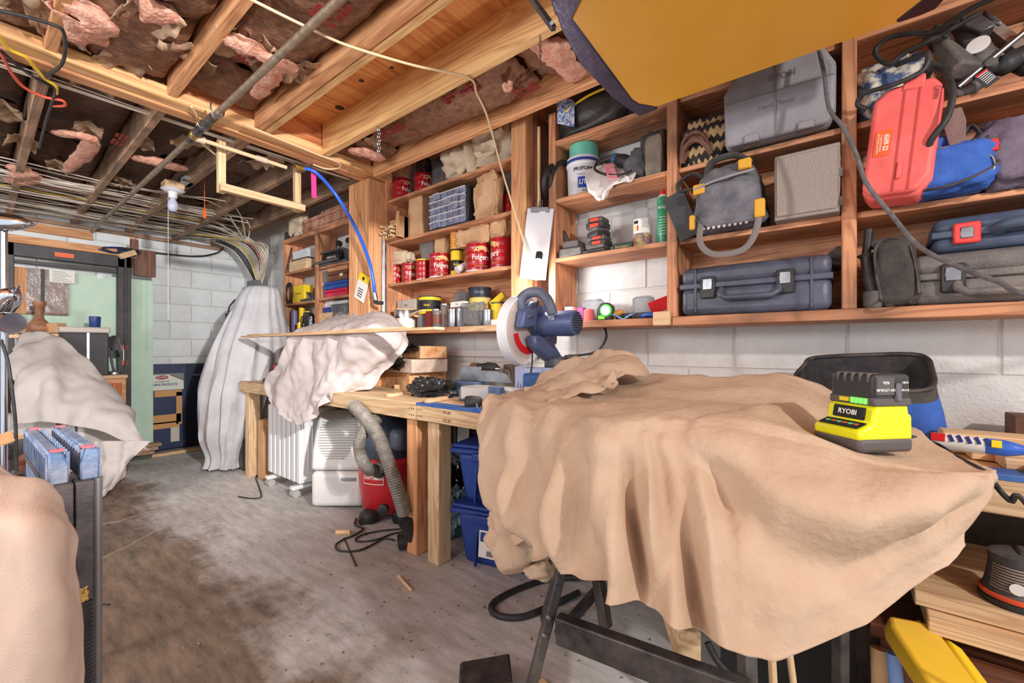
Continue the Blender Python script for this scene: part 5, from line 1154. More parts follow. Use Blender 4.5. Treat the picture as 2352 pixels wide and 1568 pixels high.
# ---------------------------------------------------------------- mitre saw
t = thing('mitre_saw', 'blue sliding mitre saw with a clear blade guard on the bench', 'mitre saw', (-1.2, 1.7, ZB))
BC = Vector((-1.19, 1.615, 1.185))
GUARD = mat('clear_guard', (236, 222, 216), .25, alpha=.38)
gr = .168
arc = [(gr * cos(a), gr * sin(a)) for a in [radians(60 + 262 * k / 28) for k in range(29)]]
m = MB()
vs = []
for (y, z) in arc:
    for (x, f) in ((-.03, .95), (-.03, 1.0), (.022, 1.0), (.022, .95)): vs.append((BC.x + x, BC.y + y * f, BC.z + z * f))
m.add(vs, [(4 * k + i, 4 * k + (i + 1) % 4, 4 * k + 4 + (i + 1) % 4, 4 * k + 4 + i) for k in range(28) for i in range(4)])
m.build('guard_rim', WHITEP, t, smooth=50)
poly = [(BC.y + y * .955, BC.z + z * .955) for y, z in arc]
MB().prism(poly, BC.x - .03, BC.x - .027, 'yz').prism(poly, BC.x + .019, BC.x + .022, 'yz').build('guard', GUARD, t)
n = 60; bl = []
for k in range(n):
    a = 2 * pi * k / n; r = .127 if k % 2 else .121; bl.append((BC.y + r * cos(a), BC.z + r * sin(a)))
b1 = MB().prism(bl, BC.x - .002, BC.x + .001, 'yz').build('saw_blade', mat('saw_blade_steel', (214, 170, 160), .3, .6), t, smooth=0)
ring = [(BC.y + r * cos(a), BC.z + r * sin(a)) for r, a in [(.112, radians(190 + 110 * k / 12)) for k in range(13)] + [(.08, radians(300 - 110 * k / 12)) for k in range(13)]]
MB().prism(ring, BC.x + .0235, BC.x + .026, 'yz').build('red_sector', mat('blade_red', (214, 26, 30), .4), t)
# upper housing, handle and motor
MB().prism([(1.50, 1.19), (1.52, 1.27), (1.60, 1.32), (1.72, 1.30), (1.80, 1.22), (1.80, 1.12), (1.72, 1.10), (1.66, 1.14), (1.60, 1.20)], BC.x + .027, BC.x + .075, 'yz').build('upper_housing', BLUEM, t, bev=.012, seg=2)
MB().tube([at_y(1215, 735, 1.56), at_y(1195, 700, 1.56), at_y(1208, 676, 1.57), at_y(1236, 671, 1.58), at_y(1258, 690, 1.59), at_y(1270, 722, 1.6)], [.026, .024, .024, .022], 12, 6).build('handle', mat('saw_grip', (72, 80, 104), .5, col2=(110, 116, 134), vs=10), t, smooth=60)
MB().tube([at_y(1228, 705, 1.57), at_y(1238, 690, 1.575)], .008, 8).build('trigger', BLACK, t)
mo = MB().lathe([(.048, 0), (.056, .01), (.058, .1), (.060, .17), (.056, .2), (.045, .208)], 28, (-1.135, 1.665, 1.215), (1, 0, 0)).build('motor', BLUEM, t, smooth=40)
for k in range(9):
    z = -.044 + k * .011; w = sqrt(max(.0001, .047 ** 2 - z * z))
    MB().bx(-.929, -.925, 1.665 - w, 1.665 + w, 1.215 + z - .003, 1.215 + z + .003).build('vent_slot', BLACKINK, mo)
text('710', .022, WHITE, mo, face_y((-1.03, 1.6048, 1.235)), 0, .0)
MB().prism([(1.58, 1.16), (1.72, 1.16), (1.86, 1.04), (1.84, .99), (1.70, 1.05), (1.60, 1.10)], BC.x + .03, BC.x + .085, 'yz').build('arm', BLUEM, t, bev=.01)
MB().bx(-1.15, -1.02, 1.72, 1.86, .93, 1.06).build('pivot_housing', mat('pivot_grey', (120, 122, 126), .5, .5, col2=(80, 82, 86), vs=14), t, bev=.012)
MB().lathe([(.03, 0), (.034, .006), (.024, .02)], 14, (-1.02, 1.74, 1.03), (1, -.4, 0)).lathe([(.012, 0), (.014, .04)], 10, (-1.0, 1.74, 1.06), (.3, -1, 0)).build('adjuster_knob', BLKSTEEL, t, smooth=50)
MB().bx(-1.16, -1.03, 1.56, 1.74, .91, .985).build('turret', mat('deep_saw_blue', (44, 84, 140), .45), t, bev=.008)
for y in (1.80, 1.86): MB().cyl((-1.06, y, 1.0), (-.78, y, 1.0), .014).build('slide_rail', STEEL, t)
MB().bx(-.79, -.76, 1.78, 1.88, .97, 1.03).build('rail_cap', BLACK, t, bev=.008)
MB().tube([(-1.1, 1.84, 1.06), (-.98, 1.93, 1.08), (-.93, 1.96, 1.15), (-.95, 1.98, 1.22)], .006, 8, 6).build('cord', RUB, t)
MB().tube([at_y(1223, 810, 1.6), at_y(1221, 845, 1.6), at_y(1216, 872, 1.6)], .004, 6, 4).build('link_rod', BLACK, t)
DB = mat('saw_base_blue', (70, 98, 136), .5, .1, col2=(110, 128, 148), vs=10)
MB().bx(-1.86, -1.62, 1.74, 1.86, ZB, ZB + .088).build('left_extension', DB, t, bev=.006)
MB().bx(-1.62, -1.1, 1.60, 1.80, ZB, ZB + .07).build('base', DB, t, bev=.008)
MB().bx(-1.55, -1.2, 1.55, 1.68, ZB + .02, ZB + .085).build('table', mat('saw_table', (206, 202, 200), .4, .4), t, bev=.004)
MB().bx(-1.80, -1.64, 1.80, 1.815, ZB + .09, ZB + .175).prism([(-1.64, ZB + .09), (-1.40, ZB + .09), (-1.44, ZB + .14), (-1.50, ZB + .155), (-1.64, ZB + .155)], 1.79, 1.805).build('fence', STEEL, t, bev=.002)
fp = MB().bx(-1.28, -1.0, 1.66, 1.675, ZB + .07, ZB + .19).build('right_fence', mat('fence_violet', (166, 168, 196), .35, .6), t, bev=.002)
for k in range(9): MB().bx(-1.26 + k * .016, -1.2585 + k * .016, 1.658, 1.66, ZB + .085, ZB + (.105 if k % 2 else .115)).build('scale_mark', BLACKINK, fp)
text('A IF', .014, WHITE, fp, face_y((-1.2, 1.6585, ZB + .175)), 0, .01)
P = at_y(1068, 926, 1.45)
MB().lathe([(.026, 0), (.034, .008), (.034, .03), (.024, .075), (.012, .085)], 16, (P.x, P.y, P.z), (.75, .6, .12)).build('mitre_knob', BLACK, t, smooth=40)
MB().tube([(P.x + .06, P.y + .05, P.z), (P.x + .16, P.y + .12, P.z + .01)], .012, 8).tube([at_y(1095, 925, 1.47), at_y(1098, 940, 1.46), at_y(1120, 938, 1.47), at_y(1150, 925, 1.5)], .006, 8, 4).build('clamp_bar', STEEL, t)
MB().bx(P.x + .1, P.x + .17, 1.50, 1.545, ZB + .02, ZB + .1).build('bevel_lock', DB, t, bev=.004)
# small things behind the saw
t = carton(1062, 1092, 856, ZB, 1.98, .1, 'pale carton with a green sticker behind the mitre saw base', mat('pale_carton', (200, 186, 166), .7), words='GLUE', wm=mat('green_ink', (70, 120, 60), .6), wh=.03)
P = at_y(1100, 846, 1.95)
t = thing('cordless_drill', 'dark drill lying on the pale carton behind the saw fence', 'drill', P)
MB().lathe([(.03, 0), (.036, .01), (.036, .05), (.03, .06)], 18, (P.x - .07, 1.96, P.z), (1, .05, 0)).build('rear_cap', mat('copper', (150, 110, 90), .4, .5), t, smooth=40)
MB().tube([(P.x - .02, 1.96, P.z), (P.x + .06, 1.965, P.z + .005), (P.x + .13, 1.97, P.z)], [.03, .036, .026], 12, 3).build('body', BLACK, t, smooth=50)
MB().cyl((P.x + .13, 1.97, P.z), (P.x + .16, 1.972, P.z), .02, .014).cyl((P.x + .16, 1.972, P.z), (P.x + .22, 1.975, P.z - .006), .004).build('chuck', STEEL, t)
p = at_y(1172, 858, 2.11)
t = thing('wall_outlet', 'white outlet in a grey box on the block wall behind the saw', 'outlet', (p.x, 2.12, p.z), 0); M = FR[t.name]
MB(M).bx(-.035, .035, -.04, .02, -.06, .06).build('box', mat('outlet_box', (130, 116, 104), .6), t, bev=.004); MB(M).lathe([(.024, 0), (.024, .004)], 16, (0, -.04, .0), (0, -1, 0)).build('receptacle', WHITEP, t)
for x in (-.007, .007): MB(M).bx(x - .0015, x + .0015, -.046, -.044, -.006, .008).build('slot', BLACKINK, t)
single(MB().bx(-2.28, -1.42, 2.125, 2.136, 1.045, 1.09), 'white_strip', mat('white_board', (222, 220, 222), .5), 'white painted board on the wall under the middle shelves', 'board', bev=.002)
# clipboard on the post
P = at_y(1232, 560, 1.855)
M = Matrix.Translation(P) @ Euler((0, radians(7), radians(18))).to_matrix().to_4x4()
t = thing('clipboard', 'shiny sheet on a clipboard hanging from the tall orange post', 'clipboard', M=M)
MB(M).bx(-.075, .075, 0, .004, -.19, .19).build('sheet', mat('shiny_sheet', (214, 216, 224), .22, .35), t, bev=.002)
MB(M).bx(-.05, .05, -.012, 0, .165, .195).build('clip', STEEL, t, bev=.003)
MB(M).tube([(-.01, -.004, .19), (-.004, -.012, .225), (.008, -.012, .225), (.01, -.004, .19)], .003, 6, 3).build('clip_loop', BLACK, t)
P = at_y(1232, 622, 1.80)
t = thing('work_lamp', 'glaring bare bulb of a small work lamp in front of the clipboard', 'lamp', P)
MB().lathe([(.016, -.055), (.036, -.03), (.046, .0), (.04, .028), (.016, .046)], 18, P, (.2, -.6, -1)).build('bulb', mat('lit_bulb', (255, 250, 244), .3, emit=22.), t, smooth=60)
MB().cyl(P + Vector((0, .02, .06)), P + Vector((-.005, .035, .10)), .018).build('socket', BLACK, t)
single(MB().tube([at_z(555, -12, 2.34), at_z(700, 60, 2.335), at_z(800, 105, 2.335), at_z(950, 150, 2.335), at_z(1075, 178, 2.335), at_y(1095, 215, 1.5), at_y(1120, 270, 1.6), at_y(1150, 380, 1.72), at_y(1180, 480, 1.79), at_y(1215, 590, 1.82), at_y(1226, 612, 1.82)], .0055, 8, 6), 'cream_cable', CABLE, 'cream cable stapled across the joists and dropping to the work lamp', 'cable', smooth=60)
single(MB(frame(at_y(1238, 470, 1.88))).bx(-.006, .006, -.006, .006, -.02, .42), 'wood_stick', OAK['z'], 'thin pale stick hanging above the clipboard', 'stick')

# ---------------------------------------------------------------- right end of the bench
def quad_rim(ps, r, name, m, par, closed=True): return MB().tube(ps, r, 8, 5, closed=closed).build(name, m, par, smooth=60)
bl_, br_, fr_, fl_ = at_y(1870, 822, 2.0), at_y(2112, 816, 1.98), at_y(2132, 893, 1.74), at_y(1905, 897, 1.74)
lt = at_y(1828, 872, 1.88)
t = thing('tool_bag', 'open black-topped blue tool bag standing on the bench against the wall', 'bag', (.13, 1.87, ZB))
rim = [lt, at_y(1848, 838, 1.95), bl_, (bl_ + br_) / 2 + Vector((0, 0, .006)), br_, at_y(2140, 850, 1.86), fr_, (fr_ + fl_) / 2 - Vector((0, 0, .004)), fl_]
rs_ = spline(rim, 5, True)
cen = sum(rs_, Vector()) / len(rs_)
def ringat(f, z, bul):
    o = []
    for p in rs_:
        d = Vector((p.x - cen.x, p.y - cen.y, 0)); o.append(Vector((cen.x, cen.y, 0)) + d * bul + Vector((0, 0, p.z + (z - p.z) * f)))
    return o
def loft(rings, close=True):
    m = MB(); n = len(rings[0]); vs = [p for r in rings for p in r]
    fs = [(j * n + i, j * n + (i + 1) % n, (j + 1) * n + (i + 1) % n, (j + 1) * n + i) for j in range(len(rings) - 1) for i in range(n)]
    if close: fs.append(tuple((len(rings) - 1) * n + i for i in range(n)))
    return m.add(vs, fs)
loft([ringat(.22, ZB, 1.045), ringat(.55, ZB, 1.12), ringat(.85, ZB, 1.16), ringat(1, ZB, 1.1)]).build('body', BLUEC, t, smooth=60)
loft([ringat(0, ZB, 1.01), ringat(.1, ZB, 1.03), ringat(.24, ZB, 1.05)], False).build('top_band', BFAB, t, smooth=60)
loft([ringat(0, ZB, .98), ringat(.4, ZB, .98), ringat(.85, ZB, .96)]).build('lining', mat('bag_lining', (44, 42, 44), .9, col2=(66, 60, 62), vs=30, bump=.3, bs=120), t, smooth=60)
quad_rim(rs_[::2], .008, 'rim', BLKSTEEL, t)
# planks on the bench at the right
for i, (y0, y1, z0, z1, x0, m) in enumerate(((1.55, 1.62, 0, .05, .26, OAK['x']), (1.62, 1.70, 0, .055, .22, PINE['x']), (1.47, 1.548, 0, .03, .30, PINE['x']), (1.42, 1.468, 0, .018, .33, OAK['x']))):
    single(MB().bx(x0, 1.5, y0, y1, ZB + z0, ZB + z1), 'plank', m, ('pale plank in the middle of the planks at the right end of the bench', 'plank nearest the wall under the blue tube', 'flat plank second from the bench edge at the right', 'thin strip nearest the blue bench edge at the right')[i], 'plank', 'planks lying on the right end of the bench', bev=.003)
a, b_ = at_z(2128, 1008, ZB + .075), at_z(2420, 1042, ZB + .075)
t = thing('sealant_tube', 'blue and white sealant tube lying on the planks at the right', 'tube', a)
d = (b_ - a).normalized(); L_ = (b_ - a).length
MB().lathe([(.012, 0), (.016, .004), (.0165, L_ * .66), (.013, L_ * .74), (.010, L_ * .78), (.009, L_)], 18, a, d).build('tube', mat('tube_blue', (44, 96, 190), .35, coat=.3), t, smooth=50)
lbm = MB().lathe([(.0167, L_ * .06), (.017, L_ * .061), (.017, L_ * .5)], 18, a, d).build('label_band', PAPER, t, smooth=50)
side = Vector((0, 0, 1)).cross(d).normalized(); up_ = (Vector((0, 0, 1)) * .6 - side * .8).normalized() if side.y > 0 else (Vector((0, 0, 1)) * .6 + side * .8).normalized()
Mx = Matrix((d, up_.cross(d), up_)).transposed().to_4x4(); Mx.translation = a + d * L_ * .25 + up_ * .0178
for k in range(5): MB(Mx @ frame((-.005 + .013 * k, .001 * (k % 2), 0), 0, 0, .35)).bx(-.003, .003, -.008, .008, -.002, .0006).build('print_mark', mat('navy_ink', (30, 50, 120), .6), t)
MB(Mx).bx(L_ * .30, L_ * .38, -.010, .006, -.003, .0005).build('yellow_label', YEL, t)
MB(Mx).bx(-.036, -.014, -.009, .009, -.003, .0005).build('red_label', RED, t)
p = at_z(2330, 1010, ZB)
single(MB().bx(p.x, p.x + .14, p.y, p.y + .1, ZB, ZB + .075), 'dark_block', mat('walnut_block', (110, 76, 56), .7, col2=(76, 50, 38), vs=14), 'dark brown wood block at the far right of the bench', 'block', bev=.003)

# ---------------------------------------------------------------- covered table saw in front
A = [((1215, 908), 1.5), ((1290, 872), 1.5), ((1385, 850), 1.5), ((1445, 864), 1.5), ((1620, 866), 1.5), ((1800, 872), 1.5), ((1920, 908), 1.5), ((2110, 1008), 1.25), ((2200, 1048), 1.17), ((2284, 1090), 1.1)]
B = [((1150, 928), 1.22), ((1250, 905), 1.2), ((1350, 912), 1.15), ((1430, 922), 1.15), ((1600, 922), 1.2), ((1770, 932), 1.22), ((1900, 968), 1.25), ((2070, 1035), 1.1), ((2180, 1080), 1.06), ((2285, 1104), 1.05)]
C = [((1118, 948), 1.03), ((1200, 955), .95), ((1300, 965), .9), ((1399, 988), .8), ((1490, 984), .86), ((1580, 988), .9), ((1750, 1012), .94), ((1950, 1052), .98), ((2120, 1085), 1.0), ((2284, 1116), 1.03)]
Dd = [((1108, 1000), .98), ((1185, 1060), .88), ((1290, 1070), .82), ((1390, 1090), .755), ((1490, 1090), .80), ((1600, 1090), .84), ((1760, 1120), .86), ((1960, 1150), .9), ((2130, 1140), .94), ((2274, 1136), 1.0)]
E = [((1132, 1080), .95), ((1190, 1150), .85), ((1280, 1180), .79), ((1390, 1200), .73), ((1500, 1210), .75), ((1620, 1215), .78), ((1780, 1240), .81), ((1950, 1250), .85), ((2110, 1215), .9), ((2250, 1166), .98)]
G = [((1176, 1140), .93), ((1215, 1205), .84), ((1290, 1240), .78), ((1400, 1290), .72), ((1510, 1320), .73), ((1630, 1350), .75), ((1790, 1380), .78), ((1940, 1350), .83), ((2090, 1275), .89), ((2225, 1205), .97)]
Hh = [((1216, 1188), .92), ((1240, 1240), .83), ((1312, 1272), .78), ((1405, 1352), .715), ((1505, 1398), .715), ((1645, 1470), .73), ((1775, 1502), .765), ((1935, 1436), .82), ((2070, 1345), .89), ((2195, 1238), .96)]
def swag(u):
    k = [(.555, .34), (.667, .555), (.778, .61), (.889, .585), (1.0, .36)]
    for (a, b_), (c, d_) in zip(k, k[1:]):
        if a <= u <= c: return b_ + (d_ - b_) * (u - a) / (c - a)
    return None
def tarp_fold(u, v, p):
    r = .006 * crease((p.x, p.y, p.z * .7), 7, 11) + .0035 * noi(p, 15, 4)
    s = max(0, min(1, (v - .3) / .35)); w = max(0, 1 - max(0, (u - .5) / .16))
    r += s * w * (.030 * sin(u * 58 + 1.2 * sin(v * 4)) + .016 * sin(u * 97 + 2 + v * 2.2))
    if v < .34: r += .010 * crease((p.x * .8, p.y * 1.6, 0), 4.2, 7)
    sv = swag(u)
    if sv is not None:
        k = sin(pi * min(1, max(0, (u - .555) / .445))) ** .7
        d = v - sv
        r += k * (.058 * math.exp(-(d / (.2 if d < 0 else .075)) ** 2) - .016 * math.exp(-((d - .15) / .09) ** 2))
    if v > .9: r += (v - .9) * .1
    if u < .38: r += (1 - u / .38) * min(1, v * 5) * (.020 * crease((p.x * 2 + p.y * 1.4, p.y * .4, p.z * .8), 5.5, 5) + .012 * sin(u * 60 + v * 9))
    if v < .45:
        w2 = max(0, 1 - (hypot(p.x - .06, p.y - 1.11) / .17) ** 2); r = r * (1 - w2) - .011 * w2
    return -r
rows = [[at_y(x, y, Y) for (x, y), Y in r] for r in (A, B, C, Dd, E, G, Hh)]
t = thing('canvas_tarp', 'large tan canvas tarp draped over the table saw in the foreground', 'tarp', (-.3, 1.1, .6))
tg = cloth_rows(rows, 13, 14, tarp_fold)
MB().grid(tg).build('canvas', TARP, t, smooth=80, solid=.003)
flap = [[(1225, 912, 1.36), (1290, 868, 1.46), (1345, 850, 1.48), (1398, 832, 1.46), (1440, 838, 1.42), (1446, 860, 1.4)],
        [(1222, 925, 1.3), (1290, 885, 1.36), (1345, 868, 1.36), (1400, 860, 1.33), (1436, 862, 1.32), (1444, 874, 1.32)],
        [(1230, 945, 1.2), (1285, 915, 1.24), (1345, 898, 1.24), (1395, 895, 1.22), (1425, 893, 1.22), (1436, 888, 1.24)],
        [(1240, 965, 1.08), (1275, 945, 1.12), (1330, 922, 1.13), (1375, 918, 1.12), (1405, 912, 1.14), (1428, 900, 1.18)],
        [(1258, 985, .99), (1288, 968, 1.03), (1330, 944, 1.05), (1372, 934, 1.05), (1402, 924, 1.08), (1426, 908, 1.14)]]
MB().grid(cloth_rows([[at_y(*p) for p in r] for r in flap], 9, 9, lambda u, v, p: -(.03 + .02 * crease(p, 9, 21) + .012 * sin(v * 14 + u * 5)))).build('folded_flap', TARP, t, smooth=80, solid=.004)
# the saw's body, a black box added for darkness below the tarp, and its stand
t = thing('table_saw', 'table saw hidden under the tan tarp, its body a black box added for darkness', 'table saw', (-.2, 1.15, .5))
MB().bx(-.30, .02, 1.0, 1.34, .86, .885).build('table_top', DSTEEL, t, bev=.004); MB().bx(-.22, 0.0, 1.02, 1.32, .56, .86).build('body', BLACK, t, bev=.02)
t = thing('saw_stand', 'black steel folding stand with a splayed leg and riveted crossbar', 'stand', (-.35, 1.0, 0))
def bar(p0, p1, w, h, name, par, m=BLKSTEEL, up=(0, 0, 1)):
    p0 = Vector(p0); p1 = Vector(p1); z = (p1 - p0).normalized(); x = Vector(up).cross(z)
    x = x.normalized() if x.length > .05 else z.orthogonal().normalized(); y = z.cross(x)
    Mx = Matrix((x, y, z)).transposed().to_4x4(); Mx.translation = p0
    return MB(Mx).bx(-w / 2, w / 2, -h / 2, h / 2, 0, (p1 - p0).length).build(name, m, par, bev=.004, seg=2)
p0, p1 = at_d(1310, 1225, 1.0), at_d(1222, 1570, .985); p2 = p0 + (p1 - p0) * (p0.z / (p0.z - p1.z))
lg = bar(p2, p0, .036, .022, 'leg', t, up=RT)
c0, c1 = at_d(1282, 1442, .97), at_d(1730, 1612, .74)
bar(c0, c1, .03, .062, 'crossbar', t, up=(0, 0, 1))
q0, q1 = at_d(1712, 1490, .80), at_d(1716, 1640, .78); q2 = q0 + (q1 - q0) * (q0.z / (q0.z - q1.z)); bar(q2, q0 + Vector((0, 0, .12)), .036, .022, 'leg', t, up=RT)
for dz, k in ((.02, 0), (-.02, 1)):
    f = (p0.z - (c0.z + dz)) / (p0.z - p2.z); pp = p0 + (p2 - p0) * f
    MB().lathe([(.009, 0), (.008, .004), (.003, .007)], 12, pp + Vector((.007, -.015, 0)), (.3, -1, .1)).build('rivet', DSTEEL, t, smooth=60)
for x, y, xt, yt_ in ((-.95, 1.42, -.62, 1.28), (.0, 1.36, .0, 1.26)): bar((x, y, 0), (xt, yt_, .86), .036, .022, 'leg', t, up=RT)
bar(at_d(1385, 1340, 1.3), at_d(1280, 1460, 1.15), .02, .03, 'brace', t); bar(at_d(1375, 1330, 1.22), at_d(1392, 1440, 1.2), .03, .03, 'upright', t)
bar((-.62, 1.28, .60), (.1, 1.22, .60), .03, .05, 'crossbar', t); bar((-.5, .82, .62), (-.62, 1.28, .62), .03, .04, 'side_rail', t)
M = frame(at_d(1578, 1478, .95), 0, 0, .5)
single(MB(M).bx(-.025, .025, -.02, .35, -.04, .04), 'timber_offcut', PINE['y'], 'grey end of a timber offcut tucked under the saw stand', 'timber', bev=.003)
single(MB(frame((-.62, .93, .0), 0, 0, -.35)).bx(-.22, .35, -.16, .16, 0, .018), 'plywood_scrap', OAK['x'], 'plywood scrap lying on the floor under the saw stand', 'board', bev=.003)
# dust bag: the gathered lower part hanging at the left
P = at_d(1200, 1225, 1.18)
t = thing('dust_bag', 'gathered tan cloth dust bag hanging below the left end of the tarp', 'bag', P)
MB().blob(P, (.2, .18, .17), .14, 12, 2.4, 30, 2.5, .07, 3, False).build('bag', TARP, t, smooth=70)
MB().lathe([(.03, 0), (.036, .01), (.03, .02)], 14, P + Vector((.02, .0, .075)), (.1, .1, 1)).build('drawstring', mat('drawstring', (150, 122, 98), .8), t, smooth=60)
MB().blob(at_d(1240, 1300, 1.12), (.09, .08, .05), .15, 13, 2.4, 20, 3, .08, 4, False).build('loose_end', TARP, t, smooth=70)
hz = [at_z(1330, 1325, .03), at_z(1260, 1330, .013), at_z(1190, 1352, .013), at_z(1140, 1378, .013), at_z(1128, 1398, .013), at_z(1150, 1415, .013), at_z(1200, 1416, .013), at_z(1262, 1392, .013), at_z(1330, 1360, .02)]
single(MB().tube(hz, .013, 10, 8), 'rubber_hose', RUB, 'thick black hose looping on the floor beside the saw stand', 'hose', smooth=60)
P = at_z(1120, 1560, .05)
t = thing('steel_bracket', 'scuffed black folded steel bracket on the floor at the bottom edge', 'bracket', (P.x, P.y, 0), .75); M = FR[t.name]
MB(M).prism([(-.09, 0), (-.09, .06), (-.082, .068), (.07, .085), (.075, .08), (.075, .07), (-.075, .055), (-.075, 0)], -.06, .06).build('bracket', BLKSTEEL, t, bev=.002)

# battery charger on the tarp
P = at_z(1975, 1043, .905)
M = Matrix.Translation(P) @ Matrix.Rotation(radians(45), 4, 'Z')
t = thing('battery_charger', 'lime green battery charger with a black battery plugged in upside down', 'charger', M=M)
w, d = .114, .104
MB(M).taper((w / 2, d / 2, 0), (w, d), (w / 2, d / 2, .028), (w * 1.01, d * 1.01)).build('base', DGREY, t, bev=.008, seg=2)
MB(M).prism([(0, .022), (0, .042), (.028, .053), (.034, .085), (w * .75, .085), (w - .001, .07), (w, .022)], .001, d - .001, 'xz').build('housing', LIME, t, bev=.006, seg=2)
MB(M).taper((.074, d / 2, .07), (.074, d * .9), (.074, d / 2, .09), (.072, d * .86)).build('neck', LIME, t, bev=.003)
# the front (towards -x side of the corner) carries the badge
FL = M @ Matrix.Translation((-.0008, .088, .0)) @ Matrix.Rotation(-pi / 2, 4, 'Z')
bg = MB(M @ frame((.031, d / 2, .070), 0, radians(11), 0)).bx(-.003, .002, -.034, .034, -.012, .012).build('badge', BLACKINK, t, bev=.002)
text('RYOBI', .0135, WHITE, t, M @ frame((.031, d / 2, .070), 0, radians(11), 0) @ Matrix.Translation((-.0042, 0, 0)) @ Matrix.Rotation(-pi / 2, 4, 'Z') @ Matrix.Rotation(pi / 2, 4, 'X'), 0, .03, sx=1.05)
MB(M).prism([(.004, .0445), (.025, .0527), (.025, .0545), (.004, .0463)], .01, d - .01, 'xz').build('symbol_strip', BLACKINK, t)
for k in range(6): MB(M).bx(.012, .018, .018 + k * .012, .025 + k * .012, .0495, .0525).build('status_mark', mat(('mark_red', 'mark_green')[k % 2], ((200, 90, 80), (90, 200, 120))[k % 2], .5), t)
bt = MB(M).bx(.036, w - .001, .005, d - .005, .092, .147).build('battery', BLACK, t, bev=.007, seg=2)
MB(M).bx(.034, w, .003, d - .003, .086, .102).build('battery_collar', DGREY, t, bev=.003)
for k in range(4): MB(M).bx(.0315, .035, .044 - k * .009, .050 - k * .009, .089, .100).build('charge_light', mat('green_led', (110, 230, 90), .4, emit=1.2), t)
MB(M).bx(.0315, .035, .054, .074, .091, .099).build('charge_button', YEL, t)
for k in range(5): MB(M @ frame((.028, .018 + k * .016, .142), 0, 0, .0)).bx(.006, .03, -.003, .003, -.012, .006).build('grip_rib', BLACKD, t, bev=.002)
lp = MB(M).bx(.038, .074, .0015, .0055, .108, .140).build('label_plate', DGREY, t)
MB(M).bx(.077, .089, -.001, .006, .096, .130).build('release_button', mat('button_grey', (106, 98, 108), .5), t, bev=.002)
Mt = M @ Matrix.Translation((.056, .0008, .131)) @ Matrix.Rotation(pi / 2, 4, 'X') @ Matrix.Rotation(pi, 4, 'Z')
text('4Ah', .0085, WHITE, lp, Mt, 0, .02); text('18V LITHIUM', .007, WHITE, lp, Mt @ Matrix.Translation((0, .0135, 0)), 0, .02); text('RYOBI', .0055, WHITE, lp, Mt @ Matrix.Translation((-.0445, .014, -.0035)), 0, .02); text('ONE+', .0055, WHITE, lp, Mt @ Matrix.Translation((-.0445, .0, -.0035)), 0, .02)
single(MB().tube([P + M.to_3x3() @ Vector((w, d * .6, .03)), at_z(2140, 1015, .90), at_z(2200, 1050, .89), at_z(2265, 1085, .885), at_y(2292, 1120, 1.02), at_y(2320, 1150, 1.02), at_y(2400, 1215, 1.03), Vector((.5, 1.2, .3)), Vector((.62, 1.28, .01)), Vector((.9, 1.3, .008))], .004, 8, 8), 'charger_cord', RUB, 'thin black cord running from the lime charger over the tarp to the right', 'cord', smooth=60)
# ---------------------------------------------------------------- under the bench
WH = mat('radiator_white', (226, 226, 228), .35, coat=.2)
t = thing('oil_radiator', 'white oil-filled radiator with tall fins on castor feet under the bench', 'radiator', (-3.4, 1.62, 0), .0); M = FR[t.name]
nf = 7
for k in range(nf):
    x = -.24 + k * .08
    f = MB(M).bx(x - .012, x + .012, -.14, .14, .09, .66).build('fin', WH, t, bev=.011, seg=3)
    MB(M).bx(x - .03, x + .03, -.15, -.128, .1, .65).bx(x - .03, x + .03, .128, .15, .1, .65).build('fin_edge', WH, t, bev=.012, seg=3)
e = MB(M).bx(.25, .275, -.135, .135, .1, .65).build('end_fin', WH, t, bev=.012, seg=3)
for y in (-.07, .0, .07): MB(M).tube([(.277, y - .016, .2), (.277, y - .016, .58), (.277, y, .6), (.277, y + .016, .58), (.277, y + .016, .2), (.277, y, .18)], .004, 6, closed=True).build('pressed_rib', WH, t, smooth=60)
MB(M).lathe([(.032, 0), (.032, .003), (.026, .005)], 20, (.275, -.02, .145), (1, 0, 0)).build('cap', WH, t, smooth=40)
for x in (-.2, .22):
    MB(M).bx(x - .03, x + .03, -.19, .17, .055, .085).build('foot', WH, t, bev=.01, seg=2)
    for y in (-.16, .14): MB(M).cyl((x - .028, y, .028), (x + .028, y, .028), .028, n=18).build('castor', mat('castor_grey', (176, 172, 168), .5), t, smooth=40)
t = thing('dehumidifier', 'white dehumidifier with a slatted sloping front under the bench', 'dehumidifier', (-2.78, 1.64, 0), radians(38)); M = FR[t.name]
DW = mat('appliance_white', (224, 222, 220), .42, col2=(212, 210, 208), vs=4)
MB(M).bx(-.19, .17, -.15, .15, .02, .26).build('water_tank', DW, t, bev=.035, seg=4)
MB(M).prism([(-.155, .268), (.17, .268), (.17, .62), (.11, .65), (.02, .65), (-.06, .60), (-.135, .40)], -.19, .17, 'yz').build('upper_housing', DW, t, bev=.03, seg=4)
for k in range(15):
    f = k / 14; z = .355 + f * .235; y = -.147 + (z - .40) / .2 * .075 if z > .40 else -.147 + (z - .4) * .1
    w = .125 * min(1, .45 + f * 1.4) * (1 if f < .9 else .92)
    MB(M @ frame((-.02, y - .002, z), -.35, 0, 0)).bx(-w, w, -.006, .002, -.0035, .0035).build('grille_slat', mat('slat_grey', (196, 192, 184), .5), t, bev=.001)
MB(M).bx(.02, .12, -.158, -.150, .20, .222).build('handle_slot', mat('slot_shadow', (140, 140, 146), .5), t, bev=.004, seg=2)
MB(M).bx(.05, .08, -.05, -.035, .618, .628).build('badge', DGREY, t)
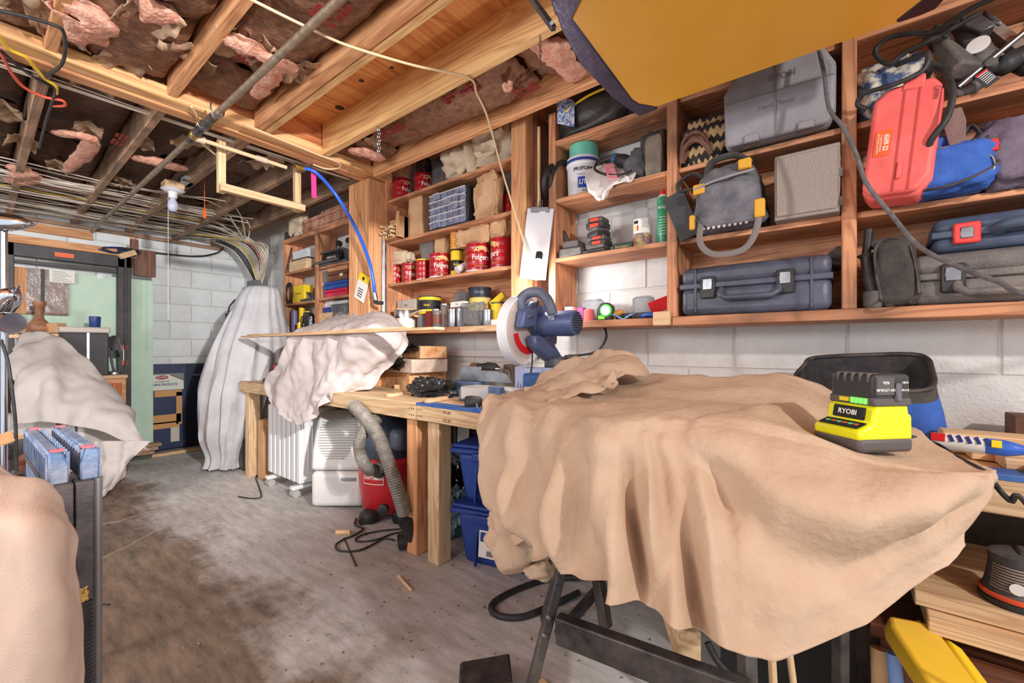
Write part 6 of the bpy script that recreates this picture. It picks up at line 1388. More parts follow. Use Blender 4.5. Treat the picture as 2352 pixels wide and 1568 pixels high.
# shop vacuum
VX, VY = -2.39, 1.735
t = thing('shop_vacuum', 'red and black shop vacuum with a thick ribbed hose under the bench', 'vacuum cleaner', (VX, VY, 0))
MB(FR[t.name]).lathe([(.17, .045), (.185, .06), (.205, .2), (.212, .36), (.218, .365), (.218, .39), (.2, .395)], 36).build('tank', mat('vac_red', (196, 34, 44), .4, coat=.3, col2=(180, 26, 36), vs=4), t, smooth=40)
MB(FR[t.name]).lathe([(.222, .372), (.226, .38), (.226, .392), (.2, .398)], 36).build('red_rim', RED, t, smooth=40)
MB(FR[t.name]).lathe([(.2, .395), (.205, .43), (.195, .55), (.16, .63), (.1, .66), (.05, .665)], 36).build('motor_lid', mat('vac_black', (56, 66, 84), .35, col2=(40, 44, 54), vs=5, coat=.3), t, smooth=50)
ca = math.atan2(-VY, -VX)                          # towards the viewer
fa = atan(-VX / VY)                                # lathe-text angle facing the viewer
def vp(a, r, z): return Vector((VX + r * sin(fa + a), VY - r * cos(fa + a), z))
M = FR[t.name]
for k in range(2):
    rr_ = .2125 + k * .0008; a0, a1 = (-.92, -.22) if k == 0 else (-.905, -.235); z0, z1 = (.245, .325) if k == 0 else (.25, .32)
    band_patch(M, rr_, fa + a0, fa + a1, z0, z1, WHITE if k == 0 else mat('vac_red2', (196, 34, 44), .4), t, 'badge_frame')
text('CRAFTSMAN', .030, WHITE, t, M @ Matrix.Translation((0, 0, .285)), .2145, .02, sx=.86, a0=fa - .57)
band_patch(M, .2085, fa - .52, fa - .2, .40, .56, BLACK, t, 'black_panel'); text('6.0', .03, WHITE, t, M @ Matrix.Translation((0, 0, .47)), .2105, .01, a0=fa - .38)
MB().blob(vp(.25, .17, .52), (.16, .12, .14), .04, 3, 3, 16).build('side_vent', mat('vac_grey', (96, 104, 116), .4), t, smooth=60)
for a in (-.75, .35):
    p = vp(a, .2, .04); MB().blob(p, (.12, .1, .08), .05, 5, 3, 14).build('castor_arm', BLACK, t, smooth=60)
    MB().cyl(p + Vector((-.03, -.03, -.015)), p + Vector((.01, -.05, -.015)), .026, n=16).build('castor', RUB, t, smooth=40)
MB().lathe([(.02, 0), (.034, .006), (.034, .03), (.02, .036)], 14, vp(-.25, .185, .09), (vp(-.25, 1, 0) - vp(-.25, 0, 0))).build('drain_cap', BLACK, t, smooth=40)
port = vp(-.35, .212, .345)
MB().lathe([(.045, -.02), (.05, .0), (.05, .02), (.038, .024)], 20, port, (vp(-.35, 1, 0) - vp(-.35, 0, 0))).build('hose_port', BLACK, t, smooth=40)
hp = [port, at_d(845, 1075, 2.30), at_d(825, 1030, 2.3), at_d(838, 985, 2.32), at_d(862, 965, 2.4)]
def ribbed(pts, r, rib, steps):
    p = spline([Vector(q) for q in pts], steps); L = [0.]
    for a, b_ in zip(p, p[1:]): L.append(L[-1] + (b_ - a).length)
    out = []; rad = []; n = int(L[-1] / rib) * 2; j = 0
    for k in range(n + 1):
        s = L[-1] * k / n
        while j < len(L) - 2 and L[j + 1] < s: j += 1
        f = (s - L[j]) / max(1e-6, L[j + 1] - L[j]); out.append(p[j].lerp(p[j + 1], f)); rad.append(r * (1.08 if k % 2 else .93))
    m = MB(); n_ = 12; vs = []; fs = []; prev = None
    for k, c in enumerate(out):
        tt = (out[min(k + 1, len(out) - 1)] - out[max(0, k - 1)]).normalized()
        a = tt.orthogonal().normalized() if prev is None else (prev - tt * prev.dot(tt)).normalized(); prev = a; b_ = tt.cross(a)
        for i in range(n_):
            w = 2 * pi * i / n_; vs.append(c + (a * cos(w) + b_ * sin(w)) * rad[k])
    for k in range(len(out) - 1):
        for i in range(n_): fs.append((k * n_ + i, k * n_ + (i + 1) % n_, (k + 1) * n_ + (i + 1) % n_, (k + 1) * n_ + i))
    return m.add(vs, fs)
HOSE = mat('ribbed_hose', (142, 136, 128), .45, col2=(112, 106, 100), vs=30)
ribbed(hp + [at_d(872, 952, 2.6), at_d(858, 940, 2.6)], .032, .012, 10).build('hose', HOSE, t, smooth=70)
ribbed([at_d(812, 930, 2.45), at_d(838, 958, 2.35), at_d(868, 1000, 2.26), at_d(895, 1070, 2.22), at_d(915, 1130, 2.22), at_d(930, 1180, 2.24)], .036, .013, 10).build('hose', HOSE, t, smooth=70)
a = at_d(931, 1195, 2.24)
MB().cyl(a, a + Vector((.0, .05, -.11)), .04, .034, 16).build('nozzle', BLACK, t, smooth=40)
P = at_z(915, 1245, .045)
t = thing('vacuum_nozzle', 'black round vacuum wand end lying on the floor by the bench leg', 'nozzle', (P.x, P.y, 0))
dv = Vector((.09, .16, .01)); MB().cyl(P, P + dv, .042, .036, 22).build('tube', BLACK, t, smooth=40); MB().cyl(P - dv * .01, P + dv * .4, .034, .03, 20).build('mouth', BLACKINK, t, smooth=40)
cord = [at_z(*q, .008) for q in ((818, 1190), (815, 1205), (833, 1214), (815, 1228), (790, 1238), (772, 1250), (775, 1262), (795, 1266), (830, 1262), (865, 1245), (880, 1236), (905, 1240))]
single(MB().tube(cord, .0055, 8, 8), 'power_cord', RUB, 'black vacuum cord looping on the floor in front of the vacuum', 'cord', smooth=60)
single(MB().tube([at_z(*q, .007) for q in ((925, 1214), (880, 1218), (838, 1226), (818, 1236), (822, 1243), (860, 1240), (900, 1226), (928, 1220))], .005, 8, 8), 'power_cord', RUB, 'second black cord lying in a long loop beside the wand end', 'cord', smooth=60)
single(MB().tube([at_z(*q, .006) for q in ((548, 1140), (575, 1144), (600, 1140), (592, 1110), (588, 1095), (600, 1080), (612, 1075))], .005, 8, 6), 'power_cord', RUB, 'black radiator cord with its plug on the floor by the left bench leg', 'cord', smooth=60)
# totes
def tote(z, label, hh=.315, full=True, name='storage_tote'):
    t = thing(name, label, 'tote', (-1.40, 1.80, z), radians(14)); M = FR[t.name]
    MB(M).taper((0, 0, 0), (.36, .42), (0, 0, hh - .045), (.42, .48)).build('body', TOTE, t, bev=.03, seg=3)
    for x in (-.1, .08): MB(M @ frame((x, -.225, hh * .45), -.10, 0, 0)).bx(-.006, .006, -.012, .01, -hh * .42, hh * .38).build('rib', TOTE, t, bev=.003)
    MB(M).bx(-.235, .235, -.265, .265, hh - .045, hh - .02).bx(-.225, .225, -.255, .255, hh - .02, hh).build('lid', TOTE, t, bev=.008, seg=2)
    MB(M).bx(-.1, .1, -.285, -.25, hh - .075, hh - .03).build('latch', TOTE, t, bev=.01, seg=2)
    return t, M
t, M = tote(0, 'lower navy tote of the stack with a white printed sticker')
ft = M @ frame((-.035, -.233, .15), radians(83.5) - pi / 2, 0, 0)
lb = MB(ft).bx(-.045, .045, -.0035, .002, -.085, .085).build('sticker', PAPER, t)
text('TOTE', .028, mat('navy_ink', (30, 50, 120), .6), lb, ft @ face_y((.012, -.0045, .06)), 0, .02, sx=.9)
MB(ft).bx(-.038, -.006, -.0048, -.003, -.01, .035).build('print_tote', TOTE, lb); MB(ft).bx(-.0, .036, -.0048, -.003, -.075, -.05).build('barcode', mat('grey_ink', (120, 120, 124), .6), lb)
for k in range(5): MB(ft).bx(.0, .036, -.0048, -.003, -.03 + k * .014, -.025 + k * .014).build('print_line', mat('grey_ink', (120, 120, 124), .6), lb)
t, M = tote(.317, 'upper navy tote of the stack, its lid shadowed by the tarp', .30)
t = thing('binder_clamp', 'dark tray of cords lying on the upper navy tote', 'tray', (-1.45, 1.82, .617)); MB(FR[t.name]).blob((0, 0, .03), (.28, .2, .06), .15, 3, 3, 18, 4, .2, 5).build('heap', BFILM, t, smooth=60)
for i, (px, py, d, s, m, lb) in enumerate(((1040, 1120, 2.75, (.26, .26, .34), BFILM, 'crumpled black plastic bag left of the totes'), (1045, 1215, 2.5, (.17, .2, .24), GFILM, 'grey-green plastic bag on the floor left of the totes'), (985, 1160, 2.58, (.16, .2, .3), GFILM, 'grey-green plastic sheet between the two bench legs'), (1035, 1080, 2.8, (.24, .2, .09), FILM, 'clear crumpled film on top of the black bag'))):
    p = at_d(px, py, d); z = s[2] / 2 if i < 3 else .38
    if i == 1: z = s[2] / 2
    single(MB().blob((p.x, p.y, z), s, .16, 40 + i, 2.4, 26, 4, .22, 5), 'plastic_bag', m, lb, 'plastic bag', smooth=50)
p = at_d(1060, 1050, 2.9)
single(MB(frame((p.x, 2.08, .3), -.05, 0, .1)).bx(-.05, .05, -.002, .002, 0, .26), 'white_card', PAPER, 'white torn card behind the totes against the dark wall', 'card')
for i, (px, py, d, s, lb) in enumerate(((634, 1010, 3.64, (.04, .26, .5), 'brown cardboard carton behind the radiator'), (612, 1060, 3.80, (.04, .3, .3), 'white printed carton left of the radiator'))):
    p = at_d(px, py, d)
    t = thing('carton', lb, 'box', (p.x, p.y, 0), .1); M = FR[t.name]
    MB(M).bx(-s[0], s[0], -s[1] / 2, s[1] / 2, 0, s[2]).build('body', CARD if i == 0 else PAPER, t, bev=.003)
    if i == 0: MB(M @ frame((s[0], 0, s[2]), 0, .5, 0)).bx(0, .12, -s[1] / 2, s[1] / 2, 0, .004).build('flap', CARD, t)
    else:
        for k in range(5): MB(M).bx(s[0], s[0] + .001, -.1, .1, .1 + k * .03, .11 + k * .03).build('print_line', mat('blue_ink', (60, 80, 140), .6), t)
t = thing('brown_case', 'brown cardboard sheets leaning behind the dehumidifier under the bench', 'cardboard', (-2.75, 2.05, 0)); MB(frame((-2.75, 2.02, 0), -.06, 0, 0)).bx(-.35, .45, 0, .05, 0, .6).build('sheets', CARD, t)
# rubbish and dust on the floor
for i, (q0, q1, r, m, lb) in enumerate((((915, 1322), (945, 1355), .006, OAK['x'], 'pale wood splinter lying on the floor in front of the totes'), ((790, 1235), (818, 1300), .003, BLACKINK, 'thin dark wire on the floor crossing the vacuum cord'), ((772, 1222), (805, 1222), .015, OAK['y'], 'small pale wood scrap under the vacuum cord'), ((212, 1386), (252, 1388), .003, BLACKINK, 'short dark rod on the floor beside the clamp stand'))):
    single(MB().tube([at_z(*q0, r), at_z(*q1, r)], r, 6), 'floor_scrap', m, lb, 'scrap')
rr = random.Random(2); cb = MB()
for i in range(130):
    x, y = rr.uniform(-2.6, -.4), rr.uniform(.35, 1.55); a = rr.uniform(0, 6.3); s = rr.uniform(.002, .006)
    cb.box((x, y, s * .3), (s * rr.uniform(1, 2.5), s, s * .5), Matrix.Rotation(a, 3, 'Z'))
props(cb.build('sawdust_chips', mat('chip', (206, 168, 122), .8, col2=(90, 64, 46), vs=3), None, smooth=0), 'wood chips and specks scattered over the concrete floor', 'chips', kind='stuff')

# ---------------------------------------------------------------- lower right: planks, sander, yellow box
t = thing('lumber_cart', 'dark open plywood cart under the bench carrying the plank stack', 'cart', (.7, 1.6, 0))
MB().bx(.08, 1.4, 1.43, 1.455, .03, .36).bx(.08, 1.4, 1.95, 1.975, .03, .36).bx(.08, .105, 1.455, 1.95, .03, .36).bx(.08, 1.4, 1.43, 1.975, .03, .05).build('box', BROWNP['x'], t, bev=.003)
MB().bx(.06, 1.42, 1.42, 1.98, .36, .40).build('top_panel', BROWNP['x'], t, bev=.003)
for x in (.12, 1.3):
    for y in (1.48, 1.92): MB().cyl((x - .015, y, .03), (x + .015, y, .03), .03, n=16).build('castor', RUB, t)
pk = [(.14, 1.39, 1.62, .485, .525, 'wide pale plank under the sander, nearest the viewer'), (.20, 1.625, 1.74, .49, .522, 'second pale plank of the top layer, behind the sander'), (.28, 1.745, 1.87, .475, .507, 'farthest plank of the top layer, in the dark under the bench'), (.16, 1.36, 1.50, .44, .483, 'lower front plank below the sander plank'), (.19, 1.505, 1.86, .402, .438, 'bottom plank of the stack, mostly hidden')]
for x0, y0, y1, z0, z1, lb in pk: single(MB().bx(x0, 1.5, y0, y1, z0, z1), 'plank', OAK['x'], lb, 'plank', 'planks stacked on the cart', bev=.003)
single(MB().bx(.21, 1.5, 1.37, 1.395, .30, .40), 'plank', BROWNP['x'], 'dark board edge below the plank stack', 'plank', 'planks stacked on the cart', bev=.003)
single(MB(frame((.19, 1.33, .10), 0, .0, .12)).bx(0, 1.2, -.06, .01, 0, .14), 'plank', OAK['x'], 'pale board at the lower right corner below the plank stack', 'plank', 'planks stacked on the cart', bev=.003)
p = at_z(2338, 1385, .526)
t = thing('orbital_sander', 'dusty black orbital sander with an orange band standing on the front plank', 'sander', p); M = FR[t.name]
MB(M).lathe([(.058, 0), (.062, .006), (.062, .012), (.056, .016)], 28).build('pad', BLACK, t, smooth=40)
MB(M).lathe([(.060, .016), (.061, .018), (.061, .024), (.058, .026)], 28).build('orange_band', mat('sander_orange', (232, 86, 50), .45), t, smooth=40)
MB(M).lathe([(.056, .026), (.05, .05), (.045, .09), (.047, .11), (.03, .118)], 28).build('body', BLACKD, t, smooth=40)
for k in range(9): band_patch(M, .0535 - k * .0008, -1.1, .1, .038 + k * .006, .041 + k * .006, mat('vent_pale', (170, 150, 134), .6), t, 'vent_rib')
MB(M).lathe([(.012, 0), (.012, .004)], 14, (-.012, -.053, .05), (-.2, -1, .1)).build('dial', PAPER, t); MB(M).bx(-.005, .06, -.03, .03, .105, .125).build('grip', BLACKD, t, bev=.01, seg=2)
# yellow level case
a, b_ = at_d(2065, 1452, 1.02), at_d(2185, 1640, .86)
q = (b_ - a).normalized(); sx_ = RT.copy(); sx_ = (sx_ - q * sx_.dot(q)).normalized(); nz_ = sx_.cross(q)
Mx = Matrix((sx_, q, nz_)).transposed().to_4x4(); Mx.translation = a
t = thing('yellow_case', 'slanting yellow plastic case leaning against the cart at the bottom right', 'case', M=Mx)
Lq = (b_ - a).length
MB(Mx).prism([(-.035, 0), (.045, .0), (.055, .02), (.055, Lq), (-.04, Lq), (-.045, .03)], -.05, 0, 'xy').build('shell', mat('level_yellow', (236, 188, 44), .5, col2=(222, 176, 60), vs=5), t, bev=.008, seg=2)
MB(Mx).prism([(.06, .02), (.085, .05), (.085, Lq), (.06, Lq)], -.045, -.005, 'xy').build('side_lip', YEL, t, bev=.006)
MB(Mx).bx(.03, .04, -.012, .01, -.04, .0).build('tab', YEL, t, bev=.003); MB(Mx).bx(.064, .08, .08, .16, -.006, .008).build('clip', YEL, t, bev=.003)
for i, (q0, q1, r, m, lb) in enumerate((((2000, 1425, 1.12), (2010, 1640, 1.1), .035, BARK, 'rough dark log end standing beside the yellow case'), ((2024, 1490, 1.05), (2030, 1640, 1.02), .022, CARD, 'brown cardboard tube standing behind the yellow case'), ((2052, 1500, 1.0), (2066, 1640, .98), .014, mat('pale_blue_pipe', (120, 150, 206), .5), 'pale blue plastic pipe standing behind the yellow case'), ((1772, 1495, 1.0), (1780, 1640, 1.0), .009, OAK['z'], 'thin wood lath standing under the tarp, first from the left'), ((1812, 1490, 1.05), (1832, 1640, 1.05), .008, OAK['z'], 'thin leaning wood lath, second under the tarp'))):
    a, b_ = at_d(*q0), at_d(*q1); b_ = a + (b_ - a) * (a.z / (a.z - b_.z)) * .98
    single(MB().cyl(b_, a, r, r, 14), 'standing_stick', m, lb, 'stick', smooth=40)
single(MB().tube([at_d(1625, 1475, 1.1), at_d(1650, 1520, 1.08), at_d(1690, 1560, 1.05), at_d(1720, 1590, 1.0)], .009, 8, 6), 'power_cord', RUB, 'black cord hanging under the tarp between the stand legs', 'cord', smooth=60)
single(MB().bx(-.30, .06, 1.46, 1.95, 0, .70), 'black_bin', mat('black_panel', (26, 24, 24), .7), 'black box added as the dark under the right part of the bench', 'bin')  # black box added to stand in for deep shade under the bench

# ---------------------------------------------------------------- foreground left: covered stool and clamp stand
R_ = [[(-90, 1062, 1.1), (-20, 1070, 1.08), (30, 1085, 1.06), (70, 1106, 1.05), (112, 1142, 1.05)],
      [(-90, 1110, .95), (-20, 1120, .94), (40, 1130, .94), (95, 1148, .96), (132, 1176, 1.0)],
      [(-90, 1200, .88), (-10, 1205, .86), (60, 1210, .86), (126, 1215, .9), (172, 1236, .96)],
      [(-90, 1320, .88), (0, 1330, .86), (75, 1325, .85), (132, 1320, .88), (168, 1310, .95)],
      [(-90, 1460, .9), (0, 1460, .87), (85, 1460, .86), (138, 1455, .88), (172, 1430, .95)],
      [(-90, 1640, .95), (0, 1640, .9), (85, 1640, .88), (138, 1640, .9), (172, 1640, .95)],
      [(-90, 1900, .98), (0, 1900, .94), (85, 1900, .92), (138, 1900, .94), (170, 1900, .97)]]
drape('canvas_cover', TARPP, 'pinkish tan canvas cover over a low machine at the left foreground', [[at_d(*p) for p in r] for r in R_], 'cover',
      lambda u, v, p: -(.009 * crease((p.x * 1.2 + p.z * .5, p.y, p.z * .35), 4, 31) + .005 * crease((p.x - p.z * .6, p.y, p.z * .3), 7, 12) + .006 * sin(u * 9 + v * 5)), 12, 10)
N_, Fp = at_d(172, 1062, 1.08), at_d(105, 985, 1.42); Fp.z = N_.z
dy = (Fp - N_); Lj = dy.length; dy.normalize(); dxv = dy.cross(Vector((0, 0, 1)))
M = Matrix((dxv, dy, Vector((0, 0, 1)))).transposed().to_4x4(); M.translation = N_
t = thing('clamp_stand', 'dusty blue double-jaw clamp stand with a threaded black column in the left foreground', 'clamp stand', M=M)
JB = mat('dusty_jaw_blue', (84, 116, 160), .55, .2, col2=(150, 156, 172), vs=14, bump=.3, bs=60)
for s in (-1, 1):
    x0, x1 = (.010, .046) if s > 0 else (-.046, -.010)
    j = MB(M).prism([(x0, -.05), (x1, -.05), (x1, .03), (x0 if s < 0 else x0 + .012, .03), (x0 if s > 0 else x1, -.005)] if s > 0 else [(x0, -.05), (x1, -.05), (x1, -.005), (x1 - .012, .03), (x0, .03)], 0, Lj, 'xz').build('jaw', JB, t, bev=.004)
    for k in range(14):
        y = .02 + k * (Lj - .04) / 13
        MB(M).bx((x1 - .004) if s < 0 else (x0 + .002), (x1 + .003) if s < 0 else (x0 + .009), y - .004, y + .004, -.03, .028).build('jaw_fin', JB, j)
        MB(M).bx((x0 - .004) if s < 0 else (x1 - .002), (x0 + .001) if s < 0 else (x1 + .004), y - .005, y + .005, -.045, .026).build('jaw_fin', JB, j)
    for y in (.02, Lj - .06): MB(M).bx((x0 + x1) / 2 - .012, (x0 + x1) / 2 + .012, y, y + .025, .03, .0335).build('red_mark', mat('mark_pink', (226, 110, 120), .6), j)
MB(M).prism([(0, -.055), (Lj, -.055), (Lj, -.12), (Lj * .55, -.16), (.02, -.24), (0, -.24)], -.044, -.036, 'yz').build('side_plate', JB, t, bev=.003)
MB(M).bx(-.05, -.034, -.002, Lj, -.066, -.054).build('screw_rail', BLKSTEEL, t, bev=.003)
zf = -N_.z
for x0, x1 in ((-.04, -.003), (.0, .034)): MB(M).bx(x0, x1, -.012, .05, -.36, -.05).build('column', mat('column_dark', (78, 72, 76), .5, .4, col2=(116, 108, 110), vs=9, bump=.15), t, bev=.003)
MB(M).cyl((.044, .01, zf + .02), (.044, .01, -.05), .009, n=12).build('guide_tube', mat('grey_tube', (150, 148, 150), .4, .6), t, smooth=40)
m = MB(M); zz = -.36; th_ = []
MB(M).cyl((.012, .0, zf + .12), (.012, .0, -.36), .021, n=16).build('screw', mat('screw_dark', (70, 66, 70), .45, .5), t, smooth=40)
for k in range(22): th_.append(k)
for k in th_: m.lathe([(.021, -.0025), (.0245, 0), (.021, .0025)], 16, (.012, 0, -.37 - k * .011), (0, .15, 1))
m.build('thread', DSTEEL, t, kind='stuff', smooth=40)
MB(M).prism([(-.02, zf), (.05, zf), (.04, zf + .2), (-.012, zf + .2)], -.03, .05, 'xz').build('foot', BLKSTEEL, t, bev=.004)
MB(M).bx(-.04, .04, Lj - .05, Lj - .01, zf, -.12).build('rear_leg', BLKSTEEL, t, bev=.003)
MB(M).blob((.004, -.02, -.34), (.03, .02, .035), .3, 3, 2, 12, 5, .3, 6, False).build('straw_tuft', mat('straw', (206, 170, 96), .9), t)

# ---------------------------------------------------------------- left: covered lathe, lamp, tools
Rl = [[(18, 800, 3.2), (45, 767, 3.25), (82, 758, 3.3), (116, 762, 3.3), (152, 780, 3.3), (216, 836, 3.25), (282, 903, 3.2), (306, 945, 3.15)],
      [(16, 850, 3.0), (45, 838, 3.0), (84, 836, 3.02), (122, 836, 3.05), (165, 855, 3.08), (224, 890, 3.08), (288, 940, 3.05), (320, 982, 3.0)],
      [(16, 920, 2.92), (45, 910, 2.9), (86, 905, 2.9), (130, 908, 2.92), (176, 925, 2.95), (232, 948, 2.95), (288, 978, 2.95), (340, 1012, 2.95)],
      [(18, 976, 2.88), (50, 972, 2.86), (90, 968, 2.86), (132, 972, 2.87), (172, 978, 2.88), (228, 988, 2.9), (280, 1010, 2.9), (343, 1018, 2.92)]]
DC = drape('drop_cloth', SHEETG, 'grey-white drop cloth hanging in folds over the lathe at the left', [[at_d(*p) for p in r] for r in Rl], 'cloth',
      lambda u, v, p: (.028 * crease((p.x, p.y, p.z * .6), 3.6, 17) + .02 * v * sin(u * 24 + v * 3) + .006 * noi(p, 14, 2)), 8, 14)
t = thing('covered_lathe', 'grey machine cabinet standing on a wheeled base under the drop cloth', 'machine', M=frame((at_d(155, 1000, 3.16).x, at_d(155, 1000, 3.16).y, 0), 0, 0, radians(36))); M = FR[t.name]
GM = mat('machine_grey', (206, 200, 194), .5, col2=(186, 180, 176), vs=5)
MB(M).bx(-.42, .25, -.12, .16, .33, .62).build('cabinet', GM, t, bev=.015, seg=2)
MB(M).bx(.06, .09, -.128, -.118, .34, .61).bx(.2, .21, -.128, -.118, .36, .6).build('panel_seam', DGREY, t)
MB(M).bx(-.38, -.08, .04, .16, .62, 1.0).build('headstock', GM, t, bev=.04, seg=2)
MB(M).bx(-.45, .27, -.14, .18, .06, .12).build('base_board', BROWNP['x'], t, bev=.004)
MB(M).bx(.1, .36, -.16, -.13, .05, .14).build('wood_wedge', FIR['x'], t, bev=.004)
for x in (-.35, .30): MB(M).cyl((x - .02, -.13, .045), (x + .02, -.13, .045), .045, n=20).build('castor', RUB, t, smooth=40)
MB(M).lathe([(.05, 0), (.05, .1)], 18, (.22, -.15, .09), (1, .3, 0)).build('roller', BARK, t, smooth=40)
Rs = [[(205, 1012, 2.92), (245, 1012, 2.90), (290, 1010, 2.9), (338, 1014, 2.92)], [(212, 1060, 2.88), (245, 1052, 2.86), (280, 1046, 2.87), (314, 1042, 2.9)], [(215, 1100, 2.84), (243, 1095, 2.82), (272, 1085, 2.84), (302, 1066, 2.9)], [(216, 1124, 2.84), (238, 1120, 2.82), (264, 1108, 2.84), (290, 1090, 2.9)], [(222, 1140, 2.85), (238, 1140, 2.84), (258, 1126, 2.86), (276, 1112, 2.9)]]
MB().grid(cloth_rows([[at_d(*p) for p in r] for r in Rs], 10, 10, lambda u, v, p: .02 * crease(p, 7, 19) + .012 * sin(u * 15))).build('cloth_corner', SHEETG, DC, smooth=80, solid=.004)
# chrome lamp with three heads
t = thing('floor_lamp', 'chrome floor lamp with three swivelling heads at the left edge', 'floor lamp', at_d(8, 1180, 1.9))
pb = at_d(10, 960, 1.9); ptop = at_d(10, 500, 1.9)
MB().cyl((pb.x, pb.y, .02), (ptop.x, ptop.y, ptop.z), .011, n=14).build('pole', CHROME, t, smooth=40)
MB().cyl((pb.x - .028, pb.y - .016, .02), (ptop.x - .028, ptop.y - .016, ptop.z), .011, n=14).build('pole', CHROME, t, smooth=40)
MB().lathe([(.15, 0), (.15, .015), (.02, .03)], 28, (pb.x, pb.y, 0)).build('base', CHROME, t, smooth=40)
for (q0, q1, r, lb) in (((-40, 505, 1.9), (66, 514, 1.86), .038, 0), ((-8, 715, 1.9), (34, 668, 1.86), .046, 1), ((-12, 735, 1.84), (30, 742, 1.80), .044, 2)):
    a, b_ = at_d(*q0), at_d(*q1); L_ = (b_ - a).length
    if lb != 2: pf = [(r * .98, 0), (r, .01), (r, L_ * .55), (r * .85, L_ * .8), (r * .5, L_ * .95), (r * .2, L_)]
    else: pf = [(r * .3, 0), (r * .8, L_ * .2), (r, L_ * .55), (r * 1.05, L_ * .9), (r * .98, L_)]
    h = MB().lathe(pf, 26, a, b_ - a).build('lamp_head', CHROME, t, smooth=50)
    if lb != 2: MB().lathe([(.012, 0), (.012, .012), (.005, .014), (.004, .035)], 10, b_, b_ - a).build('swivel', STEEL, h)
    for k in range(4):
        s_ = (b_ - a).normalized(); o = s_.cross(Vector((0, 0, 1))).normalized(); o2 = o.cross(s_)
        w = -2.4 + k * .45; d_ = (-o * cos(w) + o2 * sin(w)) * (r + .0005); MB().tube([a + s_ * L_ * .3 + d_, a + s_ * L_ * .55 + d_], .0025, 4).build('slot', BLACKINK, h)
single(MB().tube([at_d(2, 780, 1.85), at_d(18, 830, 1.85), at_d(28, 900, 1.85), at_d(36, 980, 1.86), at_d(38, 1080, 1.88)], .006, 8, 6), 'lamp_wire', RUB, 'dark lamp cord running down beside the chrome pole', 'cord', smooth=60)
# cart with rusty disc
t = thing('tool_cart', 'low dark tool shelf with loose parts beside the clamp stand', 'shelf', at_d(60, 1120, 2.1)); p = at_d(60, 1105, 2.1); M = frame((p.x, p.y, 0), 0, 0, radians(48))
FR[t.name] = M; t.matrix_world = M
MB(M).bx(-.25, .1, -.15, .2, p.z - .04, p.z - .02).bx(-.25, .1, -.15, -.14, p.z - .02, p.z + .02).build('tray', DSTEEL, t, bev=.003)
for x in (-.24, .08):
    for y in (-.14, .18): MB(M).bx(x - .012, x + .012, y - .012, y + .012, 0, p.z - .04).build('leg', BLKSTEEL, t)
for k in range(3): MB(M).bx(-.22, .08, -.13, -.12, .12 + k * .09, .15 + k * .09).build('side_bar', BLKSTEEL, t)
c = at_d(72, 1058, 2.12)
t = thing('rusty_disc', 'rusty round steel disc lying on the tool shelf', 'disc', c); MB().lathe([(.085, -.012), (.088, 0), (.084, .008), (.03, .01), (.02, .004), (.01, .006)], 36, c, Vector((.35, -.45, .8))).build('disc', mat('rust', (150, 108, 88), .6, .4, col2=(108, 60, 44), vs=9, wide=.1), t, smooth=40)
c = at_d(12, 1040, 2.0)
t = thing('step_pulley', 'dark grey cone pulley standing at the left edge on the tool shelf', 'pulley', c); MB().lathe([(.03, -.08), (.03, -.03), (.06, -.01), (.085, .03), (.085, .05), (.06, .045)], 26, c).build('pulley', DSTEEL, t, smooth=40)
a, b_ = at_d(30, 1082, 2.06), at_d(95, 1092, 2.02)
t = thing('wrench', 'dull steel wrench in the tray below the rusty disc', 'wrench', a); MB().tube([a, b_], .010, 8, flat=.5).build('handle', DSTEEL, t); MB().lathe([(.01, -.005), (.022, -.006), (.022, .006), (.01, .005)], 16, a).build('ring_head', DSTEEL, t)
single(MB(frame(at_d(6, 1010, 1.85), .3, .2, .5)).bx(-.05, .04, -.05, .05, -.004, .004), 'paper_sheet', CARD, 'tan card corner at the left edge above the cone pulley', 'card')

# ---------------------------------------------------------------- far wall
def atx(px, py, x): return at_x(px, py, x)
XD = -5.58
t = thing('door_frame', 'black steel door frame standing against the far block wall', 'door frame', (XD, .6, 0))
FM = mat('frame_black', (62, 58, 60), .45, .3, col2=(48, 44, 46), vs=8, bump=.1)
o1, o2 = atx(300, 592, XD), atx(20, 558, XD); i1 = atx(262, 622, XD)
yl, yr, zt = o2.y - .02, o1.y, o1.z; wj = .10
MB().bx(XD - .05, XD + .03, yr - wj, yr, 0, zt).build('jamb', FM, t, bev=.004); MB().bx(XD - .05, XD + .045, yr - wj * .55, yr - wj * .35, 0, zt).build('stop_strip', FM, t, bev=.003)
MB().bx(XD - .05, XD + .03, yl - .02, yl + wj * .5, 0, zt).build('jamb', FM, t, bev=.004)
MB().bx(XD - .05, XD + .03, yl, yr, zt - .11, zt).build('head', FM, t, bev=.004); MB().bx(XD - .02, XD + .02, yl, yr - wj, zt - .17, zt - .14).build('track', FM, t, bev=.003)
p = atx(148, 586, XD + .03); MB().bx(XD + .03, XD + .033, p.y - .06, p.y + .06, p.z - .02, p.z + .02).build('orange_label', mat('label_orange', (232, 100, 50), .5), t)
for py, mm in ((797, mat('latch_orange', (226, 90, 50), .5)), (833, mat('latch_orange', (226, 90, 50), .5))):
    p = atx(286, py, XD + .03); MB().bx(XD + .03, XD + .034, p.y - .02, p.y + .02, p.z - .02, p.z + .02).build('latch_plate', mm, t)
p = atx(286, 815, XD + .03); MB().bx(XD + .03, XD + .036, p.y - .012, p.y + .012, p.z - .06, p.z + .06).build('latch_body', STEEL, t, bev=.002)
single(MB().bx(XD - .06, XD + .02, yl - .1, yr - .1, zt + .002, zt + .07), 'wood_board', FIR['y'], 'tan board lying along the top of the black door frame', 'board', bev=.003)
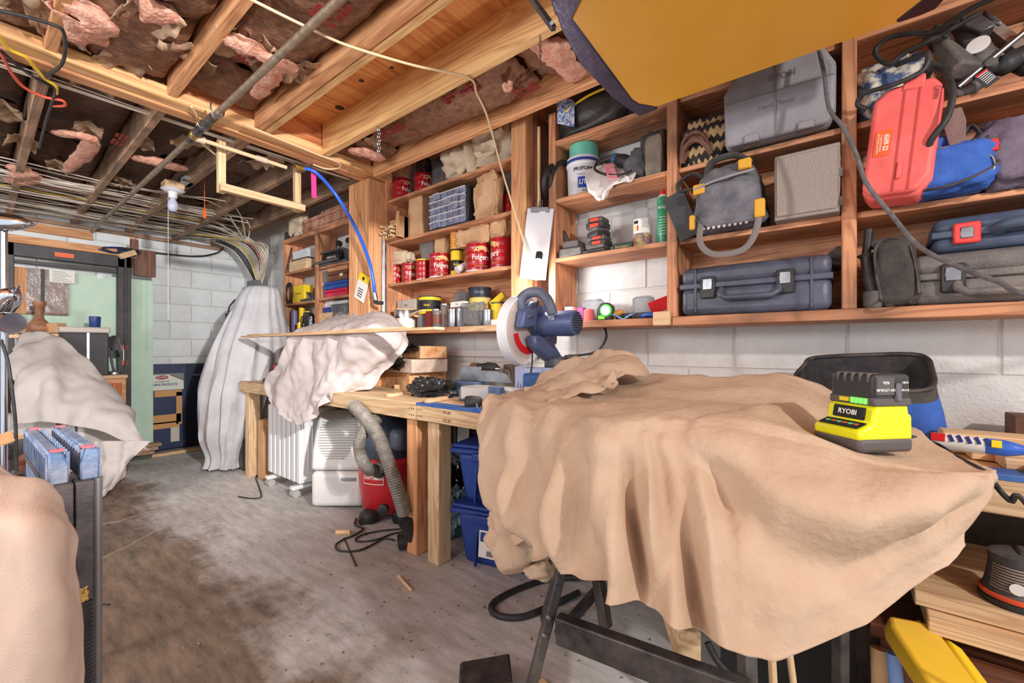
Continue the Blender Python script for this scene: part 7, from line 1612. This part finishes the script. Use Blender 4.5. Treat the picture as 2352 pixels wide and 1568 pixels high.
single(MB().bx(XD - .1, XD - .06, 1.0, 1.17, zt - .16, zt + .11).bx(XD - .1, XD - .05, .97, 1.03, zt + .0, zt + .2), 'brown_board', BROWNP['z'], 'brown board behind the upper right corner of the door frame', 'board', bev=.003)
g0, g1 = atx(42, 800, -5.66), atx(352, 645, -5.66)
single(MB().bx(-5.672, -5.657, g0.y, g1.y, .01, g1.z), 'plywood_sheet', GREENP, 'pale mint green plywood sheet leaning against the far wall', 'plywood', bev=.002)
p = atx(233, 634, -5.65); single(MB().lathe([(.03, 0), (.03, .006), (.015, .01)], 18, (-5.656, p.y, p.z), (1, 0, 0)), 'round_knob', WHITEP, 'small round white plate on the mint green plywood', 'plate', smooth=40)
t = thing('wrapped_board', 'dark brown panel wrapped in plastic film inside the door frame', 'panel', (-5.63, .4, 1.5))
a, b_ = atx(40, 612, -5.63), atx(157, 720, -5.63)
MB().bx(-5.65, -5.63, a.y, b_.y, b_.z - .02, a.z).build('panel', BROWNP['z'], t, bev=.002)
c0 = atx(98, 612, -5.63); MB().bx(-5.65, -5.62, c0.y - .012, c0.y + .012, b_.z, a.z).build('mullion', mat('dark_strip', (50, 40, 38), .5), t)
MB().bx(-5.645, -5.626, a.y - .02, a.y + .05, b_.z - .02, a.z).build('left_stile', FIR['z'], t)
MB().bx(-5.628, -5.625, a.y + .05, b_.y, b_.z, a.z).build('film', mat('film_thin', (220, 214, 210), .2, alpha=.12, bump=.8, bs=8), t)
p = atx(143, 634, -5.615); single(MB().bx(-5.622, -5.619, p.y - .08, p.y + .08, p.z - .06, p.z + .06), 'paper_notice', PAPER, 'white paper notice taped on the brown panel', 'paper')
t2 = bpy.data.objects['paper_notice']
for k in range(6): MB().bx(-5.6195, -5.6185, p.y - .06, p.y + .06 - .02 * (k % 3), p.z - .045 + k * .016, p.z - .041 + k * .016).build('print_line', mat('grey_ink', (120, 120, 124), .6), t2)
# things on the top of the frame and behind the cover
p = atx(275, 577, XD)
t = thing('cable_bundle', 'dark blue cord bundle lying on the right of the door frame top', 'cord', (XD, p.y, zt))
for k in range(6): MB().tube([(XD + .02 * cos(a + k), p.y + (.16 - .01 * k) * cos(a) + .02 * k - .06, zt + .035 + .02 * sin(a) + .006 * k) for a in [j * 2 * pi / 14 for j in range(14)]], .010, 6, closed=True).build('coil', RUB if k % 2 else mat('navy_cord', (40, 52, 92), .5), t, smooth=60)
MB(frame((XD, p.y + .04, zt + .03), .5, 0, .3)).bx(-.05, .05, -.07, .07, -.03, .02).build('wood_scrap', OAK['y'], t)
t = thing('cabinet', 'wooden cabinet behind the drop cloth carrying the black speaker', 'cabinet', (-5.3, .75, 0))
q0, q1 = atx(150, 868, -5.0), atx(290, 868, -5.0)
MB().bx(-5.5, -5.0, q0.y - .01, q1.y, .02, q1.z).build('body', FIR['y'], t, bev=.004)
MB().bx(-5.5, -4.99, q0.y - .02, q1.y + .01, q1.z, q1.z + .03).build('top', OAK['y'], t, bev=.004); MB().bx(-5.002, -4.99, q1.y - .22, q1.y - .03, .3, q1.z - .04).build('door', wood('orange_door', (206, 120, 66), (150, 76, 40), 'z', .8), t, bev=.003)
zc = q1.z + .03
a, b_ = atx(140, 800, -5.05), atx(250, 760, -5.05)
zt2 = atx(245, 752, -5.05).z
t = thing('loudspeaker', 'black two-panel appliance with a pale top standing behind the drop cloth', 'appliance', (-5.2, (a.y + b_.y) / 2, zc))
MB().bx(-5.4, -5.05, a.y, b_.y, zc, zt2 - .05).build('body', mat('grille_black', (66, 64, 68), .5, bump=.3, bs=200), t, bev=.008)
MB().bx(-5.41, -5.04, a.y - .01, b_.y + .01, zt2 - .05, zt2).build('top', mat('pale_top', (196, 184, 176), .5), t, bev=.012, seg=2)
c = (a.y * .45 + b_.y * .55); MB().bx(-5.052, -5.043, c - .008, c + .008, zc, zt2 - .05).build('trim_strip', STEEL, t)
p = at_d(90, 755, 3.55)
t = thing('wooden_bottle', 'turned wooden bottle-shaped vase standing behind the drop cloth', 'vase', (p.x, p.y, 1.22)); h = at_d(90, 692, 3.55).z - 1.22
MB(FR[t.name]).lathe([(.05, 0), (.075, h * .1), (.08, h * .22), (.06, h * .34), (.03, h * .48), (.024, h * .65), (.03, h * .85), (.042, h * .9), (.04, h)], 30).build('vase', mat('turned_wood', (168, 118, 88), .5, col2=(120, 78, 54), vs=16), t, smooth=60)
t = thing('shelf_board', 'cluttered shelf board behind the drop cloth with wood blocks', 'shelf', (-5.0, .45, 1.2)); q0, q1 = at_d(20, 768, 3.55), at_d(134, 766, 3.55)
MB().slab([q0 * 1, q1 * 1, q1 + Vector((-.13, .06, 0)), q0 + Vector((-.13, .06, 0))], (0, 0, -.03)).build('board', OAK['y'], t)
MB().bx(q0.x - .09, q0.x - .05, q0.y + .05, q0.y + .09, 0, q0.z - .03).bx(q1.x - .1, q1.x - .06, q1.y - .04, q1.y - .0, 0, q1.z - .03).build('bracket', FIR['z'], t)
for i, (px0, px1, yt) in enumerate(((40, 72, 745), (118, 142, 742), (140, 170, 750), (22, 40, 725), (108, 132, 752))):
    a, b_ = at_d(px0, 766, 3.58), at_d(px1, 766, 3.58); h = at_d(px0, yt, 3.58).z - a.z
    single(MB(frame((a + b_) / 2, 0, 0, radians(38))).bx(-(b_ - a).length / 2, (b_ - a).length / 2, -.04, .04, .005, h), 'wood_block', (FIR['x'], CARD, OAK['x'], PAPER, FIR['z'])[i], ('brown wood block left of the turned vase', 'tan wood block right of the turned vase', 'pale flat block beside the speaker top', 'upright pale box at the left of the cluttered shelf', 'low wood block beside the vase foot')[i], 'block', bev=.003)
p = at_y(218, 735, .9); p = atx(218, 738, -5.2)
single(MB().lathe([(.034, 0), (.036, .005), (.04, .095), (.036, .1)], 20, (p.x, p.y, zt2)), 'blue_cup', mat('navy_cup', (36, 62, 124), .3, coat=.4), 'dark blue cup standing on the pale appliance top', 'cup', smooth=40)
t = thing('desk_lamp', 'grey lamp shade and stand right of the black appliance', 'lamp', atx(262, 868, -5.2)); p = atx(262, 860, -5.2)
MB().lathe([(.06, 0), (.06, .02), (.02, .03)], 18, (p.x, p.y, zc)).build('base', STEEL, t, smooth=40); MB().tube([(p.x, p.y, zc + .02), (p.x, p.y - .02, zc + .16), (p.x, p.y - .01, zc + .26)], .01, 8, 4).build('arm', STEEL, t); MB().lathe([(.02, .05), (.06, .0), (.11, -.05)], 22, (p.x, p.y - .01, zc + .30), (.2, .5, 1)).build('shade', STEEL, t, smooth=50)
# blue cabinet with the sign
q0, q1 = atx(348, 836, -5.7), atx(428, 836, -5.7); q2 = atx(476, 836, -5.7); zt = q1.z
t = thing('metal_cabinet', 'navy metal cabinet with a paint sign and peeled masking tape on its door', 'cabinet', (-5.8, 1.4, 0))
MB().bx(-6.04, -5.7, q0.y - .12, q1.y, .02, zt).build('body', NAVYC, t, bev=.004); MB().bx(-6.04, -5.73, q1.y + .003, q2.y + .15, .02, zt).build('side_door', NAVYC2, t, bev=.004)
s0, s1 = atx(318, 860, -5.697), atx(422, 893, -5.697)
sg = MB().bx(-5.70, -5.696, s0.y, s1.y, s1.z, s0.z).build('sign', mat('sign_white', (216, 220, 214), .5), t, bev=.001)
tri = [(s0.y + .0, s0.z), (s0.y + .0, s0.z - .07), (s0.y + .10, s0.z - .012), (s1.y - .12, s0.z - .012), (s1.y, s0.z - .075), (s1.y, s0.z)]
MB().prism(tri, -5.6965, -5.6955, 'yz').build('sign_band', mat('sign_grey', (120, 136, 130), .5), sg)
for (ya, za, yb, zb_) in ((s1.y - .12, s0.z - .014, s1.y, s0.z - .078), (s0.y, s0.z - .072, s0.y + .1, s0.z - .014)): MB().tube([(-5.695, ya, za), (-5.695, yb, zb_)], .004, 4).build('red_line', mat('sign_red', (150, 50, 50), .5), sg)
yc = (s0.y + s1.y) / 2
FX = Matrix(((0, 0, 1, -5.694), (1, 0, 0, yc), (0, 1, 0, s0.z - .04), (0, 0, 0, 1)))
MB(FX).prism([(.055 * cos(a), .022 * sin(a)) for a in [k * 2 * pi / 20 for k in range(20)]], -.0015, .0, 'xy').build('oval', mat('oval_red', (160, 60, 60), .5), sg); text('DU PONT', .022, WHITE, sg, FX @ Matrix.Translation((0, 0, .0008)), 0, .01, sx=.8)
text('AUTOMOTIVE', .020, BLACKINK, sg, FX @ Matrix.Translation((0, -.046, 0)), 0, .01, sx=1.0); text('FINISHING PRODUCTS', .034, BLACKINK, sg, FX @ Matrix.Translation((-.0, -.078, 0)), 0, .02, sx=.78)
for (a0, b0, a1, b1) in ((355, 898, 418, 908), (405, 900, 418, 972), (350, 955, 416, 968), (352, 972, 410, 980)):
    a, b_ = atx(a0, b0, -5.698), atx(a1, b1, -5.698); MB().bx(-5.70, -5.6965, a.y, b_.y, b_.z, a.z).build('masking_tape', mat('masking_tape', (206, 156, 104), .8), t)
a, b_ = atx(392, 972, -5.698), atx(412, 1012, -5.698); MB().bx(-5.70, -5.697, a.y, b_.y, b_.z, a.z).build('bare_patch', mat('bare_patch', (206, 198, 186), .8), t)
p = atx(455, 860, -5.72); MB().bx(-5.73, -5.71, p.y - .05, p.y + .06, p.z - .01, p.z + .012).build('handle', STEEL, t, bev=.003)
single(MB().bx(-5.5, -5.45, 1.1, 1.5, 0, .03), 'floor_batten', OAK['y'], 'tan batten lying on the floor in front of the navy cabinet', 'board', bev=.003)
for i in range(3): single(MB(frame((-5.08 + .02 * i, .80 + .02 * i, .127 + .032 * i), 0, 0, 1.35 + .1 * i)).bx(-.24, .24, -.035, .035, 0, .03), 'wood_offcut', OLD['x'], ('lowest', 'middle', 'topmost')[i] + ' of three dark offcuts poking out behind the drop cloth corner', 'offcut', bev=.002)
single(MB().bx(-5.15, -5.0, .56, .70, 0, .125), 'low_crate', BROWNP['x'], 'low brown crate behind the drop cloth corner', 'crate', bev=.004)

# tall covered machine
def ringc(cx_, cy, z, rx, ry, seed, amp):
    o = []
    for k in range(72):
        a = 2 * pi * k / 72; f = 1 + amp * (abs(sin(a * 8 + seed + z)) * 1.3 - .7 + .5 * crease((cos(a) * 2, sin(a) * 2, z * .5), 2.2, 3) + noi((cos(a) * 2, sin(a) * 2, z * .35), 2.6, 5) * 1.2 + .5 * noi((cos(a) * 4, sin(a) * 4, z * .5), 4, 8) + .5 * crease((cos(a) * 3, sin(a) * 3, z * .3), 3.2, 6))
        s_ = .13 - .26 * (1 - z / 1.7); o.append(Vector((cx_ + rx * f * cos(a) + RT.x * s_, cy + ry * f * sin(a) + RT.y * s_, z)))
    return o
CXm, CYm = -4.42, 1.60
prof = [(1.69, .04, .03), (1.685, .10, .08), (1.66, .17, .13), (1.58, .20, .17), (1.45, .24, .2), (1.30, .29, .24), (1.1, .33, .28), (.9, .36, .3), (.7, .37, .31), (.5, .33, .28), (.3, .28, .25), (.12, .2, .19), (.02, .22, .2)]
rgs = [ringc(CXm, CYm, z, rx, ry, 1, .04 + .13 * (1 - z / 1.7)) for z, rx, ry in prof]
cols = list(zip(*rgs)); fine = [spline(list(c), 4) for c in cols]; rgs = [list(r) for r in zip(*fine)]
mb = loft(list(reversed(rgs)), False)
single(mb, 'machine_cover', SHEETB, 'old white sheet draped over a tall narrow machine by the corner', 'sheet', smooth=70)
t = thing('band_saw', 'tall machine hidden under the old white sheet', 'machine', (-4.35, 1.6, 0)); MB().bx(-4.5, -4.2, 1.48, 1.74, .0, .9).bx(-4.45, -4.3, 1.52, 1.7, .9, 1.6).build('body', BLKSTEEL, t, bev=.02)
t = thing('iron_bracket', 'black bracket handle sticking out left of the tall covered machine', 'bracket', at_d(522, 720, 4.1)); p = at_d(526, 725, 4.1)
MB().box(p, (.05, .05, .05)).tube([p, p + Vector((0, 0, .08)), p + Vector((.04, .04, .16))], .008, 8, 3).build('bracket', BLACK, t)
for i in range(2):
    p = at_d(530 + i * 20, 1062, 3.85); single(MB().lathe([(.02, -.03), (.035, -.02), (.035, .02), (.02, .03)], 16, (p.x, p.y, .036), (1, .3, 0)), 'castor', RUB, ('left' if not i else 'right') + ' black castor below the tall covered machine', 'wheel', smooth=40)

# ---------------------------------------------------------------- pipes, cables and fittings under the ceiling
t = thing('steel_pipe', 'long grey steel pipe hung below the joists towards the far wall', 'pipe', (-3, .76, 2.3))
MB().cyl((-6.0, .74, 2.30), (1.0, .79, 2.30), .0155, n=14).build('pipe', mat('grey_pipe', (170, 152, 130), .45, .5, col2=(130, 112, 96), vs=20), t, smooth=40)
MB().cyl((-2.95, .761, 2.30), (-2.55, .764, 2.30), .021, n=14).build('sleeve', BLKSTEEL, t, smooth=40); MB().lathe([(.022, -.025), (.026, -.02), (.026, .02), (.022, .025)], 14, (-2.86, .762, 2.3), (1, 0, 0)).build('tee', mat('brass', (190, 160, 90), .3, .9), t, smooth=40)
for x in (-2.7, -2.5): MB().tube([(x, .735, 2.345), (x, .735, 2.30), (x, .76, 2.275), (x, .79, 2.30), (x, .79, 2.345)], .004, 6, 4).build('strap', STEEL, t)
t = thing('supply_pipe', 'cream plastic pipe running beside the beam to the blue hose', 'pipe', (-2.86, 1.0, 2.28))
MB().cyl((-2.86, .78, 2.285), (-2.86, 1.26, 2.285), .012, n=12).build('pipe', CABLE, t, smooth=40); MB().cyl((-2.86, 1.08, 2.285), (-2.86, 1.14, 2.285), .017, n=12).cyl((-2.86, .77, 2.285), (-2.86, .81, 2.285), .02, n=12).build('coupling', mat('pipe_coupling', (196, 180, 158), .4), t, smooth=40)
rr = random.Random(11)
def sag(p0, p1, s, n=7, jit=.01):
    o = []
    for k in range(n + 1):
        f = k / n; q = p0.lerp(p1, f); q.z -= s * 4 * f * (1 - f) * .5 - rr.uniform(-jit, jit) * .4; q.x += rr.uniform(-jit, jit); o.append(q)
    return o
lbls = ('lower', 'middle', 'upper')
for k in range(4):
    x = -2.96 - k * .028
    single(MB().tube(sag(Vector((x, -2.2, 2.40 - .004 * (k % 2))), Vector((x + .02 * k, 1.9, 2.40)), .03), .0048, 6, 5, .6), 'ceiling_cable', CABLEW, ('cable nearest the beam in the pale run under the joists', 'second pale cable from the beam under the joists', 'third pale cable from the beam under the joists', 'fourth pale cable from the beam under the joists')[k], 'cable', 'pale cables alongside the beam', smooth=60)
for k in range(46):
    x = -4.55 - 1.4 * ((k + .5) / 46) + rr.uniform(-.08, .08); z = 2.42 - rr.random() * .05
    m = CABLEY if k in (20, 33) else CABLER if k == 14 else CABLEW
    y1 = rr.uniform(1.55, 1.95)
    lb = 'sheathed cable in the crowded bundle stapled across the far ceiling joists'
    pts = sag(Vector((x + rr.uniform(-.15, .15), -2.2, z)), Vector((x + rr.uniform(-.2, .2), y1 - .2, z)), rr.uniform(.0, .08), 9, .035)
    if k % 3 == 0:   # these turn down the corner
        cx_ = -5.5 + .018 * (k // 3) + .25; pts += [Vector((cx_ - .1, 1.92, 2.28)), Vector((cx_, 2.0, 2.16)), Vector((cx_ * .5 - 2.72 + rr.uniform(-.05, .05), 2.05, 2.0)), Vector((-5.46 + rr.uniform(-.06, .06), 2.08, 1.88))]
    lb = {20: 'yellow sheathed cable in the far ceiling bundle', 33: 'second yellow sheathed cable, nearer the far wall', 14: 'orange-red cable in the far ceiling bundle'}.get(k, 'pale ' + lb if k % 3 else 'pale cable of the far ceiling bundle turning down into the corner')
    single(MB().tube(pts, .0075, 6, 4, .6), 'ceiling_cable', m, lb, 'cable', None if k in (14, 20, 33) else ('pale cables of the far ceiling bundle' if k % 3 else 'pale cables turning down into the corner'), smooth=60)
for k in range(14):
    x = -5.72 + .05 * k; m = RUB if k in (1, 2, 3, 9) else CABLEY if k == 5 else CABLER if k == 10 else CABLEW
    col = 'black' if m is RUB else 'yellow' if m is CABLEY else 'orange-red' if m is CABLER else 'pale'
    single(MB().tube([Vector((x - .15, 1.75, 2.37)), Vector((x - .02, 1.9, 2.28)), Vector((x + .02, 2.0, 2.14)), Vector((x * .6 - 5.47 * .4, 2.06, 1.98)), Vector((x * .25 - 5.47 * .75, 2.085, 1.86))], .007, 6, 6), 'corner_cable', m, col + ' cable dropping down the corner into the grey electrical box', 'cable', col + ' cables dropping down the corner' if col in ('black', 'pale') else None, smooth=60)
t = thing('electrical_box', 'grey steel electrical box in the corner where the cables end', 'electrical box', (-5.47, 2.08, 1.45)); MB().bx(-5.58, -5.36, 2.0, 2.135, 1.45, 1.9).build('box', mat('panel_grey', (112, 116, 118), .45, .3), t, bev=.004); MB().bx(-5.56, -5.38, 1.994, 2.0, 1.47, 1.88).build('cover', mat('panel_grey', (112, 116, 118), .45, .3), t)
single(MB().tube([atx(300, 573, -6.03), atx(400, 585, -6.03), atx(460, 588, -6.03), atx(500, 580, -6.03), atx(512, 568, -6.03)], .009, 8, 6), 'wall_cable', RUB, 'black cable sagging along the top of the far block wall', 'cable', smooth=60)
# coloured cords at the upper left
for pts, m, lb in (([(-20, 60), (0, 85), (20, 112), (60, 132), (80, 155), (105, 182), (128, 198), (130, 215)], CABLEY, 'yellow extension cord hanging from the beam at the upper left'), ([(-20, 85), (0, 118), (25, 165), (55, 200), (100, 222), (140, 230), (150, 238), (145, 243), (120, 243)], CABLER, 'orange extension cord looping under the beam at the upper left'), ([(-20, 100), (0, 115), (40, 150), (80, 178), (115, 196), (128, 205), (118, 240), (105, 280), (90, 340)], RUB, 'black cord twisting down the old joist at the upper left'), ([(0, 25), (60, 38), (125, 58), (145, 72), (150, 110), (140, 150), (105, 175)], RUB, 'black cord running along the beam side at the upper left')):
    single(MB().tube([at_z(x, y, 2.32) for x, y in pts], .0065, 8, 6), 'extension_cord', m, lb, 'cord', smooth=60)
P = at_d(397, 440, 3.2)
t = thing('bulb_socket', 'white porcelain bulb holder with a bare bulb and pull string on the joists', 'light fixture', P)
MB().bx(P.x - .06, P.x + .06, P.y - .06, P.y + .06, P.z + .02, 2.36).build('wood_block', PINE['x'], t, bev=.003)
MB().lathe([(.07, .02), (.075, .012), (.06, .0), (.03, -.006), (.026, -.05), (.02, -.052)], 26, P).build('holder', WHITEP, t, smooth=40)
MB().lathe([(.014, -.05), (.03, -.085), (.034, -.11), (.026, -.14), (.008, -.152)], 22, P).build('bulb', LIVE, t, smooth=60)
ps = P + Vector((-.035, -.02, 0)); MB().cyl(ps, (ps.x, ps.y, at_d(389, 735, 3.2).z), .0018, n=6).build('pull_string', WHITEP, t); MB().lathe([(.004, 0), (.006, .006), (.004, .012)], 8, (ps.x, ps.y, at_d(389, 735, 3.2).z - .01)).build('string_knob', STEEL, t)
MB().bx(P.x + .02, P.x + .14, P.y + .02, P.y + .1, 2.35, 2.40).build('junction_box', STEEL, t, bev=.003)
a = at_d(470, 490, 3.3)
single(MB().tube([a + Vector((0, 0, .03)), (a.x, a.y, 2.5)], .003, 6).tube([a + Vector((.02 * cos(w), 0, .035 * sin(w))) for w in [k * 2 * pi / 12 for k in range(12)]], .008, 8, closed=True), 'orange_clip', mat('orange_clip', (236, 110, 50), .45), 'orange plastic hook hanging among the ceiling cables', 'hook', smooth=60)
t = thing('hanging_rack', 'U-shaped pine rack hanging under the joists beside the cream pipe', 'rack', (-2.95, 1.13, 2.05))
y0, y1 = .92, 1.37
MB().bx(-2.97, -2.93, y0 - .02, y0 + .02, 2.04, 2.36).build('post', PINE['z'], t, bev=.003); MB().bx(-2.97, -2.93, y1 - .02, y1 + .02, 2.04, 2.36).build('post', PINE['z'], t, bev=.003); MB().bx(-2.93, -2.89, y0 - .02, y1 + .03, 2.04, 2.085).build('cross_bar', OAK['y'], t, bev=.003)
a = at_x(714, 385, -2.85); single(MB().slab([a, a + Vector((0, .035, 0)), a + Vector((0, .04, -.2)), a + Vector((0, .005, -.2))], (.001, 0, 0)), 'flagging_tape', mat('hot_pink', (246, 60, 140), .5), 'hot pink ribbon hanging beside the start of the blue hose', 'ribbon')
for i, (px, py) in enumerate(((868, 292), (872, 292), (1241, 82))):
    p = at_z(px, py, 2.34); m = MB()
    for k in range(7):
        c = p + Vector((0, 0, -.01 - k * .02)); ax = Vector((1, .2, 0)) if k % 2 else Vector((-.2, 1, 0))
        m.tube([c + ax * (.005 * cos(w)) + Vector((0, 0, .013 * sin(w))) for w in [j * 2 * pi / 10 for j in range(10)]], .0018, 5, closed=True)
    single(m, 'hook_chain', STEEL, ('left one of the two short chains hanging from the joist above the cans', 'right one of the two short chains hanging from the joist above the cans', 'short chain hanging from the joist beside the yellow machine')[i], 'chain', smooth=60)
mb = MB()
single(MB().tube([at_z(560, 285, 2.335), at_z(640, 318, 2.335), at_z(730, 355, 2.335), at_z(775, 372, 2.335), at_z(780, 385, 2.33), at_z(750, 388, 2.33), at_z(720, 378, 2.325)], .0055, 8, 6), 'beam_cable', CABLE, 'cream cable stapled along the underside of the beam with a loop at its end', 'cable', smooth=60)
single(MB().tube([at_z(440, 245, 2.34), at_z(455, 275, 2.33), at_z(450, 305, 2.31), at_z(460, 325, 2.29), at_z(495, 355, 2.28)], .006, 8, 6), 'beam_cable', CABLE, 'short cream cable end hanging from the beam by the steel pipe', 'cable', smooth=60)
